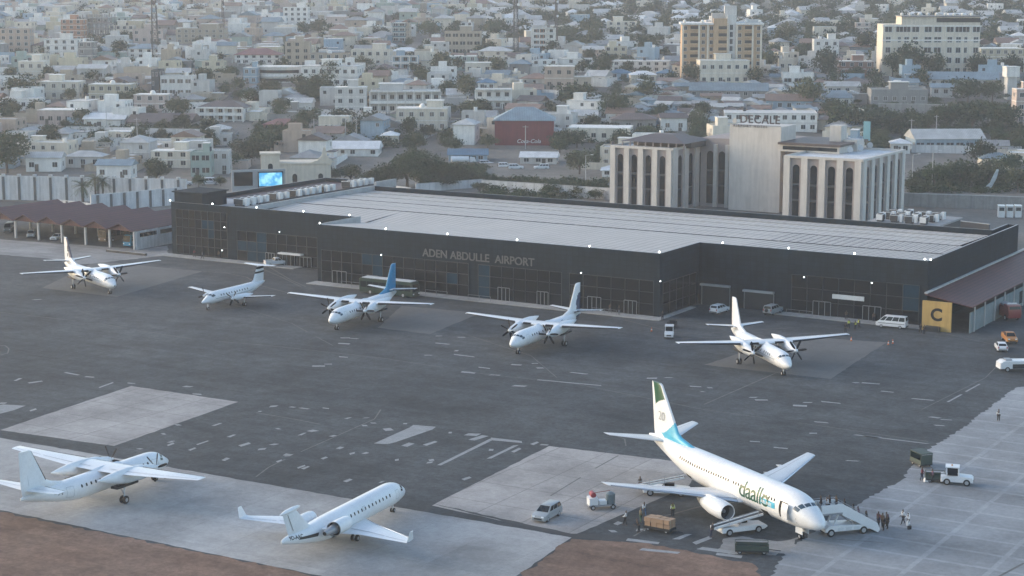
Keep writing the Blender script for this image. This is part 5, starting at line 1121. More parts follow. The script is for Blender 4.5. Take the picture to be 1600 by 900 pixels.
# ---- passenger stairs truck at the left front door
door = jet_pt(-4.3, 1.95); foot = G(1366, 828); dv = foot - door; ang = math.atan2(dv.y, dv.x); Ls = dv.length
STAIR_O, STAIR_A, STAIR_L = Vector((door.x, door.y, 0)), ang, Ls
t = thing("passenger_stairs", "white truck mounted boarding stairs crowded with passengers at the jet's nose", "stairs", STAIR_O, ang); zt0 = 2.75; xp = 2.9
b = MB(); chamfer(b, [(.9, .55), (6.6, .55), (6.6, 1.05), (4.6, 1.15), (2.2, 1.3), (1.4, 1.25), (.9, .9)], 2.0, PAINT, .04); b.build("chassis", t, smooth=True, angle=30)
b = MB(); b.box(.2, xp, -1.1, 1.1, zt0 - .2, zt0, STEEL); b.build("platform", t)
b = MB()
for s in (-1, 1):
    b.loft([[(xp, s * 1.0 + d, zt0 + .95), (xp, s * 1.0 + d, zt0 - .35), (Ls - .1, s * 1.0 + d, .05), (Ls + .15, s * 1.0 + d, .35), (Ls - .2, s * 1.0 + d, 1.15)] for d in (-.05, .05)], PAINT)
    b.box(.2, xp - .002, s * 1.05 - .05, s * 1.05 + .05, zt0, zt0 + .95, PAINT)
b.build("side_panel", t)
b = MB(); N = 15
for k in range(N):
    x = xp + (Ls - xp - .1) * k / N; z = zt0 * (1 - (k + 1) / (N + 1)); b.box(x, x + (Ls - xp) / N + .05, -.94, .94, z - .05, z, STEEL)
b.build("steps", t)
b = MB()
for s in (-1, 1):
    b.bar((xp, s * 1.0, zt0 + 1.15), (Ls - .2, s * 1.0, 1.3), .06, STEEL); b.bar((.3, s * 1.05, zt0 + 1.15), (xp, s * 1.05, zt0 + 1.15), .06, STEEL)
b.build("handrail", t); b = MB()
b.bar((2.0, -.7, 1.2), (2.6, -.7, zt0 - .2), .14, PAINT); b.bar((2.0, .7, 1.2), (2.6, .7, zt0 - .2), .14, PAINT); b.bar((4.6, -.7, 1.1), (2.8, -.7, zt0 - .3), .12, STEEL); b.bar((4.6, .7, 1.1), (2.8, .7, zt0 - .3), .12, STEEL); b.build("lift_frame", t)
for x in (1.6, 5.6):
    for s in (1, -1): vwheel(t, x, s * .92, .45, .3)
for x in (2.4, 3.4, 4.4): b = MB(); b.box(x, x + .7, -1.03, -1.002, .62, .98, OFFWH); b.build("locker_door", t)
def stair_z(x): return zt0 if x < xp else max(.0, zt0 * (1 - (x - xp) / (Ls - xp)))
# ---- trucks at the right edge
t = thing("equipment_truck", "low white equipment truck cut by the right photo edge", "truck", G(1590, 579), R(4)); b = MB(); chamfer(b, [(-3.2, .5), (3.2, .5), (3.2, 1.7), (-2.6, 1.75), (-3.15, 1.4)], 2.2, PAINT, .04); b.build("body", t, smooth=True, angle=30)
b = MB(); b.box(-1.2, 1.6, -1.13, -1.105, .55, 1.25, DARK); b.build("side_locker", t); b = MB(); b.box(-2.2, -1.2, -.7, .7, 1.75, 1.95, STEEL); b.build("roof_hatch", t)
for x in (-2.0, 2.1):
    for s in (1, -1): vwheel(t, x, s * 1.0, .42, .28)
t = thing("fire_engine", "dark red fire engine parked beside the walkway wall at far right", "fire engine", G(1572, 497), R(-80)); b = MB(); chamfer(b, [(-3.6, .6), (3.5, .6), (3.6, 1.5), (3.3, 2.9), (1.6, 2.95), (1.5, 2.5), (-3.6, 2.5)], 2.5, REDP, .03); b.build("body", t, smooth=True, angle=30)
b = MB(); b.quad((3.56, -1.05, 1.6), (3.56, 1.05, 1.6), (3.36, 1.0, 2.7), (3.36, -1.0, 2.7), GLASS); b.build("windscreen", t); b = MB(); b.box(1.9, 2.3, -.9, .9, 2.95, 3.15, PAINT); b.build("light_bar", t); b = MB(); b.box(-3.4, 1.2, -.9, .9, 2.502, 2.75, STEEL); b.build("ladder_rack", t)
for x in (-2.2, 2.2):
    for s in (1, -1): vwheel(t, x, s * 1.1, .55, .35)
# ---- cars on the car park and street behind the terminal
for k, (px, py, kind, m, hd, nm_) in enumerate([(790, 263, 'suv', PAINT, 5, "white car behind the shrub wall, left of a pair"), (806, 265, 'suv', PAINT, 8, "white car behind the shrub wall, right of a pair"), (846, 265, 'suv', PAINT, 185, "white off-road car alone behind the shrub wall near the hotel"), (862, 259, 'suv', GRYP, 0, "dark off-road car behind the lone white one near the hotel"), (760, 259, 'suv', PAINT, 12, "white car right of the white tank truck"), (742, 258, 'sedan', PAINT, 5, "small white car right behind the white tank truck"),
                                           (288, 290, 'suv', PAINT, 20, "white car on the street beyond the boundary wall, left one"), (328, 289, 'minibus', PAINT, 10, "white minibus on the street beyond the boundary wall"), (1235, 300, 'sedan', SILV, 0, "")]):
    if nm_: car("parked_car", nm_, kind, "car", G(px, py), R(hd), m, "cars parked behind the terminal")
t = thing("tank_truck", "white tank truck parked behind the dark trees, left of the red building", "truck", G(722, 258), R(6)); b = MB()
b.loft([[(x, q * math.cos(a), 1.9 + q * math.sin(a)) for a in (2 * math.pi * k / 14 for k in range(14))] for x, q in ((-3.6, .5), (-3.5, 1.05), (2.2, 1.05), (2.3, .5))], PAINT); b.build("tank", t, smooth=True, angle=50)
b = MB(); chamfer(b, [(2.5, .6), (4.4, .6), (4.4, 1.6), (4.0, 2.6), (2.5, 2.6)], 2.3, PAINT, .05); b.box(-3.6, 2.5, -.8, .8, .6, .85, DARK); b.build("cab", t)
b = MB(); b.quad((4.41, -1, 1.65), (4.41, 1, 1.65), (4.05, 1, 2.5), (4.05, -1, 2.5), GLASS); b.build("windscreen", t)
for x in (-2.6, -1.4, 3.4):
    for s in (1, -1): vwheel(t, x, s * 1.0, .5, .3)
# ================================================================== PEOPLE
SKIN = mat("skin", (.10, .06, .042), .6, var=.05); HAIR = mat("hair", (.012, .011, .011), .8)
CL = {n: mat("cloth_" + n, c, .9, var=.15, scale=4) for n, c in dict(white=(.62, .63, .64), dark=(.025, .027, .032), navy=(.03, .04, .075), grey=(.16, .165, .175), red=(.20, .035, .045), brown=(.13, .085, .06), blue=(.07, .13, .22), green=(.05, .10, .07), purple=(.09, .045, .10), vest=(.55, .62, .10), olive=(.10, .10, .07), orange=(.45, .17, .05)).items()}
def skin_mesh(name, verts, edges, levels=1):
    me = bpy.data.meshes.new(name); me.from_pydata([v[0] for v in verts], edges, []); o = bpy.data.objects.new(name, me); COL.objects.link(o)
    md = o.modifiers.new("skin", 'SKIN'); md.use_smooth_shade = True
    for k, v in enumerate(verts):
        r = v[1]; me.skin_vertices[0].data[k].radius = (r, r) if not isinstance(r, tuple) else r
    me.skin_vertices[0].data[0].use_root = True
    ss = o.modifiers.new("sub", 'SUBSURF'); ss.levels = levels; ss.render_levels = levels
    dg = bpy.context.evaluated_depsgraph_get(); dg.update(); out = bpy.data.meshes.new_from_object(o.evaluated_get(dg)); bpy.data.objects.remove(o); return out
def pose_skel(kind):
    # joints in metres, facing +x; returns body, shirt, trousers chains
    st = dict(stand=(.06, -.06, .05, .02), walk=(.30, -.28, -.18, .22), pull=(-.22, .30, .42, .40), carry=(.12, -.14, .34, .34), climb=(.26, -.08, .2, -.1), lean=(.16, -.2, .38, .36))[kind]
    lean = dict(stand=0, walk=.04, pull=-.12, carry=.02, climb=.10, lean=.22)[kind]
    hip = Vector((0, 0, .93)); ch = Vector((lean * .7, 0, 1.30)); nk = Vector((lean, 0, 1.50)); hd = Vector((lean + .03, 0, 1.64)); tp = Vector((lean + .03, 0, 1.745))
    V = [(hip, (.15, .115)), (Vector((lean * .35, 0, 1.1)), (.135, .105)), (ch, (.165, .12)), (nk, .058), (hd, (.082, .095)), (tp, (.06, .07))]; E = [(0, 1), (1, 2), (2, 3), (3, 4), (4, 5)]
    V.append((Vector((hd.x + .10, 0, 1.625)), .018)); E.append((4, len(V) - 1))                                        # nose
    for s in (1, -1): V.append((Vector((hd.x, s * .088, 1.635)), .018)); E.append((4, len(V) - 1))                      # ears
    arms, legs = [], []
    for s, fx, ax in ((1, st[0], st[2]), (-1, st[1], st[3])):
        sh = Vector((ch.x, s * .185, 1.41)); el = Vector((ch.x + ax * .35 - .03, s * .24, 1.14)); wr = Vector((ch.x + ax, s * .22, .93 + max(0, abs(ax) - .25) * .6)); hn = wr + (wr - el).normalized() * .10
        i = len(V); V += [(sh, .062), (el, .045), (wr, .034), (hn, .038)]; E += [(2, i), (i, i + 1), (i + 1, i + 2), (i + 2, i + 3)]; arms.append(i)
        d = (wr - el).normalized()
        for q, (a, ln_) in enumerate(((.03, .075), (.01, .085), (-.01, .08), (-.03, .065))):
            V.append((hn + d * ln_ + Vector((.01, 0, 0)) + Vector((a, 0, 0)), .010)); E.append((i + 3, len(V) - 1))
        V.append((wr + d * .09 + Vector((.055, 0, .01)), .012)); E.append((i + 2, len(V) - 1))
        kn = Vector((fx * .5 + (.08 if kind == 'climb' and fx > 0 else .03), s * .10, .50 + (.10 if kind == 'climb' and fx > 0 else 0))); an = Vector((fx - .02, s * .11, .085 + (.16 if kind == 'climb' and fx > 0 else 0))); to = an + Vector((.16, 0, -.045))
        i = len(V); V += [(Vector((0, s * .095, .86)), .098), (kn, .066), (an, .046), (to, .04)]; E += [(0, i), (i, i + 1), (i + 1, i + 2), (i + 2, i + 3)]; legs.append(i)
    up = 1.14
    SV = [(V[0][0] + Vector((0, 0, .02)), (.165, .13)), (V[1][0], (.152, .122)), (V[2][0], (.182, .138)), (Vector((nk.x * .9, 0, 1.45)), .075)]; SE = [(0, 1), (1, 2), (2, 3)]
    for i in arms: k = len(SV); SV += [(V[i][0], .075), (V[i + 1][0], .058), (V[i + 1][0].lerp(V[i + 2][0], .75), .05)]; SE += [(2, k), (k, k + 1), (k + 1, k + 2)]
    TV = [(hip, (.162, .126))]; TE = []
    for i in legs: k = len(TV); TV += [(V[i][0], .112), (V[i + 1][0], .082), (V[i + 2][0] + Vector((0, 0, .02)), .068)]; TE += [(0, k), (k, k + 1), (k + 1, k + 2)]
    RV = [(Vector((0, 0, .95)), (.17, .13)), (Vector((.01, 0, .6)), (.2, .2)), (Vector((.01, 0, .12)), (.25, .26))]; RE = [(0, 1), (1, 2)]
    HV = [(hd + Vector((-.025, 0, .045)), (.09, .10)), (tp + Vector((-.015, 0, .012)), (.068, .078))]
    return dict(body=(V, E), shirt=(SV, SE), trousers=(TV, TE), robe=(RV, RE), hair=(HV, [(0, 1)]), scarf=([(ch + Vector((-.02, 0, .05)), (.19, .15)), (nk + Vector((-.03, 0, 0)), (.10, .10)), (hd + Vector((-.03, 0, .01)), (.10, .115)), (tp + Vector((-.01, 0, .015)), (.07, .08))], [(0, 1), (1, 2), (2, 3)]))
PM = {}
def pmesh(kind, part):
    if (kind, part) not in PM: PM[(kind, part)] = skin_mesh(f"{kind}_{part}", *pose_skel(kind)[part])
    return PM[(kind, part)]
def dressed(me, m):
    c = me.copy(); c.materials.clear(); c.materials.append(m); return c
def person(label, pos, rz, kind='stand', top='white', bottom='dark', vest=None, scarf=None, group=None, sc_=1.0):
    o = link("person", dressed(pmesh(kind, 'body'), SKIN), None, pos, rz); o.scale = (sc_,) * 3; tag(o, label, "person", group)
    link("shirt", dressed(pmesh(kind, 'shirt'), CL[top]), o)
    if vest:
        v = link("vest", dressed(pmesh(kind, 'shirt'), CL[vest]), o); v.scale = (1.06, .93, 1.005)
    if bottom == 'robe': link("robe", dressed(pmesh(kind, 'robe'), CL[top]), o)
    else: link("trousers", dressed(pmesh(kind, 'trousers'), CL[bottom]), o)
    if scarf: link("headscarf", dressed(pmesh(kind, 'scarf'), CL[scarf]), o)
    else: link("hair", dressed(pmesh(kind, 'hair'), HAIR), o)
    return o
person("ground worker in a yellow vest and dark trousers, standing near the jet's engine", G(1051, 808), R(-80), 'stand', 'white', 'dark', vest='vest')
person("worker in a white shirt pulling the carton cart by its bar, nearest the concrete stand", G(977, 821), R(160), 'pull', 'white', 'dark')
person("worker in dark clothes bent forward at the carton cart's drawbar", G(998, 833), R(200), 'lean', 'dark', 'dark')
person("worker in white shirt and blue trousers, walking beside the carton cart", G(1006, 807), R(-60), 'walk', 'white', 'blue')
person("worker in olive clothes beside the carton cart, behind the drawbar", G(1001, 817), R(30), 'stand', 'olive', 'green')
person("man in pale shirt standing by the rear belt loader behind the wing", G(1000, 766), R(-70), 'stand', 'grey', 'dark')
person("worker in dark clothes at the foot of the front belt loader", G(1111, 840), R(20), 'lean', 'dark', 'navy')
person("man in a white shirt and dark trousers walking on the slab concrete", G(1411, 819), R(200), 'walk', 'white', 'dark')
person("person in a long white robe carrying a dark bag across the slab concrete", G(1419, 824), R(215), 'carry', 'white', 'robe', scarf='white')
b = MB(); p = G(1421, 823, .75); b.box(-.22, .22, -.1, .1, -.3, .1, CL['dark']); b.loft([[(-.12, d, .1), (-.1, d, .25), (.1, d, .25), (.12, d, .1), (.09, d, .1), (.07, d, .21), (-.07, d, .21), (-.09, d, .1)] for d in (-.02, .02)], CL['dark']); tag(b.build("shoulder_bag", None, p, R(30)), "dark bag held by the person in the white robe", "bag")
person("porter in dark red standing left beside the cart train", G(1440, 751), R(-30), 'carry', 'red', 'navy')
person("porter in dark purple standing right beside the cart train", G(1457, 754), R(190), 'carry', 'purple', 'dark')
b = MB(); chamfer(b, [(-.35, 0), (.35, 0), (.38, .3), (.2, .5), (-.25, .5), (-.38, .25)], .5, CL['white'], .2); tag(b.build("sack", None, G(1448, 753), R(10), smooth=True), "white sack on the ground between the two porters", "sack")
person("lone man in white shirt and black trousers on the far right concrete", G(1560, 658), R(-100), 'stand', 'white', 'dark')
for k, (px, py, hd, tp_, bt, vs_, lb) in enumerate([(1326, 514, -90, 'grey', 'dark', 'vest', "person in a pale vest left of a group outside the terminal doors"), (1336, 516, -60, 'dark', 'dark', 'vest', "person in a pale vest in the middle of the group outside the terminal doors"), (1342, 513, 200, 'navy', 'dark', 'vest', "person in a pale vest at the right of the group outside the terminal doors"), (1321, 520, 90, 'dark', 'dark', None, "dark dressed person beside the white turboprop's wingtip"), (1322, 500, -90, 'brown', 'dark', None, "person in brown against the terminal glass, behind the group"), (1365, 503, -90, 'brown', 'dark', None, "person in brown beside the minibus front"), (1438, 521, -90, 'dark', 'dark', None, "man in dark clothes with grey cap, left of a pair beside the yellow panel"), (1444, 523, -110, 'dark', 'dark', None, "man in dark clothes, right of a pair beside the yellow panel"), (953, 489, -60, 'brown', 'grey', None, "person in brown standing on the pavement before the terminal doors"), (967, 492, -60, 'dark', 'grey', None, "person in dark clothes on the pavement left of the terminal's corner"), (1035, 501, -90, 'dark', 'dark', None, "person in dark clothes at the terminal's front corner"), (1204, 477, -90, 'grey', 'dark', None, "person standing behind the off-road car by the garage door"), (304, 402, -60, 'red', 'dark', None, "person in red near the terminal's left glass"), (342, 404, 120, 'brown', 'dark', None, "person in brown beside the terminal's left entrance lamp"), (316, 405, 0, 'grey', 'dark', None, "person in grey between two others near the terminal's left glass")]):
    person(lb, G(px, py, .15 if k in (4, 8, 9, 10, 12, 13, 14) else 0), R(hd), 'stand' if k % 2 else 'walk', tp_, bt, vest=vs_)
# boarding passengers on the stairs and at their foot
ca, sa = math.cos(STAIR_A), math.sin(STAIR_A); tops = ['dark', 'navy', 'dark', 'brown', 'dark', 'grey', 'purple', 'dark', 'green', 'navy', 'dark', 'brown', 'dark', 'red', 'grey', 'navy']
spots = [(.9, .3, "first at the jet's door on the stair platform"), (1.3, -.4, "second at the jet's door on the stair platform"), (1.9, .2, "in the middle of the stair platform"), (2.6, -.1, "at the top step of the boarding stairs"), (5.2, .3, "a third of the way down the boarding stairs"), (6.3, -.2, "halfway down the boarding stairs, bent forward"), (7.5, .3, "two thirds of the way down the boarding stairs"), (8.4, -.3, "near the bottom of the boarding stairs"), (8.9, .4, "on the lowest steps of the boarding stairs")]
for k, (x, y, lb) in enumerate(spots):
    x *= STAIR_L / 9.9 if x > 3 else 1
    person(f"passenger in {tops[k]} clothes {lb}", (STAIR_O.x + x * ca - y * sa, STAIR_O.y + x * sa + y * ca, stair_z(x) + .01), STAIR_A + math.pi + R(rnd.uniform(-15, 15)), 'climb' if 3 < x < STAIR_L else 'stand', tops[k] if k != 1 else 'white', 'dark', scarf='dark' if k in (2, 5, 8) else None, group="boarding passengers")
for k, (dx, dy) in enumerate([(.6, .2), (.9, -.5), (1.3, .5), (1.6, -.1), (1.1, 1.1), (1.9, .7)]):
    x = STAIR_L + dx
    person(f"passenger in {tops[9 + k]} clothes queueing at the stair foot, {['first', 'second', 'third', 'fourth', 'fifth', 'last'][k]} from the steps", (STAIR_O.x + x * ca - dy * sa, STAIR_O.y + x * sa + dy * ca, 0), STAIR_A + math.pi + R(rnd.uniform(-30, 30)), 'stand', tops[9 + k], 'dark', scarf='purple' if k == 3 else None, group="boarding passengers")
# ---- small cones on the apron
for k, (px, py) in enumerate([(1395, 537), (1388, 539), (1018, 518), (1330, 533)]):
    b = MB(); b.tube((0, 0, .04), (0, 0, .72), .16, .04, mat("cone_orange", (.5, .13, .04), .6), 12); b.tube((0, 0, .3), (0, 0, .46), .125, .085, PAINT, 12); b.box(-.22, .22, -.22, .22, 0, .04, DARK); tag(b.build("traffic_cone", None, G(px, py)), ["traffic cone right of the pair near the minibus", "traffic cone left of its neighbour near the minibus", "traffic cone left of the small white tug", "traffic cone by the all white turboprop's left wingtip"][k], "cone", "cones on the apron")
# ================================================================== CITY
def hm(n, c, **k): return mat("wall_" + n, c, .88, var=.14, scale=.35, streak=.15, rand=.08, **k)
WC = dict(white=hm("white", (.69, .67, .63)), cream=hm("cream", (.60, .54, .445)), pale=hm("pale_grey", (.49, .475, .45)), tan=hm("tan", (.37, .31, .24)), pink=hm("pink", (.43, .35, .31)), peach=hm("peach", (.42, .325, .26)), yellow=hm("yellow", (.48, .43, .32)), blue=hm("blue", (.27, .36, .43)), grey=hm("grey", (.23, .225, .215)), red=hm("red", (.17, .035, .04)), brick=hm("brick", (.22, .13, .10)), orange=hm("orange", (.36, .19, .12)), mint=hm("mint", (.30, .36, .32)), dark=hm("dark", (.07, .072, .078)), teal=hm("teal", (.09, .16, .18)))
def rm(n, c, p=.6, d=.25): return corrugated("roof_" + n, c, p, d, rough=.55, var=.35, rand=.15, scale=.3)
RC = dict(tin=rm("tin", (.45, .445, .43)), grey=rm("grey", (.28, .28, .28)), rust=rm("rust", (.22, .14, .105)), brown=rm("brown", (.125, .09, .08)), blue=rm("blue", (.10, .19, .28)), red=rm("red", (.20, .085, .075)), bluegrey=rm("bluegrey", (.19, .25, .29)), white=mat("roof_deck_white", (.60, .60, .60), .85, var=.25, scale=.4, rand=.1), deck=mat("roof_deck_grey", (.34, .335, .325), .9, var=.3, scale=.4, rand=.1))
CN = dict(white="white", cream="cream", pale="pale grey", tan="tan", pink="pinkish", peach="peach", yellow="pale yellow", blue="light blue", grey="grey concrete", red="dark red", brick="brick red", orange="orange brown", mint="pale green", dark="dark", teal="teal")
RN = dict(tin="silvery tin", grey="grey tin", rust="rusty tin", brown="brown", blue="blue", red="red", bluegrey="blue grey", white="white flat", deck="grey flat")
WF = mat("window_frame", (.55, .55, .54), .7); PANE = mat("house_pane", (.018, .021, .025), .35, spec=.2, rand=.4); SHUT = mat("house_shutter", (.10, .085, .07), .7)
def window_mesh(kind):
    b = MB(); b.add([(-.5, -.05, 0), (.5, -.05, 0), (.5, -.05, 1), (-.5, -.05, 1)], [(0, 1, 2, 3)], PANE if kind < 2 else SHUT)
    if kind != 1:
        b.box(-.56, -.47, -.09, -.002, -.06, 1.06, WF); b.box(.47, .56, -.09, -.002, -.06, 1.06, WF); b.box(-.469, .469, -.09, -.002, 1.0, 1.06, WF); b.box(-.469, .469, -.1, -.002, -.06, 0, WF)
    b.box(-.03, .03, -.08, -.055, .01, .99, WF)
    o = b.build("w"); me = o.data; bpy.data.objects.remove(o); return me
WM = [window_mesh(0), window_mesh(1), window_mesh(2)]
def roof_geo(b, w, d, h, kind, m, over=.5, pitch=.38):
    x, y = w / 2 + over, d / 2 + over
    if kind == 'hip':
        r = min(x, y) * pitch * 1.6 / 1.0 * .62; e = max(0, x - y); f = max(0, y - x)
        v = [(-x, -y, h), (x, -y, h), (x, y, h), (-x, y, h)]
        if e > .2: v += [(-e, 0, h + r), (e, 0, h + r)]; F = [(0, 1, 5, 4), (1, 2, 5), (2, 3, 4, 5), (3, 0, 4)]
        elif f > .2: v += [(0, -f, h + r), (0, f, h + r)]; F = [(0, 1, 4), (1, 2, 5, 4), (2, 3, 5), (3, 0, 4, 5)]
        else: v += [(0, 0, h + r)]; F = [(0, 1, 4), (1, 2, 4), (2, 3, 4), (3, 0, 4)]
        b.add(v, F, m); b.box(-x, x, -y, y, h - .18, h - .002, m)
    elif kind == 'gable':
        r = y * pitch; b.add([(-x, -y, h), (x, -y, h), (x, y, h), (-x, y, h), (-x, 0, h + r), (x, 0, h + r)], [(0, 1, 5, 4), (2, 3, 4, 5), (3, 0, 4), (1, 2, 5)], m); b.box(-x, x, -y, y, h - .15, h - .002, m)
    elif kind == 'shed':
        b.add([(-x, -y, h), (x, -y, h), (x, y, h + .9), (-x, y, h + .9), (-x, -y, h - .15), (x, -y, h - .15), (x, y, h - .15), (-x, y, h - .15)], [(0, 1, 2, 3), (4, 5, 1, 0), (5, 6, 2, 1), (6, 7, 3, 2), (7, 4, 0, 3)], m)
HOUSES = []
def house(pos, rz, w, d, h, storeys, wall, rkind, roof, detail=1, seed=0, cols=None, feat=(), label=None, cat="house", name="house", group="houses of the town"):
    r = random.Random(seed); t = thing(name, label or "?", cat, pos, rz, group); wm = WC[wall]; rmm = RC[roof]
    b = MB(); x, y = w / 2, d / 2
    if rkind == 'flat':
        ph = .55
        for (ax, ay), (bx_, by) in (((-x, -y), (x, -y)), ((x, -y), (x, y)), ((x, y), (-x, y)), ((-x, y), (-x, -y))):
            b.quad((ax, ay, -3), (bx_, by, -3), (bx_, by, h), (ax, ay, h), wm); k = .2
            sx = lambda v_: v_ - math.copysign(k, v_)
            b.quad((ax, ay, h), (bx_, by, h), (sx(bx_), sx(by), h), (sx(ax), sx(ay), h), wm); b.quad((sx(ax), sx(ay), h), (sx(bx_), sx(by), h), (sx(bx_), sx(by), h - ph), (sx(ax), sx(ay), h - ph), wm)
    else: b.box(-x, x, -y, y, -3, h - .19, wm)
    sh = h / storeys
    if 'bands' in feat or (detail and r.random() < .35):
        for k in range(1, storeys + (rkind == 'flat')): b.box(-x - .12, x + .12, -y - .12, y + .12, sh * k - .25, sh * k - .05, WC['white'] if wall != 'white' else WC['pale'])
    cols = cols or max(2, int(w / 3.2)); ww, wh = min(1.5 if label else 1.15, w / cols * .5), min(1.5 if label else 1.2, sh * .5); side = max(1, int(d / 4)); wins = []
    if 'wide' in feat: ww = w / cols * .72
    for s in range(storeys):
        for c in range(cols):
            if not feat and r.random() < (.12 if label else .45): continue
            wins.append((-x + w * (c + .5) / cols, -y, 0, sh * s + sh * .32))
        for c in range(side):
            if not label and r.random() < .5: continue
            yy = -y + d * (c + .5) / side; wins += [(x, yy, 1, sh * s + sh * .32), (-x, yy, 3, sh * s + sh * .32)]
    if not detail:
        for px, py, q, z in wins:
            if q == 0: b.quad((px - ww / 2, py - .03, z), (px + ww / 2, py - .03, z), (px + ww / 2, py - .03, z + wh), (px - ww / 2, py - .03, z + wh), PANE)
            else: s = 1 if q == 1 else -1; b.quad((px + s * .03, py - ww / 2, z), (px + s * .03, py + ww / 2, z), (px + s * .03, py + ww / 2, z + wh), (px + s * .03, py - ww / 2, z + wh), PANE)
    if not label:
        aw, ad, ah = w * r.uniform(.3, .6), r.uniform(2.5, 5), sh * r.uniform(.75, 1.0); ax = r.uniform(-.3, .3) * w; sgn = r.choice((-1, -1, 1)); y0, y1 = sorted((sgn * (y + .003), sgn * (y + ad)))
        b.box(ax - aw / 2, ax + aw / 2, y0, y1, -3, ah, wm); b.box(ax - aw / 2 - .3, ax + aw / 2 + .3, y0 - .3 * (sgn < 0), y1 + .3 * (sgn > 0), ah + .003, ah + .2, rmm)
        if r.random() < .5:
            q = r.uniform(3.5, 6); hh = r.uniform(1.6, 2.4); gx = r.uniform(-.3, .3) * w
            b.box(-x - q, x + q * .6, -y - q, -y - q + .2, -3, hh, wm); b.box(-x - q, -x - q + .2, -y - q + .203, y, -3, hh, wm); b.box(x + q * .6 - .2, x + q * .6, -y - q + .203, y, -3, hh, wm)
        if rkind == 'flat' and not detail and r.random() < .6: b.box(-w * .2, w * .12, -y * .2, y * .7, h - .55, h + 2.2, wm)
        if rkind == 'flat' and r.random() < .3: b.tube((w * .3, 0, h - .5), (w * .3, 0, h + 1.1), .7, .7, WC['white'], 10)
    b.build("wall", t); b = MB()
    if rkind == 'flat': b.quad((-x + .2, -y + .2, h - .55), (x - .2, -y + .2, h - .55), (x - .2, y - .2, h - .55), (-x + .2, y - .2, h - .55), rmm)
    else: roof_geo(b, w, d, h, rkind, rmm)
    b.build("roof", t)
    if detail:
        wk = r.choice((0, 0, 1, 2))
        for px, py, q, z in wins[:60]:
            o = link("window", WM[wk], t, (px, py, z), R(90) * q); o.scale = (ww, 1, wh)
        dr = MB(); px = r.uniform(-.3, .3) * w; dr.box(px - .6, px + .6, -y - .06, -y - .002, 0, min(2.3, sh * .8), SHUT); dr.build("door", t)
    if 'balcony' in feat:
        for s in range(1, storeys + 1):
            b = MB(); b.box(-x, x, -y - 1.8, -y - .003, sh * s - .3, sh * s - .05, WC['white']); b.box(-x, x, -y - 1.8, -y - 1.68, sh * s - .05, sh * s + .75 if s < storeys else sh * s + .3, WC['white']); b.build("balcony", t)
        for k in range(cols + 1):
            b = MB(); px = -x + w * k / cols; b.box(px - .22, px + .22, -y - 1.95, -y - 1.55, -3, h - .31, WC['white']); b.build("column", t)
    if 'room' in feat or (rkind == 'flat' and detail and r.random() < .5):
        b = MB(); a = r.uniform(-.25, .25) * w; b.box(a - w * .16, a + w * .16, -y * .1, y * .75, h - .55, h + 2.3, wm); b.box(a - w * .18, a + w * .18, -y * .15, y * .8, h + 2.303, h + 2.5, WC['white']); b.build("roof_room", t)
    if rkind == 'flat' and (('tank' in feat) or (detail and r.random() < .45)):
        b = MB(); a = r.uniform(-.4, .4) * w; b.tube((a, y * .3, h - .55), (a, y * .3, h + 1.2), .65, .65, WC['white'] if r.random() < .6 else WC['dark'], 12); b.build("water_tank", t, smooth=True)
    if 'dome' in feat:
        b = MB(); b.ball((0, 0, h + .3), 1.1, WC['white'], 12, 8); b.build("dome", t, smooth=True)
    return t
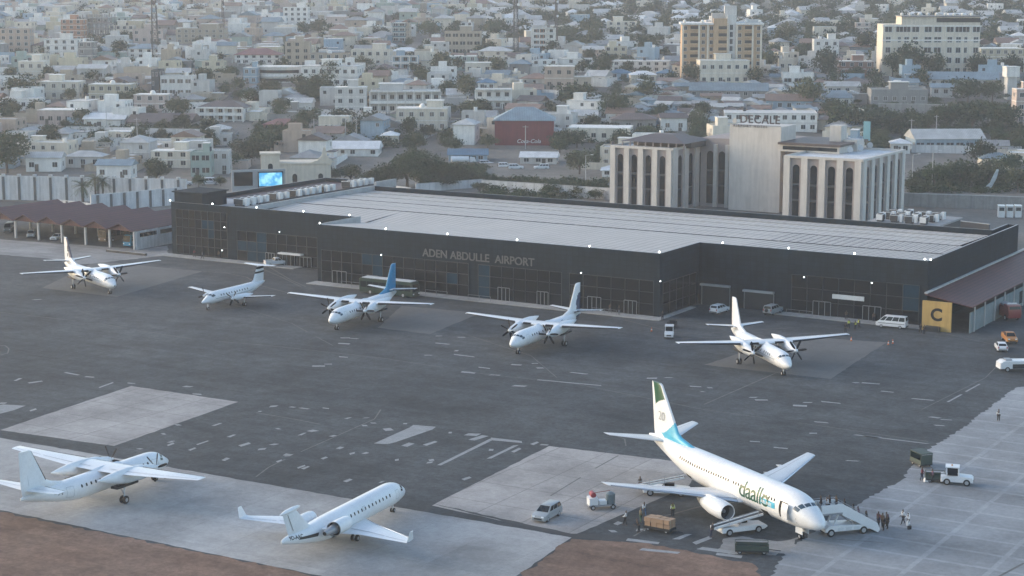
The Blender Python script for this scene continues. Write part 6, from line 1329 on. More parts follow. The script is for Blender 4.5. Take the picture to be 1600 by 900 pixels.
# ---- houses read off the photograph: left, right, top, base (pixels), storeys, wall, roof kind, roof colour, extras, label
HERO = [
 (0, 48, 46, 84, 4, 'peach', 'flat', 'deck', (), "peach four-storey block at the far left edge of the town"),
 (95, 130, 31, 65, 4, 'orange', 'flat', 'white', ('room',), "orange brown four-storey block beside the unfinished concrete frame"),
 (170, 210, 40, 56, 2, 'cream', 'flat', 'white', (), "cream house behind the tall lattice mast, right of the unfinished frame"),
 (68, 122, 62, 90, 3, 'white', 'flat', 'white', ('room',), "white three-storey house in front of the orange brown block"),
 (122, 146, 66, 97, 3, 'grey', 'flat', 'deck', (), "bare grey concrete block right of the white three-storey house"),
 (207, 256, 46, 68, 2, 'pink', 'flat', 'deck', (), "pinkish long block just behind the lattice mast"),
 (274, 352, 46, 68, 3, 'tan', 'flat', 'deck', (), "long tan block with small windows right of the lattice mast"),
 (199, 254, 70, 92, 2, 'white', 'hip', 'bluegrey', ('bands',), "white house with blue grey hipped roof at the lattice mast's foot"),
 (28, 70, 96, 126, 2, 'cream', 'flat', 'white', ('room',), "plain cream two-storey house with a roof room at far left"),
 (60, 125, 128, 156, 2, 'cream', 'flat', 'deck', ('bands',), "cream long two-storey house left of the cream house with the dome"),
 (138, 206, 132, 160, 2, 'yellow', 'flat', 'deck', ('dome', 'bands'), "pale yellow two-storey house with a white dome and many windows"),
 (250, 302, 119, 152, 2, 'white', 'flat', 'grey', ('wide',), "white modern two-storey house with dark side, left of the arched white house"),
 (237, 249, 110, 152, 3, 'dark', 'flat', 'deck', (), "narrow dark tower block attached left of the white modern house"),
 (208, 262, 148, 174, 2, 'pink', 'flat', 'white', ('dome',), "pinkish house with small white dome in front of the white modern house"),
 (306, 384, 160, 190, 2, 'white', 'hip', 'brown', ('balcony',), "white two-storey house with red brown hipped roof and balconies"),
 (366, 440, 80, 100, 2, 'white', 'hip', 'red', ('bands',), "long white house with dull red hipped roof near the curved white house"),
 (120, 166, 100, 126, 1, 'pale', 'gable', 'tin', (), "pale single-storey house with tin roof amid the left trees"),
 (315, 350, 96, 116, 2, 'yellow', 'flat', 'deck', (), "small yellow house left of the light blue one"),
 (380, 402, 106, 132, 2, 'blue', 'flat', 'white', (), "narrow light blue house left of the curved white house"),
 (445, 485, 66, 105, 4, 'tan', 'flat', 'deck', (), "tall tan four-storey block behind the curved white house"),
 (482, 546, 84, 106, 2, 'tan', 'flat', 'white', ('dome',), "tan two-storey house with dome right of the tall tan block"),
 (470, 560, 104, 136, 2, 'white', 'flat', 'white', ('bands', 'room'), "white two-storey house with projecting slabs beside the curved white house"),
 (523, 574, 137, 180, 3, 'pale', 'flat', 'white', ('room', 'bands'), "pale modern block joined left of the white framed gallery building"),
 (577, 690, 143, 178, 2, 'pale', 'flat', 'white', ('balcony', 'room'), "long white framed gallery building with open balconies and columns"),
 (618, 700, 170, 206, 2, 'cream', 'flat', 'cream' if False else 'white', ('bands', 'dome'), "ornate cream mansion with rows of arches in front of the gallery building"),
 (547, 610, 78, 104, 2, 'cream', 'flat', 'white', ('room',), "cream two-storey house left of the light blue columned house"),
 (612, 655, 74, 96, 2, 'cream', 'hip', 'white', (), "cream hipped roof house right behind the light blue columned house"),
 (613, 654, 88, 110, 2, 'blue', 'flat', 'white', ('balcony',), "light blue house with white columns in the middle of the town"),
 (613, 634, 36, 66, 4, 'teal', 'flat', 'deck', ('bands', 'wide'), "teal banded four-storey block with a tan neighbour"),
 (634, 640, 36, 66, 4, 'tan', 'flat', 'deck', (), "narrow tan slab attached to the teal banded block"),
 (694, 752, 50, 86, 3, 'tan', 'flat', 'deck', ('wide', 'room'), "unfinished beige three-storey house with open dark window holes"),
 (655, 686, 36, 54, 2, 'blue', 'flat', 'tin', (), "light blue house right of the teal banded block"),
 (746, 798, 74, 96, 2, 'cream', 'hip', 'tin', (), "cream house with pale hipped roof right of the unfinished beige house"),
 (695, 745, 88, 108, 2, 'mint', 'flat', 'white', ('bands',), "pale green two-storey house below the unfinished beige house"),
 (726, 769, 98, 116, 1, 'cream', 'flat', 'white', ('bands',), "small cream house with white bands right of the pale green house"),
 (442, 482, 12, 42, 4, 'white', 'flat', 'white', ('room',), "far white four-storey block above the tall tan block"),
 (719, 739, 35, 49, 2, 'white', 'flat', 'white', (), "small far white house above the unfinished beige house"),
 (742, 800, 140, 172, 2, 'white', 'flat', 'white', ('bands', 'balcony'), "white villa with balcony behind the red warehouse"),
 (746, 775, 124, 142, 1, 'white', 'hip', 'blue', (), "white pavilion with blue hipped roof behind the white villa"),
 (410, 470, 190, 206, 1, 'brick', 'hip', 'red', (), "low house with red hipped roof near the cream gatehouse"),
 (830, 868, 45, 80, 4, 'white', 'flat', 'white', ('balcony',), "white balconied block attached to the narrow orange tower"),
 (838, 850, 45, 80, 4, 'orange', 'flat', 'deck', (), "narrow orange tower slab on the white balconied block"),
 (948, 996, 34, 56, 3, 'cream', 'flat', 'white', ('room',), "cream three-storey block standing among far trees, left of the tall hotel"),
 (910, 944, 72, 92, 2, 'peach', 'gable', 'tin', (), "peach gabled house between trees, left of a yellow house"),
 (944, 980, 73, 92, 2, 'yellow', 'flat', 'white', ('room',), "yellow two-storey house right of the peach gabled house"),
 (872, 925, 92, 111, 2, 'white', 'flat', 'white', (), "long white house with a row of dark arched windows"),
 (830, 872, 94, 112, 2, 'white', 'flat', 'white', (), "white two-storey house left of the one with a window row"),
 (850, 897, 104, 140, 2, 'peach', 'flat', 'deck', ('bands',), "peach two-storey house with dark bands near a big tree"),
 (890, 924, 120, 140, 1, 'tan', 'flat', 'deck', ('bands',), "tan single-storey annex right of the peach banded house"),
 (955, 1046, 96, 113, 2, 'white', 'flat', 'white', ('bands',), "long white two-storey range left of the tall hotel"),
 (952, 985, 110, 124, 1, 'blue', 'hip', 'blue', (), "blue domed hipped roof house before the long white range"),
 (1026, 1056, 110, 126, 1, 'pale', 'hip', 'blue', (), "blue hipped roof house close to the tall hotel's left foot"),
 (985, 1026, 112, 130, 1, 'cream', 'hip', 'white', (), "cream house with white hipped roof between two blue roofs"),
 (955, 1026, 180, 205, 1, 'grey', 'hip', 'brown', (), "large brown hipped roof house behind the ribbed hotel's left wing"),
 (1032, 1074, 176, 206, 1, 'white', 'gable', 'brown', (), "brown gabled roof house with white gable behind the ribbed hotel"),
 (885, 986, 200, 222, 1, 'cream', 'flat', 'deck', (), "low cream flat building right of the red warehouse"),
 (1092, 1172, 95, 133, 2, 'cream', 'flat', 'white', ('room', 'bands'), "white and cream three-level house directly before the tall tan hotel"),
 (1076, 1200, 138, 152, 1, 'grey', 'gable', 'bluegrey', (), "very long low blue grey tin roofed shed before the tall hotel"),
 (1271, 1311, 62, 88, 2, 'white', 'flat', 'white', ('room',), "white two-storey house with roof turret, left of the long cream office"),
 (1336, 1360, 36, 56, 3, 'pink', 'flat', 'white', (), "small pinkish white block left above the long cream office"),
 (1310, 1365, 96, 119, 2, 'brick', 'flat', 'deck', (), "brick red two-storey house at the long cream office's left foot"),
 (1222, 1272, 114, 135, 1, 'white', 'flat', 'white', ('wide', 'room'), "white single-storey house with big windows amid trees right of the tall hotel"),
 (1216, 1240, 92, 112, 1, 'cream', 'flat', 'deck', (), "small cream house left behind the white big windowed house"),
 (1290, 1344, 130, 148, 1, 'pale', 'gable', 'tin', (), "pale tin roofed house right below the white big windowed house"),
 (1286, 1330, 148, 166, 1, 'pale', 'gable', 'bluegrey', (), "blue grey roofed low house beside the round tree"),
 (1360, 1450, 140, 165, 1, 'grey', 'flat', 'deck', (), "weathered grey walled ruin in the right scrubland"),
 (1455, 1500, 132, 150, 1, 'pale', 'gable', 'bluegrey', (), "pale blue grey tin shed in the right scrubland"),
 (1452, 1560, 120, 136, 1, 'pale', 'gable', 'bluegrey', (), "long pale tin shed behind the right scrubland"),
 (1530, 1600, 76, 100, 2, 'yellow', 'flat', 'deck', ('bands',), "yellowish long house at the right photo edge"),
 (1586, 1620, 140, 195, 3, 'pink', 'flat', 'deck', ('bands',), "pinkish tall house cut off by the right photo edge"),
 (1428, 1540, 210, 236, 1, 'blue', 'gable', 'tin', ('wide',), "long blue walled shed with tin roof at right, above the yard trees"),
 (1130, 1278, 177, 206, 2, 'white', 'flat', 'white', ('bands',), "long white house with banded roof edge directly behind the hotel lettering"),
 (1196, 1270, 152, 172, 1, 'blue', 'gable', 'rust', (), "low blue walled house with rusty roof behind the hotel"),
 (100, 160, 238, 262, 1, 'pale', 'hip', 'tin', (), "pale house with big grey hipped roof behind the left boundary wall"),
 (40, 96, 238, 268, 1, 'white', 'gable', 'tin', (), "white house with tin gables right of the big dark tree at left"),
 (150, 206, 250, 280, 1, 'white', 'gable', 'bluegrey', (), "tin roofed white house behind the palm trees"),
 (235, 298, 236, 262, 2, 'cream', 'flat', 'white', ('bands',), "cream shop house left of the green shop front"),
 (298, 330, 238, 276, 2, 'mint', 'flat', 'white', ('wide',), "narrow green shop house with a lit sign"),
 (330, 358, 236, 272, 2, 'pale', 'flat', 'white', (), "pale blue white shop house right of the green one"),
 (0, 60, 154, 172, 1, 'white', 'flat', 'white', (), "low white house at the far left edge above the dark trees"),
 (57, 128, 172, 196, 1, 'pink', 'flat', 'deck', (), "low pinkish flat building left among dark bushes"),
 (130, 196, 180, 202, 1, 'white', 'gable', 'white', (), "white house with small gables above the left white wall"),
 (196, 300, 186, 206, 1, 'grey', 'gable', 'brown', (), "long low brown roofed building behind the left white wall"),
 (510, 592, 228, 244, 1, 'white', 'gable', 'white', (), "long white tent roofed hall right of the cream gatehouse"),
 (596, 622, 206, 226, 1, 'cream', 'hip', 'white', (), "small cream guard house before the ornate mansion"),
 (810, 866, 196, 226, 1, 'red', 'hip', 'grey', (), "small dark red kiosk with grey hipped roof before the red warehouse"),
 (700, 762, 238, 252, 1, 'blue', 'gable', 'blue', (), "small blue roofed workshop behind the parked cars"),
 (812, 870, 242, 256, 1, 'pale', 'gable', 'white', (), "long white carport roof behind the lone off-road car"),
 (940, 972, 262, 276, 1, 'white', 'hip', 'white', (), "tiny white roofed kiosk at the hotel's left corner"),
 (1392, 1422, 218, 240, 1, 'white', 'hip', 'white', (), "small white hipped pavilion left of the long blue shed"),
]
BOX = []                                         # picture boxes already taken, with distance
for k, (xl, xr, yt, yb, st, wl, rk, rf, ft, lb) in enumerate(HERO):
    p = T((xl + xr) / 2, yb); s = proj(p)[2]; w_ = (xr - xl) / s; h = (yb - yt) / s / .985
    if rk in ('hip', 'gable'): h *= .72
    rz = R(random.Random(k).uniform(-9, 3)); d = min(max(7, w_ * .6), 14)
    if w_ < 4: d = 10
    q = p + Vector((math.sin(-rz) * d / 2, d / 2, 0)); q.z = p.z
    if "mansion" in lb: ft = ft + ()
    house(q, rz, w_ * .97, d, h, st, wl, rk, rf, 1, k, None, ft, lb)
    BOX.append((xl, xr, yt, yb, p.y))
# ---- taller landmarks -------------------------------------------------------------------------------------------
def facade_windows(t, specs, m=PANE):
    for x, y, z, ww, wh in specs:
        o = link("window", WM[0], t, (x, y, z)); o.scale = (ww, 1, wh)
p = T(1127, 127); s = proj(p)[2]; Wd = 124 / s; Hh = 97 / s; HTAN = hm("hotel_tan", (.48, .33, .20)); t = thing("tall_hotel", "tall tan hotel with white corner bands and stacked balconies rising above the town", "hotel", (p.x, p.y, p.z), R(-3))
b = MB(); D = 18
for x0, x1, y0, hh in ((-.5, -.11, 0, .9), (-.11, .06, -.8, 1.0), (.06, .17, .4, 1.06), (.17, .5, 0, .9)): b.box(Wd * x0, Wd * x1 - .003, y0, D, -3, Hh * hh, HTAN if x0 != .06 else WC['white'])
b.build("wall", t)
b = MB()
for x in (-.5, -.30, -.19, .06, .17, .37, .475): b.box(Wd * x, Wd * (x + .022), -1.0, -.803, -2, Hh * .93, WC['cream'])
b.build("pilaster", t)
b = MB(); b.box(-Wd * .52, -Wd * .11 - .01, -1.3, D + .3, Hh * .903, Hh * .93, WC['white']); b.box(Wd * .172, Wd * .52, -1.3, D + .3, Hh * .903, Hh * .93, WC['white']); b.build("cornice", t)
sh = Hh * .9 / 8
for f in range(8):
    z = sh * f + sh * .3
    for x, ww, y in ((-.46, 1.3, 0), (-.235, 1.3, 0), (-.135, 1.3, 0), (.22, 1.3, 0), (.455, 1.3, 0)): facade_windows(t, [(Wd * x, y, z, ww, sh * .5)])
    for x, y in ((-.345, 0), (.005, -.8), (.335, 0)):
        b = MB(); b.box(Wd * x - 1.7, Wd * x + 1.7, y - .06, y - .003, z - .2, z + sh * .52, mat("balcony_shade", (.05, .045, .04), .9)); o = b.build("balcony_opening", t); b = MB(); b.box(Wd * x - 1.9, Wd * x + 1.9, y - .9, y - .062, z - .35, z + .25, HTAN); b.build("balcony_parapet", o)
    facade_windows(t, [(Wd * .115, .4, z, 1.2, sh * .7)])
for x, hh in ((-.05, 1.08), (.11, 1.2), (.4, .98)): b = MB(); b.box(Wd * x - 2.5, Wd * x + 2.5, 4, 9, Hh * .88, Hh * hh, WC['pale']); b.build("roof_room", t)
for x in (-.47, -.25, .3, .47): b = MB(); b.ball((Wd * x, 1.2, Hh * .955), .7, WC['white'], 10, 6); b.build("satellite_dish", t)
BOX.append((1060, 1195, 20, 127, p.y))
p = T(1453, 119); s = proj(p)[2]; Wd = 150 / s; Hh = 80 / s; t = thing("office_block", "long cream five-storey office with regular dark windows at upper right", "office", (p.x, p.y, p.z), R(-2))
b = MB(); b.box(-Wd / 2, Wd / 2, 0, 16, -3, Hh, WC['cream']); b.build("wall", t); b = MB(); b.box(-Wd * .31, Wd * .5, .6, 15, Hh + .002, Hh + 3.2, WC['cream']); b.box(Wd * .05, Wd * .5, .5, .597, Hh + .9, Hh + 2.7, PANE); b.box(-Wd * .32, Wd * .52, -.3, 16.3, Hh + 3.203, Hh + 3.6, WC['grey']); b.build("roof_storey", t)
b = MB(); b.box(-Wd * .515, Wd * .515, -.45, -.003, Hh - .9, Hh - .4, WC['white']); b.box(-Wd * .505, Wd * .505, -.2, -.004, Hh * .68, Hh * .71, WC['white']); b.build("cornice", t)
sh = Hh / 5
xs_ = [-.445, -.33, -.255, -.165, -.035, .065, .19, .28, .355, .46]
for f in range(5):
    for k, x in enumerate(xs_):
        if f == 0 and k < 5: continue
        ww = 3.0 if f == 4 or k in (4, 5) else (1.2 if k in (1, 8) else 2.0); facade_windows(t, [(Wd * x, 0, sh * f + sh * .28, ww, sh * .5)])
for k in range(9): b = MB(); b.ball((-Wd * .3 + Wd * .09 * k, 3, Hh + 4.2), .75, WC['white'], 10, 6); b.build("satellite_dish", t)
BOX.append((1375, 1532, 20, 119, p.y))
# red warehouse with white script on its flank
p = T(820, 227); s = proj(p)[2]; Wd = 92 / s; t = thing("red_warehouse", "dark red warehouse with blue grey hipped roof and white script lettering", "warehouse", (p.x, p.y + 6, p.z), R(-2))
b = MB(); b.box(-Wd / 2, Wd / 2, -6, 8, -2, 38 / s, WC['red']); b.build("wall", t); b = MB(); roof_geo(b, Wd, 14, 38 / s + .2, 'hip', RC['bluegrey'], .6, .55); o = b.build("roof", t); o.location = (0, 1, 0)
for x in (.02,): text_obj("wall_lettering", "Coca-Cola", 1.9, PAINT, t, (Wd * x - 3.0, -6.06, .8), bold=.01, shear=.25)
BOX.append((773, 867, 160, 227, p.y))
# unfinished concrete frame
p = T(150, 63); s = proj(p)[2]; t = thing("unfinished_frame", "unfinished concrete frame of bare columns and slabs beside the orange brown block", "building", (p.x, p.y, p.z), R(-6)); Wd = 42 / s
for f in range(4): b = MB(); b.box(-Wd / 2, Wd / 2, 0, 12, 2.9 * (f + 1) - .3, 2.9 * (f + 1), WC['grey']); b.build("floor_slab", t)
for x in range(6):
    for y in (0, 6, 11.6): b = MB(); b.box(-Wd / 2 + (Wd - .4) * x / 5, -Wd / 2 + (Wd - .4) * x / 5 + .4, y, y + .4, -2, 13.2, WC['grey']); b.build("column", t)
BOX.append((128, 172, 34, 63, p.y))
# curved white streamlined house
p = T(435, 131); s = proj(p)[2]; t = thing("curved_house", "curved white streamlined house with dark window bands", "house", (p.x, p.y + 6, p.z), 0); r_ = 35 / s
b = MB(); b.loft([[(r_ * .95 * math.cos(a) * 1.0, 6 * math.sin(a), z) for a in (2 * math.pi * k / 28 for k in range(28))] for z in (-2, 6.6)], WC['white']); b.build("wall", t, smooth=True, angle=40)
for z in (2.9, 6.6): b = MB(); b.loft([[(r_ * math.cos(a), 6.6 * math.sin(a), zz) for a in (2 * math.pi * k / 28 for k in range(28))] for zz in (z, z + .5)], WC['white']); b.build("slab", t, smooth=True, angle=40)
for z in (.9, 4.3): b = MB(); b.loft([[(r_ * .955 * math.cos(a), 6.04 * math.sin(a), zz) for a in (math.pi + math.pi * k / 16 for k in range(2, 15))] for zz in (z, z + 1.3)], PANE, cap=False, closed=False); b.build("window_band", t)
BOX.append((400, 470, 100, 131, p.y))
# water tower
p = T(1578, 152); s = proj(p)[2]; t = thing("water_tower", "white square water tower on a pale shaft at the right edge", "water tower", (p.x, p.y, p.z), R(5)); hh = 47 / s
b = MB(); b.box(-1.9, 1.9, -1.9, 1.9, -2, hh * .68, WC['pale']); b.build("shaft", t); b = MB(); b.box(-2.6, 2.6, -2.6, 2.6, hh * .683, hh, WC['white']); b.box(-2.8, 2.8, -2.8, 2.8, hh + .003, hh + .3, WC['white']); b.build("tank", t)
BOX.append((1565, 1592, 105, 152, p.y))
# ---- filling the streets between them: plots on a loose grid, nearest 210 as houses, the rest beyond as one mass
LM = [("the lattice mast", T(243, 90)), ("the tall tan hotel", T(1127, 127)), ("the long cream office", T(1453, 119)), ("the red warehouse", T(820, 227)), ("the gallery building", T(633, 178)), ("the curved white house", T(435, 131)), ("the water tower", T(1578, 152)), ("the teal banded block", T(624, 66)), ("the unfinished frame", T(150, 63)), ("the beige unfinished house", T(723, 86)), ("the white modern house", T(276, 152)), ("the brick red house", T(1337, 119)), ("the narrow orange tower", T(844, 80)), ("the peach left block", T(24, 84)), ("the far white block", T(462, 42)), ("the cream three-storey block", T(972, 56)), ("the yellow right-edge house", T(1565, 100)), ("the pale yellow domed house", T(172, 160))]
USED = {}
_O = "first second third fourth fifth sixth seventh eighth ninth tenth eleventh twelfth thirteenth fourteenth fifteenth sixteenth seventeenth eighteenth nineteenth".split()
ORD = [o + " " for o in _O] + [t_ + (" " if not k else "-" + _O[k - 1] + " ") for t_, e_ in (("twent", "y"), ("thirt", "y")) for k in range(10) for t_ in [t_ + ("ieth" if not k else e_)]]
def where(p, desc, items):
    nm_, q = min(LM, key=lambda l: (l[1] - p).to_2d().length); items.append((nm_, q, desc, p))
def relation(p, q):
    d = p - q; a = abs(d.x) / max(1, abs(d.y))
    if a > 1.5: return "right of" if d.x > 0 else "left of"
    if a < .5: return "behind" if d.y > 0 else "in front of"
    return ("behind-right of" if d.x > 0 else "behind-left of") if d.y > 0 else ("front-right of" if d.x > 0 else "front-left of")
def assign(objs):                                 # objs: (object, description, point); numbered outwards from the landmark they stand by
    G_ = {}
    for o, desc, p in objs:
        nm_, q = min(LM, key=lambda l: (l[1] - p).to_2d().length); G_.setdefault((desc, relation(p, q), nm_), []).append(((p - q).to_2d().length, o))
    for (desc, rel, nm_), L in G_.items():
        L.sort(key=lambda e: e[0])
        for k, (_, o) in enumerate(L): o["label"] = (f"{desc} {rel} {nm_}" if len(L) == 1 else f"{('nearest ' if k == 0 else ORD[min(k, 38)] + 'nearest ')}{desc} {rel} {nm_}")
def clear(px0, px1, py0, py1, y, lim=.3):
    for a, c, e, f, Y in BOX:
        ox = min(px1, c) - max(px0, a); oy = min(py1, f) - max(py0, e)
        if ox > 0 and oy > 0:
            A = ox * oy
            if y < Y + 4 and A > lim * (c - a) * (f - e) * .35: return False
            if abs(y - Y) < 11 and ox > .35 * min(px1 - px0, c - a): return False
    return True
BLOCK = [(1340, 1600, 150, 232), (350, 460, 215, 292), (560, 770, 228, 300), (760, 960, 232, 300), (860, 960, 225, 300)]
def shackzone(px, py): return 990 < px < 1330 and 129 < py < 200
fills = []; r = random.Random(5)
y = 590.0
while y < 1420:
    step = 12.5 + (y - 590) * .004
    x = -.34 * y + r.uniform(0, 12)
    while x < .34 * y:
        fills.append((x + r.uniform(-4, 4), y + r.uniform(-5, 5))); x += r.uniform(11, 18) * (1 + .3 * (x > 0))
    y += step
near, far = [], []
for x, y in fills:
    if r.random() < .08: continue
    z = zt(y); px, py, s = proj(Vector((x, y, z)))
    if not (-190 < px < 1790 and -12 < py < 262): continue
    if any(a < px < c and e < py < f for a, c, e, f in BLOCK): continue
    left = px < 760; far_r = px > 760 and py < 75
    if r.random() < (.42 if far_r else .12 if py < 130 else 0): continue
    if shackzone(px, py): continue
    q = r.random(); shack = 1015 < px < 1320 and 128 < py < 200
    if shack: rk, st = r.choice(('gable', 'gable', 'shed', 'hip')), 1
    elif left: rk, st = ('flat', r.choice((1, 1, 2, 2, 2))) if q < .62 else (r.choice(('hip', 'gable')), r.choice((1, 1, 2)))
    elif far_r: rk, st = ('flat', r.choice((1, 2))) if q < .18 else (r.choice(('hip', 'hip', 'gable')), 1)
    else: rk, st = ('flat', r.choice((1, 2, 2))) if q < .45 else (r.choice(('hip', 'gable')), 1)
    w_ = r.uniform(7.5, 13) * (1 if y < 800 else .88) if not shack else r.uniform(6, 11); d = r.uniform(7, 11) if not shack else r.uniform(5, 7); h = 3.25 * st * r.uniform(.92, 1.1) if st > 1 else r.uniform(2.8, 3.8)
    wl = r.choice(('white', 'white', 'white', 'white', 'cream', 'cream', 'pale', 'pale', 'pale', 'grey', 'tan', 'pink', 'peach', 'yellow', 'blue', 'mint') if left else ('white', 'white', 'pale', 'pale', 'grey', 'cream', 'cream', 'blue')); rf = r.choice(('white', 'white', 'deck')) if rk == 'flat' else r.choice(('tin', 'tin', 'grey', 'grey', 'rust', 'rust', 'bluegrey', 'brown') if not far_r else ('tin', 'tin', 'tin', 'grey', 'white'))
    wpx = w_ * s; top = py - (h + (2 if rk != 'flat' else 0)) * s
    if not clear(px - wpx / 2, px + wpx / 2, top, py, y): continue
    BOX.append((px - wpx / 2, px + wpx / 2, top, py, y - d / 2))
    rec = (x, y, z, R(r.choice((-8, -4, 2, 82, 86) if left else (-20, -12, -4, 6, 80, 70))) , w_, d, h, st, wl, rk, rf); (near if len(near) < 205 and -20 < px < 1620 else far).append(rec)
shacks = []; SH = []
for _ in range(900):
    p = T(r.uniform(990, 1330), 128 + 72 * r.random()); px, py, s = proj(p); w_ = r.uniform(5, 9); d = r.uniform(4, 6.5); h = r.uniform(2.3, 3.0); wpx = w_ * s
    if any((a - p).to_2d().length < (w_ + b_) * .52 for a, b_ in shacks) or not clear(px - wpx / 2, px + wpx / 2, py - h * s, py, p.y): continue
    shacks.append((p, w_)); rec = (p.x, p.y, p.z, R(r.choice((-25, -12, 4, 60, 78))), w_, d, h, 1, r.choice(('pale', 'grey', 'grey', 'blue', 'white', 'tan')), r.choice(('gable', 'gable', 'gable', 'shed', 'hip')), r.choice(('tin', 'tin', 'grey', 'bluegrey', 'bluegrey', 'rust', 'brown'))); shacks[-1] = (p, w_)
    t = house(p, rec[3], w_, d, h, 1, rec[8], rec[9], rec[10], 0, 900 + len(shacks), name="tin_shack", cat="shack", group="crowded tin shacks"); SH.append((t, f"{CN[rec[8]]} shack, {RN[rec[10]]} {dict(gable='gabled', shed='lean-to', hip='hipped')[rec[9]]} roof,", Vector((p.x, p.y, 0))))
objs = []
for k, (x, y, z, rz, w_, d, h, st, wl, rk, rf) in enumerate(near):
    t = house((x, y, z), rz, w_, d, h, st, wl, rk, rf, 1 if y < 700 and k % 2 == 0 else 0, 500 + k)
    desc = f"{CN[wl]} {['', 'single-storey', 'two-storey', 'three-storey'][st]} " + (f"flat-roofed house" if rk == 'flat' else f"house, {RN[rf]} {'hipped' if rk == 'hip' else 'gabled' if rk == 'gable' else 'lean-to'} roof,")
    objs.append((t, desc, Vector((x, y, 0))))
assign(objs); assign(SH)
M_ = MB()
for x, y, z, rz, w_, d, h, st, wl, rk, rf in far:
    b = MB(); b.box(-w_ / 2, w_ / 2, -d / 2, d / 2, -2, h, WC[wl])
    if rk == 'flat': b.quad((-w_ / 2 + .2, -d / 2 + .2, h + .02), (w_ / 2 - .2, -d / 2 + .2, h + .02), (w_ / 2 - .2, d / 2 - .2, h + .02), (-w_ / 2 + .2, d / 2 - .2, h + .02), RC[rf])
    else: roof_geo(b, w_, d, h + .2, rk, RC[rf], .5, .42)
    if r.random() < .6: q = r.uniform(2.5, 5); b.box(-w_ / 2 + r.uniform(0, 3), w_ / 2 - r.uniform(0, 3), -d / 2 - q, -d / 2 - .003, -2, h / st * .8, WC[wl]); b.box(-w_ / 2, w_ / 2 - 2, -d / 2 - q - .3, -d / 2 - .004, h / st * .8 + .003, h / st * .8 + .2, RC[rf])
    if rk == 'flat' and r.random() < .5: b.box(-w_ * .2, w_ * .15, -d * .1, d * .3, h + .02, h + 2.3, WC[wl])
    n = max(2, int(w_ / 3.4))
    for f in range(st):
        for c in range(n):
            if r.random() < .45: continue
            xx = -w_ / 2 + w_ * (c + .5) / n; zz = h / st * f + 1.0; b.quad((xx - .5, -d / 2 - .03, zz), (xx + .5, -d / 2 - .03, zz), (xx + .5, -d / 2 - .03, zz + 1.1), (xx - .5, -d / 2 - .03, zz + 1.1), PANE)
            b.quad((w_ / 2 + .03, xx / w_ * d - .5, zz), (w_ / 2 + .03, xx / w_ * d + .5, zz), (w_ / 2 + .03, xx / w_ * d + .5, zz + 1.3), (w_ / 2 + .03, xx / w_ * d - .5, zz + 1.3), PANE)
    a, c = math.cos(rz), math.sin(rz); o = len(M_.v); M_.v += [(x + p[0] * a - p[1] * c, y + p[0] * c + p[1] * a, z + p[2]) for p in b.v]
    mm = [M_.mi(m) for m in b.mats]
    for f, mi in zip(b.f, b.m): M_.f.append([i + o for i in f]); M_.m.append(mm[mi])
tag(M_.build("distant_houses"), "mass of small far houses and tin roofs fading into the haze on the slope", "houses", kind="stuff")
# ---- white perimeter walls in the town, poles and masts
for a, c, h_, lb in [((104, 212), (312, 222), 3.2, "long white street wall below the left houses"), ((0, 204), (66, 210), 2.6, "pale street wall at the far left below the dark bushes"), ((494, 182), (602, 190), 2.6, "white garden wall before the gallery building"), ((1424, 238), (1596, 242), 2.4, "white wall under the long blue shed"), ((700, 200), (745, 190), 2.4, "pale wall along the street left of the red warehouse"), ((800, 150), (872, 158), 3.0, "white wall below the peach banded house"), ((1372, 176), (1480, 180), 3.4, "weathered grey wall of the scrubland ruin"), ((640, 226), (700, 205), 2.0, "pinkish lane wall before the ornate mansion")]:
    A, B_ = T(*a), T(*c); m_ = GREYW if "weathered" in lb else WALLW; d = B_ - A; t = thing("street_wall", lb, "wall", A, math.atan2(d.y, d.x)); b = MB(); b.box(0, d.length, 0, .3, -4, h_, m_); b.build("wall_face", t); b = MB(); b.box(-.05, d.length + .05, -.06, .36, h_ + .003, h_ + .15, POST); b.build("coping", t)
def mast(px, py, topz, lb, w0=1.6, w1=.5):
    p = T(px, py); t = thing("lattice_mast", lb, "mast", p, R(20)); b = MB(); n = int(topz / 3.2)
    for k in range(n):
        f0, f1 = k / n, (k + 1) / n; q0, q1 = w0 + (w1 - w0) * f0, w0 + (w1 - w0) * f1; z0, z1 = topz * f0, topz * f1
        c0 = [(-q0, -q0, z0), (q0, -q0, z0), (q0, q0, z0), (-q0, q0, z0)]; c1 = [(-q1, -q1, z1), (q1, -q1, z1), (q1, q1, z1), (-q1, q1, z1)]
        for i in range(4): j = (i + 1) % 4; b.bar(c0[i], c1[i], .22, DARK); b.bar(c0[i], c1[j], .12, DARK); b.bar(c0[j], c1[i], .12, DARK); b.bar(c1[i], c1[j], .12, DARK)
    b.build("lattice", t); b = MB()
    for z in (.55, .8, .93): b.tube((w0 * .7, -w0 * .9, topz * z), (w0 * .7, -w0 * 1.4, topz * z), .6, .6, PAINT, 12)
    b.build("dish_antenna", t)
mast(243, 92, 46, "tall dark lattice mast rising past the photo's top edge at left"); mast(806, 88, 44, "slender lattice mast left of the narrow orange tower", 1.1, .4); mast(869, 74, 28, "thin mast with a white antenna right of the narrow orange tower", .6, .3); mast(349, 48, 24, "thin far mast above the long tan block", .7, .3)
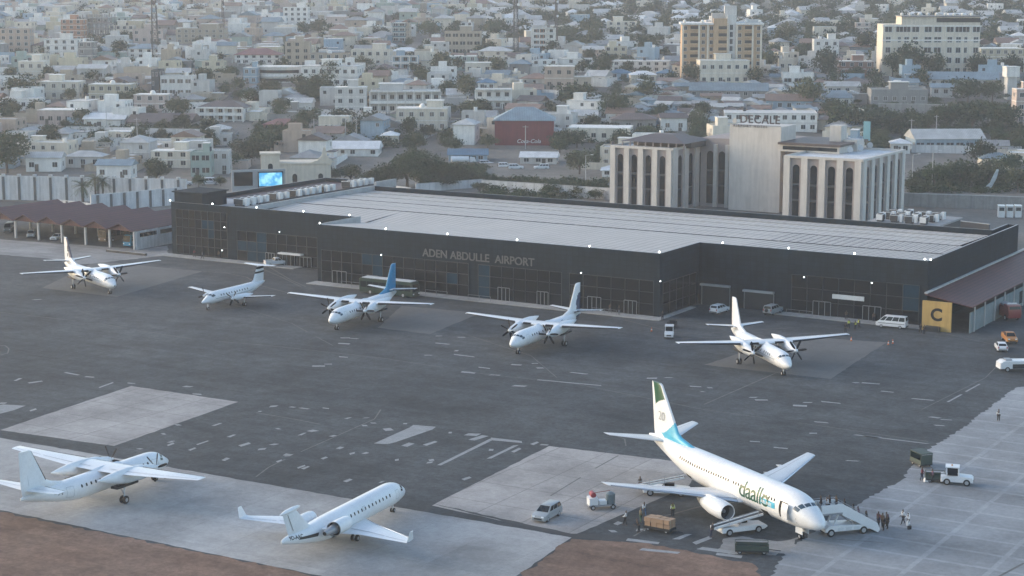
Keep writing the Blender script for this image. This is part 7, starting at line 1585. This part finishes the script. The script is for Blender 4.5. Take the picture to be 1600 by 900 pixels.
def pole(px, py, h_, lb, lamp=False, terr=True):
    p = T(px, py) if terr else G(px, py); t = thing("street_lamp" if lamp else "utility_pole", lb, "lamp post" if lamp else "pole", p, R(rnd.uniform(-30, 30)), "street lamps" if lamp else "utility poles"); b = MB(); b.tube((0, 0, -1), (0, 0, h_), .16, .10, POST, 8); b.build("shaft", t); b = MB()
    if lamp: b.bar((0, 0, h_), (1.8, 0, h_ + .3), .1, POST); b.box(1.5, 2.3, -.15, .15, h_ + .2, h_ + .36, PAINT)
    else: b.bar((-1.0, 0, h_ - .5), (1.0, 0, h_ - .5), .12, POST); [b.tube((x, 0, h_ - .44), (x, 0, h_ - .2), .06, .06, DARK, 6) for x in (-.9, 0, .9)]
    b.build("lamp_head" if lamp else "crossarm", t)
pole(491, 226, 9, "white pole in front of the dark bushes, left of a leaning pair"); pole(540, 226, 9, "thin pole right of the white one before the dark bushes"); pole(557, 226, 10, "pale slightly taller pole left of the ornate mansion"); pole(821, 233, 8, "pole before the red warehouse's small kiosk"); pole(744, 222, 9, "pole on the street left of the red warehouse"); pole(1462, 225, 10, "tall thin pole before the long blue shed"); pole(1423, 232, 10, "pole left of the long blue shed"); pole(235, 255, 9, "pole before the cream shop house"); pole(215, 230, 10, "dark street pole behind the left white wall")
pole(1456, 296, 11, "curved lamp post in the right yard before the trees", True); pole(915, 285, 8, "lamp post left of the hotel near the tiny kiosk", True); pole(1425, 290, 9, "lamp post close to the hotel's right side wall", True); pole(167, 207, 9, "lamp post by the left white street wall", True)
# ================================================================== TREES
def leaf_mat(name, c1, c2):
    m = bpy.data.materials.new(name); m.use_nodes = True; n = m.node_tree.nodes; L = m.node_tree.links; b = n["Principled BSDF"]; b.inputs["Roughness"].default_value = .75; b.inputs["Specular IOR Level"].default_value = .2
    tc = n.new("ShaderNodeTexCoord"); ns = n.new("ShaderNodeTexNoise"); ns.inputs["Scale"].default_value = 1.1; ns.inputs["Detail"].default_value = 3; L.new(tc.outputs["Object"], ns.inputs[0]); oi = n.new("ShaderNodeObjectInfo")
    mx = n.new("ShaderNodeMix"); mx.data_type = 'RGBA'; mx.inputs[6].default_value = (*c1, 1); mx.inputs[7].default_value = (*c2, 1); mr = n.new("ShaderNodeMapRange"); mr.inputs[1].default_value = .35; mr.inputs[2].default_value = .65; L.new(ns.outputs["Fac"], mr.inputs[0]); L.new(mr.outputs[0], mx.inputs[0])
    vm = n.new("ShaderNodeVectorMath"); vm.operation = 'SCALE'; m4 = n.new("ShaderNodeMapRange"); m4.inputs[3].default_value = .7; m4.inputs[4].default_value = 1.3; L.new(oi.outputs["Random"], m4.inputs[0]); L.new(mx.outputs[2], vm.inputs[0]); L.new(m4.outputs[0], vm.inputs["Scale"]); L.new(vm.outputs[0], b.inputs["Base Color"]); return m
LEAF = leaf_mat("leaf_dark", (.019, .034, .014), (.048, .070, .030)); LEAFB = leaf_mat("leaf_olive", (.042, .054, .024), (.080, .090, .045)); BARK = mat("bark", (.10, .08, .065), .9, var=.2); FROND = leaf_mat("palm_leaf", (.05, .06, .035), (.10, .11, .06))
def crown_mesh(seed, rx, rz, n, leaf, lobes=6, m=LEAF, zc=None, flat=False):
    r = random.Random(seed); b = MB(); zc = zc if zc is not None else rz; L_ = []
    for k in range(lobes):
        a = 2 * math.pi * k / lobes + r.uniform(-.5, .5); q = r.uniform(.25, .62) * rx; L_.append((q * math.cos(a), q * math.sin(a), zc + r.uniform(-.35, .4) * rz, r.uniform(.38, .62) * rx, r.uniform(.4, .65) * rz))
    L_.append((0, 0, zc + .25 * rz, .5 * rx, .7 * rz)); cl = []
    for k in range(n // 6):
        cx, cyy, cz, ra, rb = r.choice(L_)
        while True:
            v = Vector((r.uniform(-1, 1), r.uniform(-1, 1), r.uniform(-.85, 1)))
            if .25 < v.length < 1: break
        v = v.normalized() * (v.length ** .45); cl.append(Vector((cx + v.x * ra, cyy + v.y * ra, max(.1, cz + v.z * rb))))
    for c in cl:
        for _ in range(6):
            p = c + Vector((r.gauss(0, leaf * .9), r.gauss(0, leaf * .9), r.gauss(0, leaf * .6))); s = leaf * r.uniform(.6, 1.25)
            a = Vector((r.gauss(0, 1), r.gauss(0, 1), r.gauss(0, .6))).normalized(); q = a.cross(Vector((r.gauss(0, 1), r.gauss(0, 1), r.gauss(0, 1)))).normalized()
            b.quad(p - a * s * .5, p + q * s * .32, p + a * s * .5, p - q * s * .32, m)
    o = b.build("c"); me = o.data; bpy.data.objects.remove(o); return me, L_
def trunk_mesh(seed, h, L_, r0):
    b = MB(); r = random.Random(seed); b.tube((0, 0, -1.5), (r.uniform(-.2, .2), r.uniform(-.2, .2), h), r0, r0 * .7, BARK, 8)
    for x, y, z, ra, rb in L_[:5]: b.tube((0, 0, h * .85), (x * .8, y * .8, h + z * .75), r0 * .5, r0 * .15, BARK, 6)
    o = b.build("t"); me = o.data; bpy.data.objects.remove(o); return me
TV = []                                           # unit trees: crown radius about 4 m, crown base about 2 m up
for k in range(7):
    me, L_ = crown_mesh(40 + k, 4.0, 2.3 if k % 3 else 2.9, 1500, .62, 5 + k % 3, LEAF if k % 4 else LEAFB); TV.append((me, trunk_mesh(k, 2.0, L_, .28)))
BIG = []
for k in range(3):
    me, L_ = crown_mesh(70 + k, 6.0, 4.2, 4200, .62, 9, LEAF); BIG.append((me, trunk_mesh(20 + k, 2.4, L_, .45)))
TREES = []
def tree(px, py, wpx, asp=1.0, big=False, lb=None, terr=True, var=None, name="tree"):
    p = T(px, py) if terr else G(px, py); s = proj(p)[2]; R_ = wpx / s / 2 * .86; me, tm = (BIG if big else TV)[var if var is not None else (int(px * 7 + py * 3) % (3 if big else 7))]; k = R_ / ((6.0 if big else 4.0) * 1.0)
    return tree_at(p, k, asp, me, tm, 2.4 if big else 2.0, lb, name)
def tree_at(p, k, asp, me, tm, tz, lb=None, name="tree"):
    t = thing(name, lb or "?", "tree", p, rnd.uniform(0, 6.28), "trees of the town"); tr = link("trunk", tm, t); tr.scale = (k, k, k * asp)
    c = link("crown", me, t, (0, 0, tz * k * asp * .55)); c.scale = (k, k, k * asp)
    if not lb: TREES.append((t, ("broad dark tree" if k > 1.35 else "small round tree" if k < .8 else "rounded dark tree") if asp < 1.25 else "tall narrow tree", Vector(p)))
    return t
for q in [(636, 292, 84, .95, 1), (598, 296, 66, .9, 1), (676, 292, 78, .95, 1), (712, 290, 66, .8, 1), (652, 266, 52, 1.0, 1), (745, 290, 48, .8, 0), (576, 290, 44, .8, 0), (660, 296, 56, .8, 0), (548, 288, 44, 1.0, 0), (520, 283, 36, 1.0, 0), (392, 258, 70, .9, 1), (420, 236, 60, .9, 0), (365, 262, 44, .9, 0), (12, 270, 84, 1.1, 1), (245, 286, 50, 1.15, 1), (310, 292, 26, 1.2, 0), (345, 290, 24, 1.0, 0)]:
    tree(q[0], q[1], q[2], q[3], bool(q[4]))
for q in [(35, 158, 60, 1.1), (78, 128, 26, 1.3), (278, 188, 56, 1.0), (322, 138, 40, 1.3), (15, 128, 30, 1), (280, 112, 24, 1.1), (188, 90, 34, 1.3), (150, 92, 24, 1.3), (205, 152, 36, 1.1), (110, 160, 30, 1.2), (130, 152, 24, 1.4), (60, 180, 40, 1.0), (190, 165, 36, 1.0), (352, 150, 30, 1.2), (362, 124, 34, 1.0), (420, 160, 50, 1.1), (500, 156, 56, 1.0), (470, 158, 40, .9), (515, 134, 44, 1.2), (440, 176, 46, .7), (480, 205, 60, .8), (530, 204, 60, .8), (580, 200, 50, .9), (600, 130, 46, .9), (566, 112, 36, 1.0), (660, 132, 44, .9), (690, 118, 46, 1.3), (700, 152, 40, 1.1), (728, 160, 50, 1.4), (735, 188, 50, 1.0), (760, 180, 26, 1.3), (640, 216, 36, 1.5), (780, 118, 34, 1.2), (672, 60, 46, 1.0), (590, 60, 44, .8), (825, 105, 36, .9), (900, 172, 70, 1.0), (942, 122, 36, 1.9), (960, 190, 56, 1.1), (1010, 158, 50, 1.1), (875, 185, 34, .9), (925, 200, 36, 1.0), (1022, 192, 36, 1.1), (1080, 132, 44, 1.2), (1180, 134, 34, 1.2), (1100, 190, 34, 1.3), (1262, 168, 60, 1.1), (1290, 126, 50, 1.5), (1338, 122, 30, 1.0), (1422, 122, 60, 1.5), (1460, 122, 44, 1.5), (1395, 120, 34, 1.5), (1528, 122, 46, 1.4), (1580, 122, 44, 1.4), (1512, 158, 60, 1.0), (1550, 160, 50, 1.1), (1320, 208, 70, 1.1), (1360, 212, 60, .9), (1400, 205, 60, .7), (1300, 190, 50, 1.0), (1480, 205, 60, .9), (1520, 205, 70, .9), (1570, 200, 60, 1.0), (1450, 200, 50, .8), (920, 104, 34, 1.3), (880, 66, 50, .9), (930, 76, 44, 1.2), (1010, 92, 44, 1.2), (1200, 110, 40, 1.3), (1230, 70, 50, 1.0), (1350, 86, 40, 1.3), (1250, 95, 36, 1.2), (770, 60, 40, 1.1)]:
    tree(*q)
for q in [(1460, 296, 60, .9), (1500, 292, 70, 1.0), (1440, 290, 50, .9), (1545, 294, 66, 1.0), (1590, 300, 60, 1.0), (1535, 262, 60, 1.2), (1580, 270, 50, 1.0), (1425, 300, 44, .8), (905, 272, 60, 1.0), (935, 262, 50, 1.1), (870, 300, 26, .9), (840, 302, 30, .9), (905, 308, 34, .9), (930, 312, 30, .9), (800, 298, 28, .9), (860, 306, 40, .8), (700, 296, 50, .6), (750, 300, 40, .6)]:
    tree(q[0], q[1], q[2], q[3], False, terr=False)
# the white sheet hung in the right yard trees
b = MB(); pr = [(0, 0, 1), (1.6, .3, 2.5), (2.6, 0, 5), (3.4, .2, 6.4), (3.9, 0, 6.2), (3.4, .3, 3.6), (2.0, .2, 1.0), (.8, 0, -.2)]
b.loft([[(x, y + d, z) for x, y, z in pr] for d in (0, .15)], mat("tarp_white", (.42, .50, .54), .7, var=.3)); tag(b.build("tarpaulin", None, G(1538, 299)), "pale blue white tarpaulin draped among the trees of the right yard", "tarpaulin")
# fill trees between the houses
r = random.Random(9); cand = []; y = 585.0
while y < 1420:
    x = -.34 * y + r.uniform(0, 10)
    while x < .34 * y: cand.append((x + r.uniform(-5, 5), y + r.uniform(-5, 5))); x += r.uniform(7, 15)
    y += 11 + (y - 585) * .004
nearT, farT = [], []
for x, y in cand:
    z = zt(y); px, py, s = proj(Vector((x, y, z)))
    if not (-190 < px < 1790 and -14 < py < 240): continue
    if 1110 < px < 1290 and 160 < py < 222: continue
    scrub = any(a < px < c and e < py < f for a, c, e, f in BLOCK[:1])
    dens = .55 if px < 500 else .66 if px < 900 else .85
    if py < 80: dens += .1
    if px > 900 and py < 70: dens += .16
    if 1015 < px < 1320 and 128 < py < 200: dens = .18
    if not scrub and r.random() > dens: continue
    k = r.uniform(.5, 1.15); asp = r.uniform(.75, 1.25)
    if scrub: k *= .8; asp *= .6
    hit = False
    if py < 85 and px > 700: k *= 1.25
    for a, c, e, f, Y in (BOX if not (py < 95 and r.random() < (.65 if px > 700 else .3)) else BOX[:100]):
        w2 = 4 * k * s
        if px + w2 * .6 > a and px - w2 * .6 < c and py - 5 * k * s < f and py > e and y < Y + 4 and (c - a) > 18 and min(px + w2, c) - max(px - w2, a) > .62 * (c - a): hit = True; break
        if a < px < c and abs(y - Y - 4) < 5: hit = True; break
    if hit: continue
    (nearT if len(nearT) < 150 and -20 < px < 1620 else farT).append((x, y, z, k, asp))
for x, y, z, k, asp in nearT:
    me, tm = TV[r.randrange(7)]; tree_at((x, y, z), k, asp, me, tm, 2.0)
assign(TREES)
LO = []
for k in range(5):
    rr = random.Random(k); P = []
    me, L_ = crown_mesh(200 + k, 4.0, 2.4, 360, 1.0, 5); P = ([tuple(v.co) for v in me.vertices], [tuple(p.vertices) for p in me.polygons]); LO.append(P)
v_, f_ = [], []
for x, y, z, k, asp in farT:
    P = LO[r.randrange(5)]; a = r.uniform(0, 6.28); ca_, sa_ = math.cos(a) * k, math.sin(a) * k; o = len(v_)
    v_ += [(x + p[0] * ca_ - p[1] * sa_, y + p[0] * sa_ + p[1] * ca_, z + .6 + p[2] * k * asp) for p in P[0]]; f_ += [tuple(i + o for i in f) for f in P[1]]
me = bpy.data.meshes.new("distant_trees"); me.from_pydata(v_, [], f_); me.materials.append(LEAF); tag(link("distant_trees", me), "mass of dark far trees between the distant houses", "trees", kind="stuff")
# low scrub on the open ground, hedge row of small conical shrubs along the pale wall
v_, f_ = [], []; S = [crown_mesh(300 + k, 1.6, .8, 160, .5, 4, LEAFB)[0] for k in range(3)]; S = [([tuple(v.co) for v in m.vertices], [tuple(p.vertices) for p in m.polygons]) for m in S]
for _ in range(1300):
    q = r.choice([(1345, 1600, 172, 232, 1), (0, 350, 204, 224, 1), (400, 620, 200, 232, 1), (860, 1000, 195, 225, 1), (760, 950, 285, 312, 0), (1420, 1640, 275, 302, 0), (655, 760, 262, 292, 0)])
    px, py = r.uniform(q[0], q[1]), r.uniform(q[2], q[3]); p = T(px, py) if q[4] else G(px, py)
    P = S[r.randrange(3)]; k = r.uniform(.7, 2.0) * (1.15 if q[3] in (224, 232) else .8); o = len(v_); v_ += [(p.x + a[0] * k, p.y + a[1] * k, p.z + a[2] * k * .9 - .2) for a in P[0]]; f_ += [tuple(i + o for i in f) for f in P[1]]
me = bpy.data.meshes.new("scrub"); me.from_pydata(v_, [], f_); me.materials.append(LEAF); tag(link("scrub", me), "low dry scrub covering the open ground behind the terminal", "scrub", kind="stuff")
CONE, _L = crown_mesh(400, 1.1, 1.5, 600, .36, 4, LEAF)
for k in range(15):
    px = 757 + k * 13.4; py = 292 + k * 1.0; t = thing("shrub", f"small rounded shrub in the row along the pale wall, {['leftmost', 'second', 'third', 'fourth', 'fifth', 'sixth', 'seventh', 'eighth', 'ninth', 'tenth', 'eleventh', 'twelfth', 'thirteenth', 'fourteenth', 'rightmost'][k]} from left", "shrub", G(px, py), rnd.uniform(0, 6), "row of shrubs along the pale wall")
    o = link("foliage", CONE, t, (0, 0, .3)); s_ = rnd.uniform(.85, 1.15); o.scale = (s_, s_, s_ * 1.1); b = MB(); b.tube((0, 0, -.3), (0, 0, 1.0), .09, .06, BARK, 6); b.build("stem", t)
# date palms before the white wall
def palm(px, py, h, lb, seed):
    r = random.Random(seed); t = thing("palm_tree", lb, "palm tree", G(px, py), r.uniform(0, 6), "palms by the white walls"); b = MB(); pr = None
    b.loft([[(q * math.cos(a) + .25 * math.sin(z * .3), q * math.sin(a), z) for a in (2 * math.pi * j / 9 for j in range(9))] for z, q in [(h * k / 14, .30 - .006 * k + (.03 if k % 2 else 0)) for k in range(15)]], BARK); b.build("trunk", t, smooth=True, angle=20); top = Vector((.25 * math.sin(h * .3), 0, h)); b = MB()
    for k in range(40):
        a = r.uniform(0, 6.28); e = r.uniform(-.5, 1.25); L_ = r.uniform(2.6, 3.6); pts = []
        for q in range(8):
            f = q / 7; d = e - f * f * 1.5; pts.append(top + Vector((math.cos(a) * L_ * f * math.cos(e * .6), math.sin(a) * L_ * f * math.cos(e * .6), L_ * f * math.sin(e) - 1.3 * f * f * L_ * .35)))
        sd_ = Vector((-math.sin(a), math.cos(a), 0))
        for q in range(7):
            p0, p1 = pts[q], pts[q + 1]; b.quad(p0 - sd_ * .03, p0 + sd_ * .03, p1 + sd_ * .03, p1 - sd_ * .03, FROND)
            for s in (1, -1):
                for g in (0, .5):
                    c = p0.lerp(p1, g); l_ = .62 * (1 - abs(q / 7 - .45)); tip = c + sd_ * s * l_ + (p1 - p0).normalized() * .35 + Vector((0, 0, -.22)); b.poly([c, c + (p1 - p0) * .22, tip], FROND)
    b.build("crown", t)
palm(130, 328, 6.3, "date palm standing left of the twin palm, before the white wall", 3); palm(151, 318, 6.8, "date palm with twin heads, right of the other palm", 5); palm(161, 319, 6.2, "slimmer date palm close beside the twin headed palm", 8)
# ================================================================== HAZE
HZ = bpy.data.materials.new("haze_air"); HZ.use_nodes = True; n = HZ.node_tree.nodes; n.remove(n["Principled BSDF"]); pv = n.new("ShaderNodeVolumePrincipled"); pv.inputs["Color"].default_value = (.93, .95, 1.0, 1); pv.inputs["Density"].default_value = HAZE_D; pv.inputs["Anisotropy"].default_value = .25
HZ.node_tree.links.new(pv.outputs[0], n["Material Output"].inputs["Volume"])
b = MB(); b.box(-1500, 1500, -700, 2400, -4, 100, HZ); hz = b.build("haze"); tag(hz, kind="stuff")
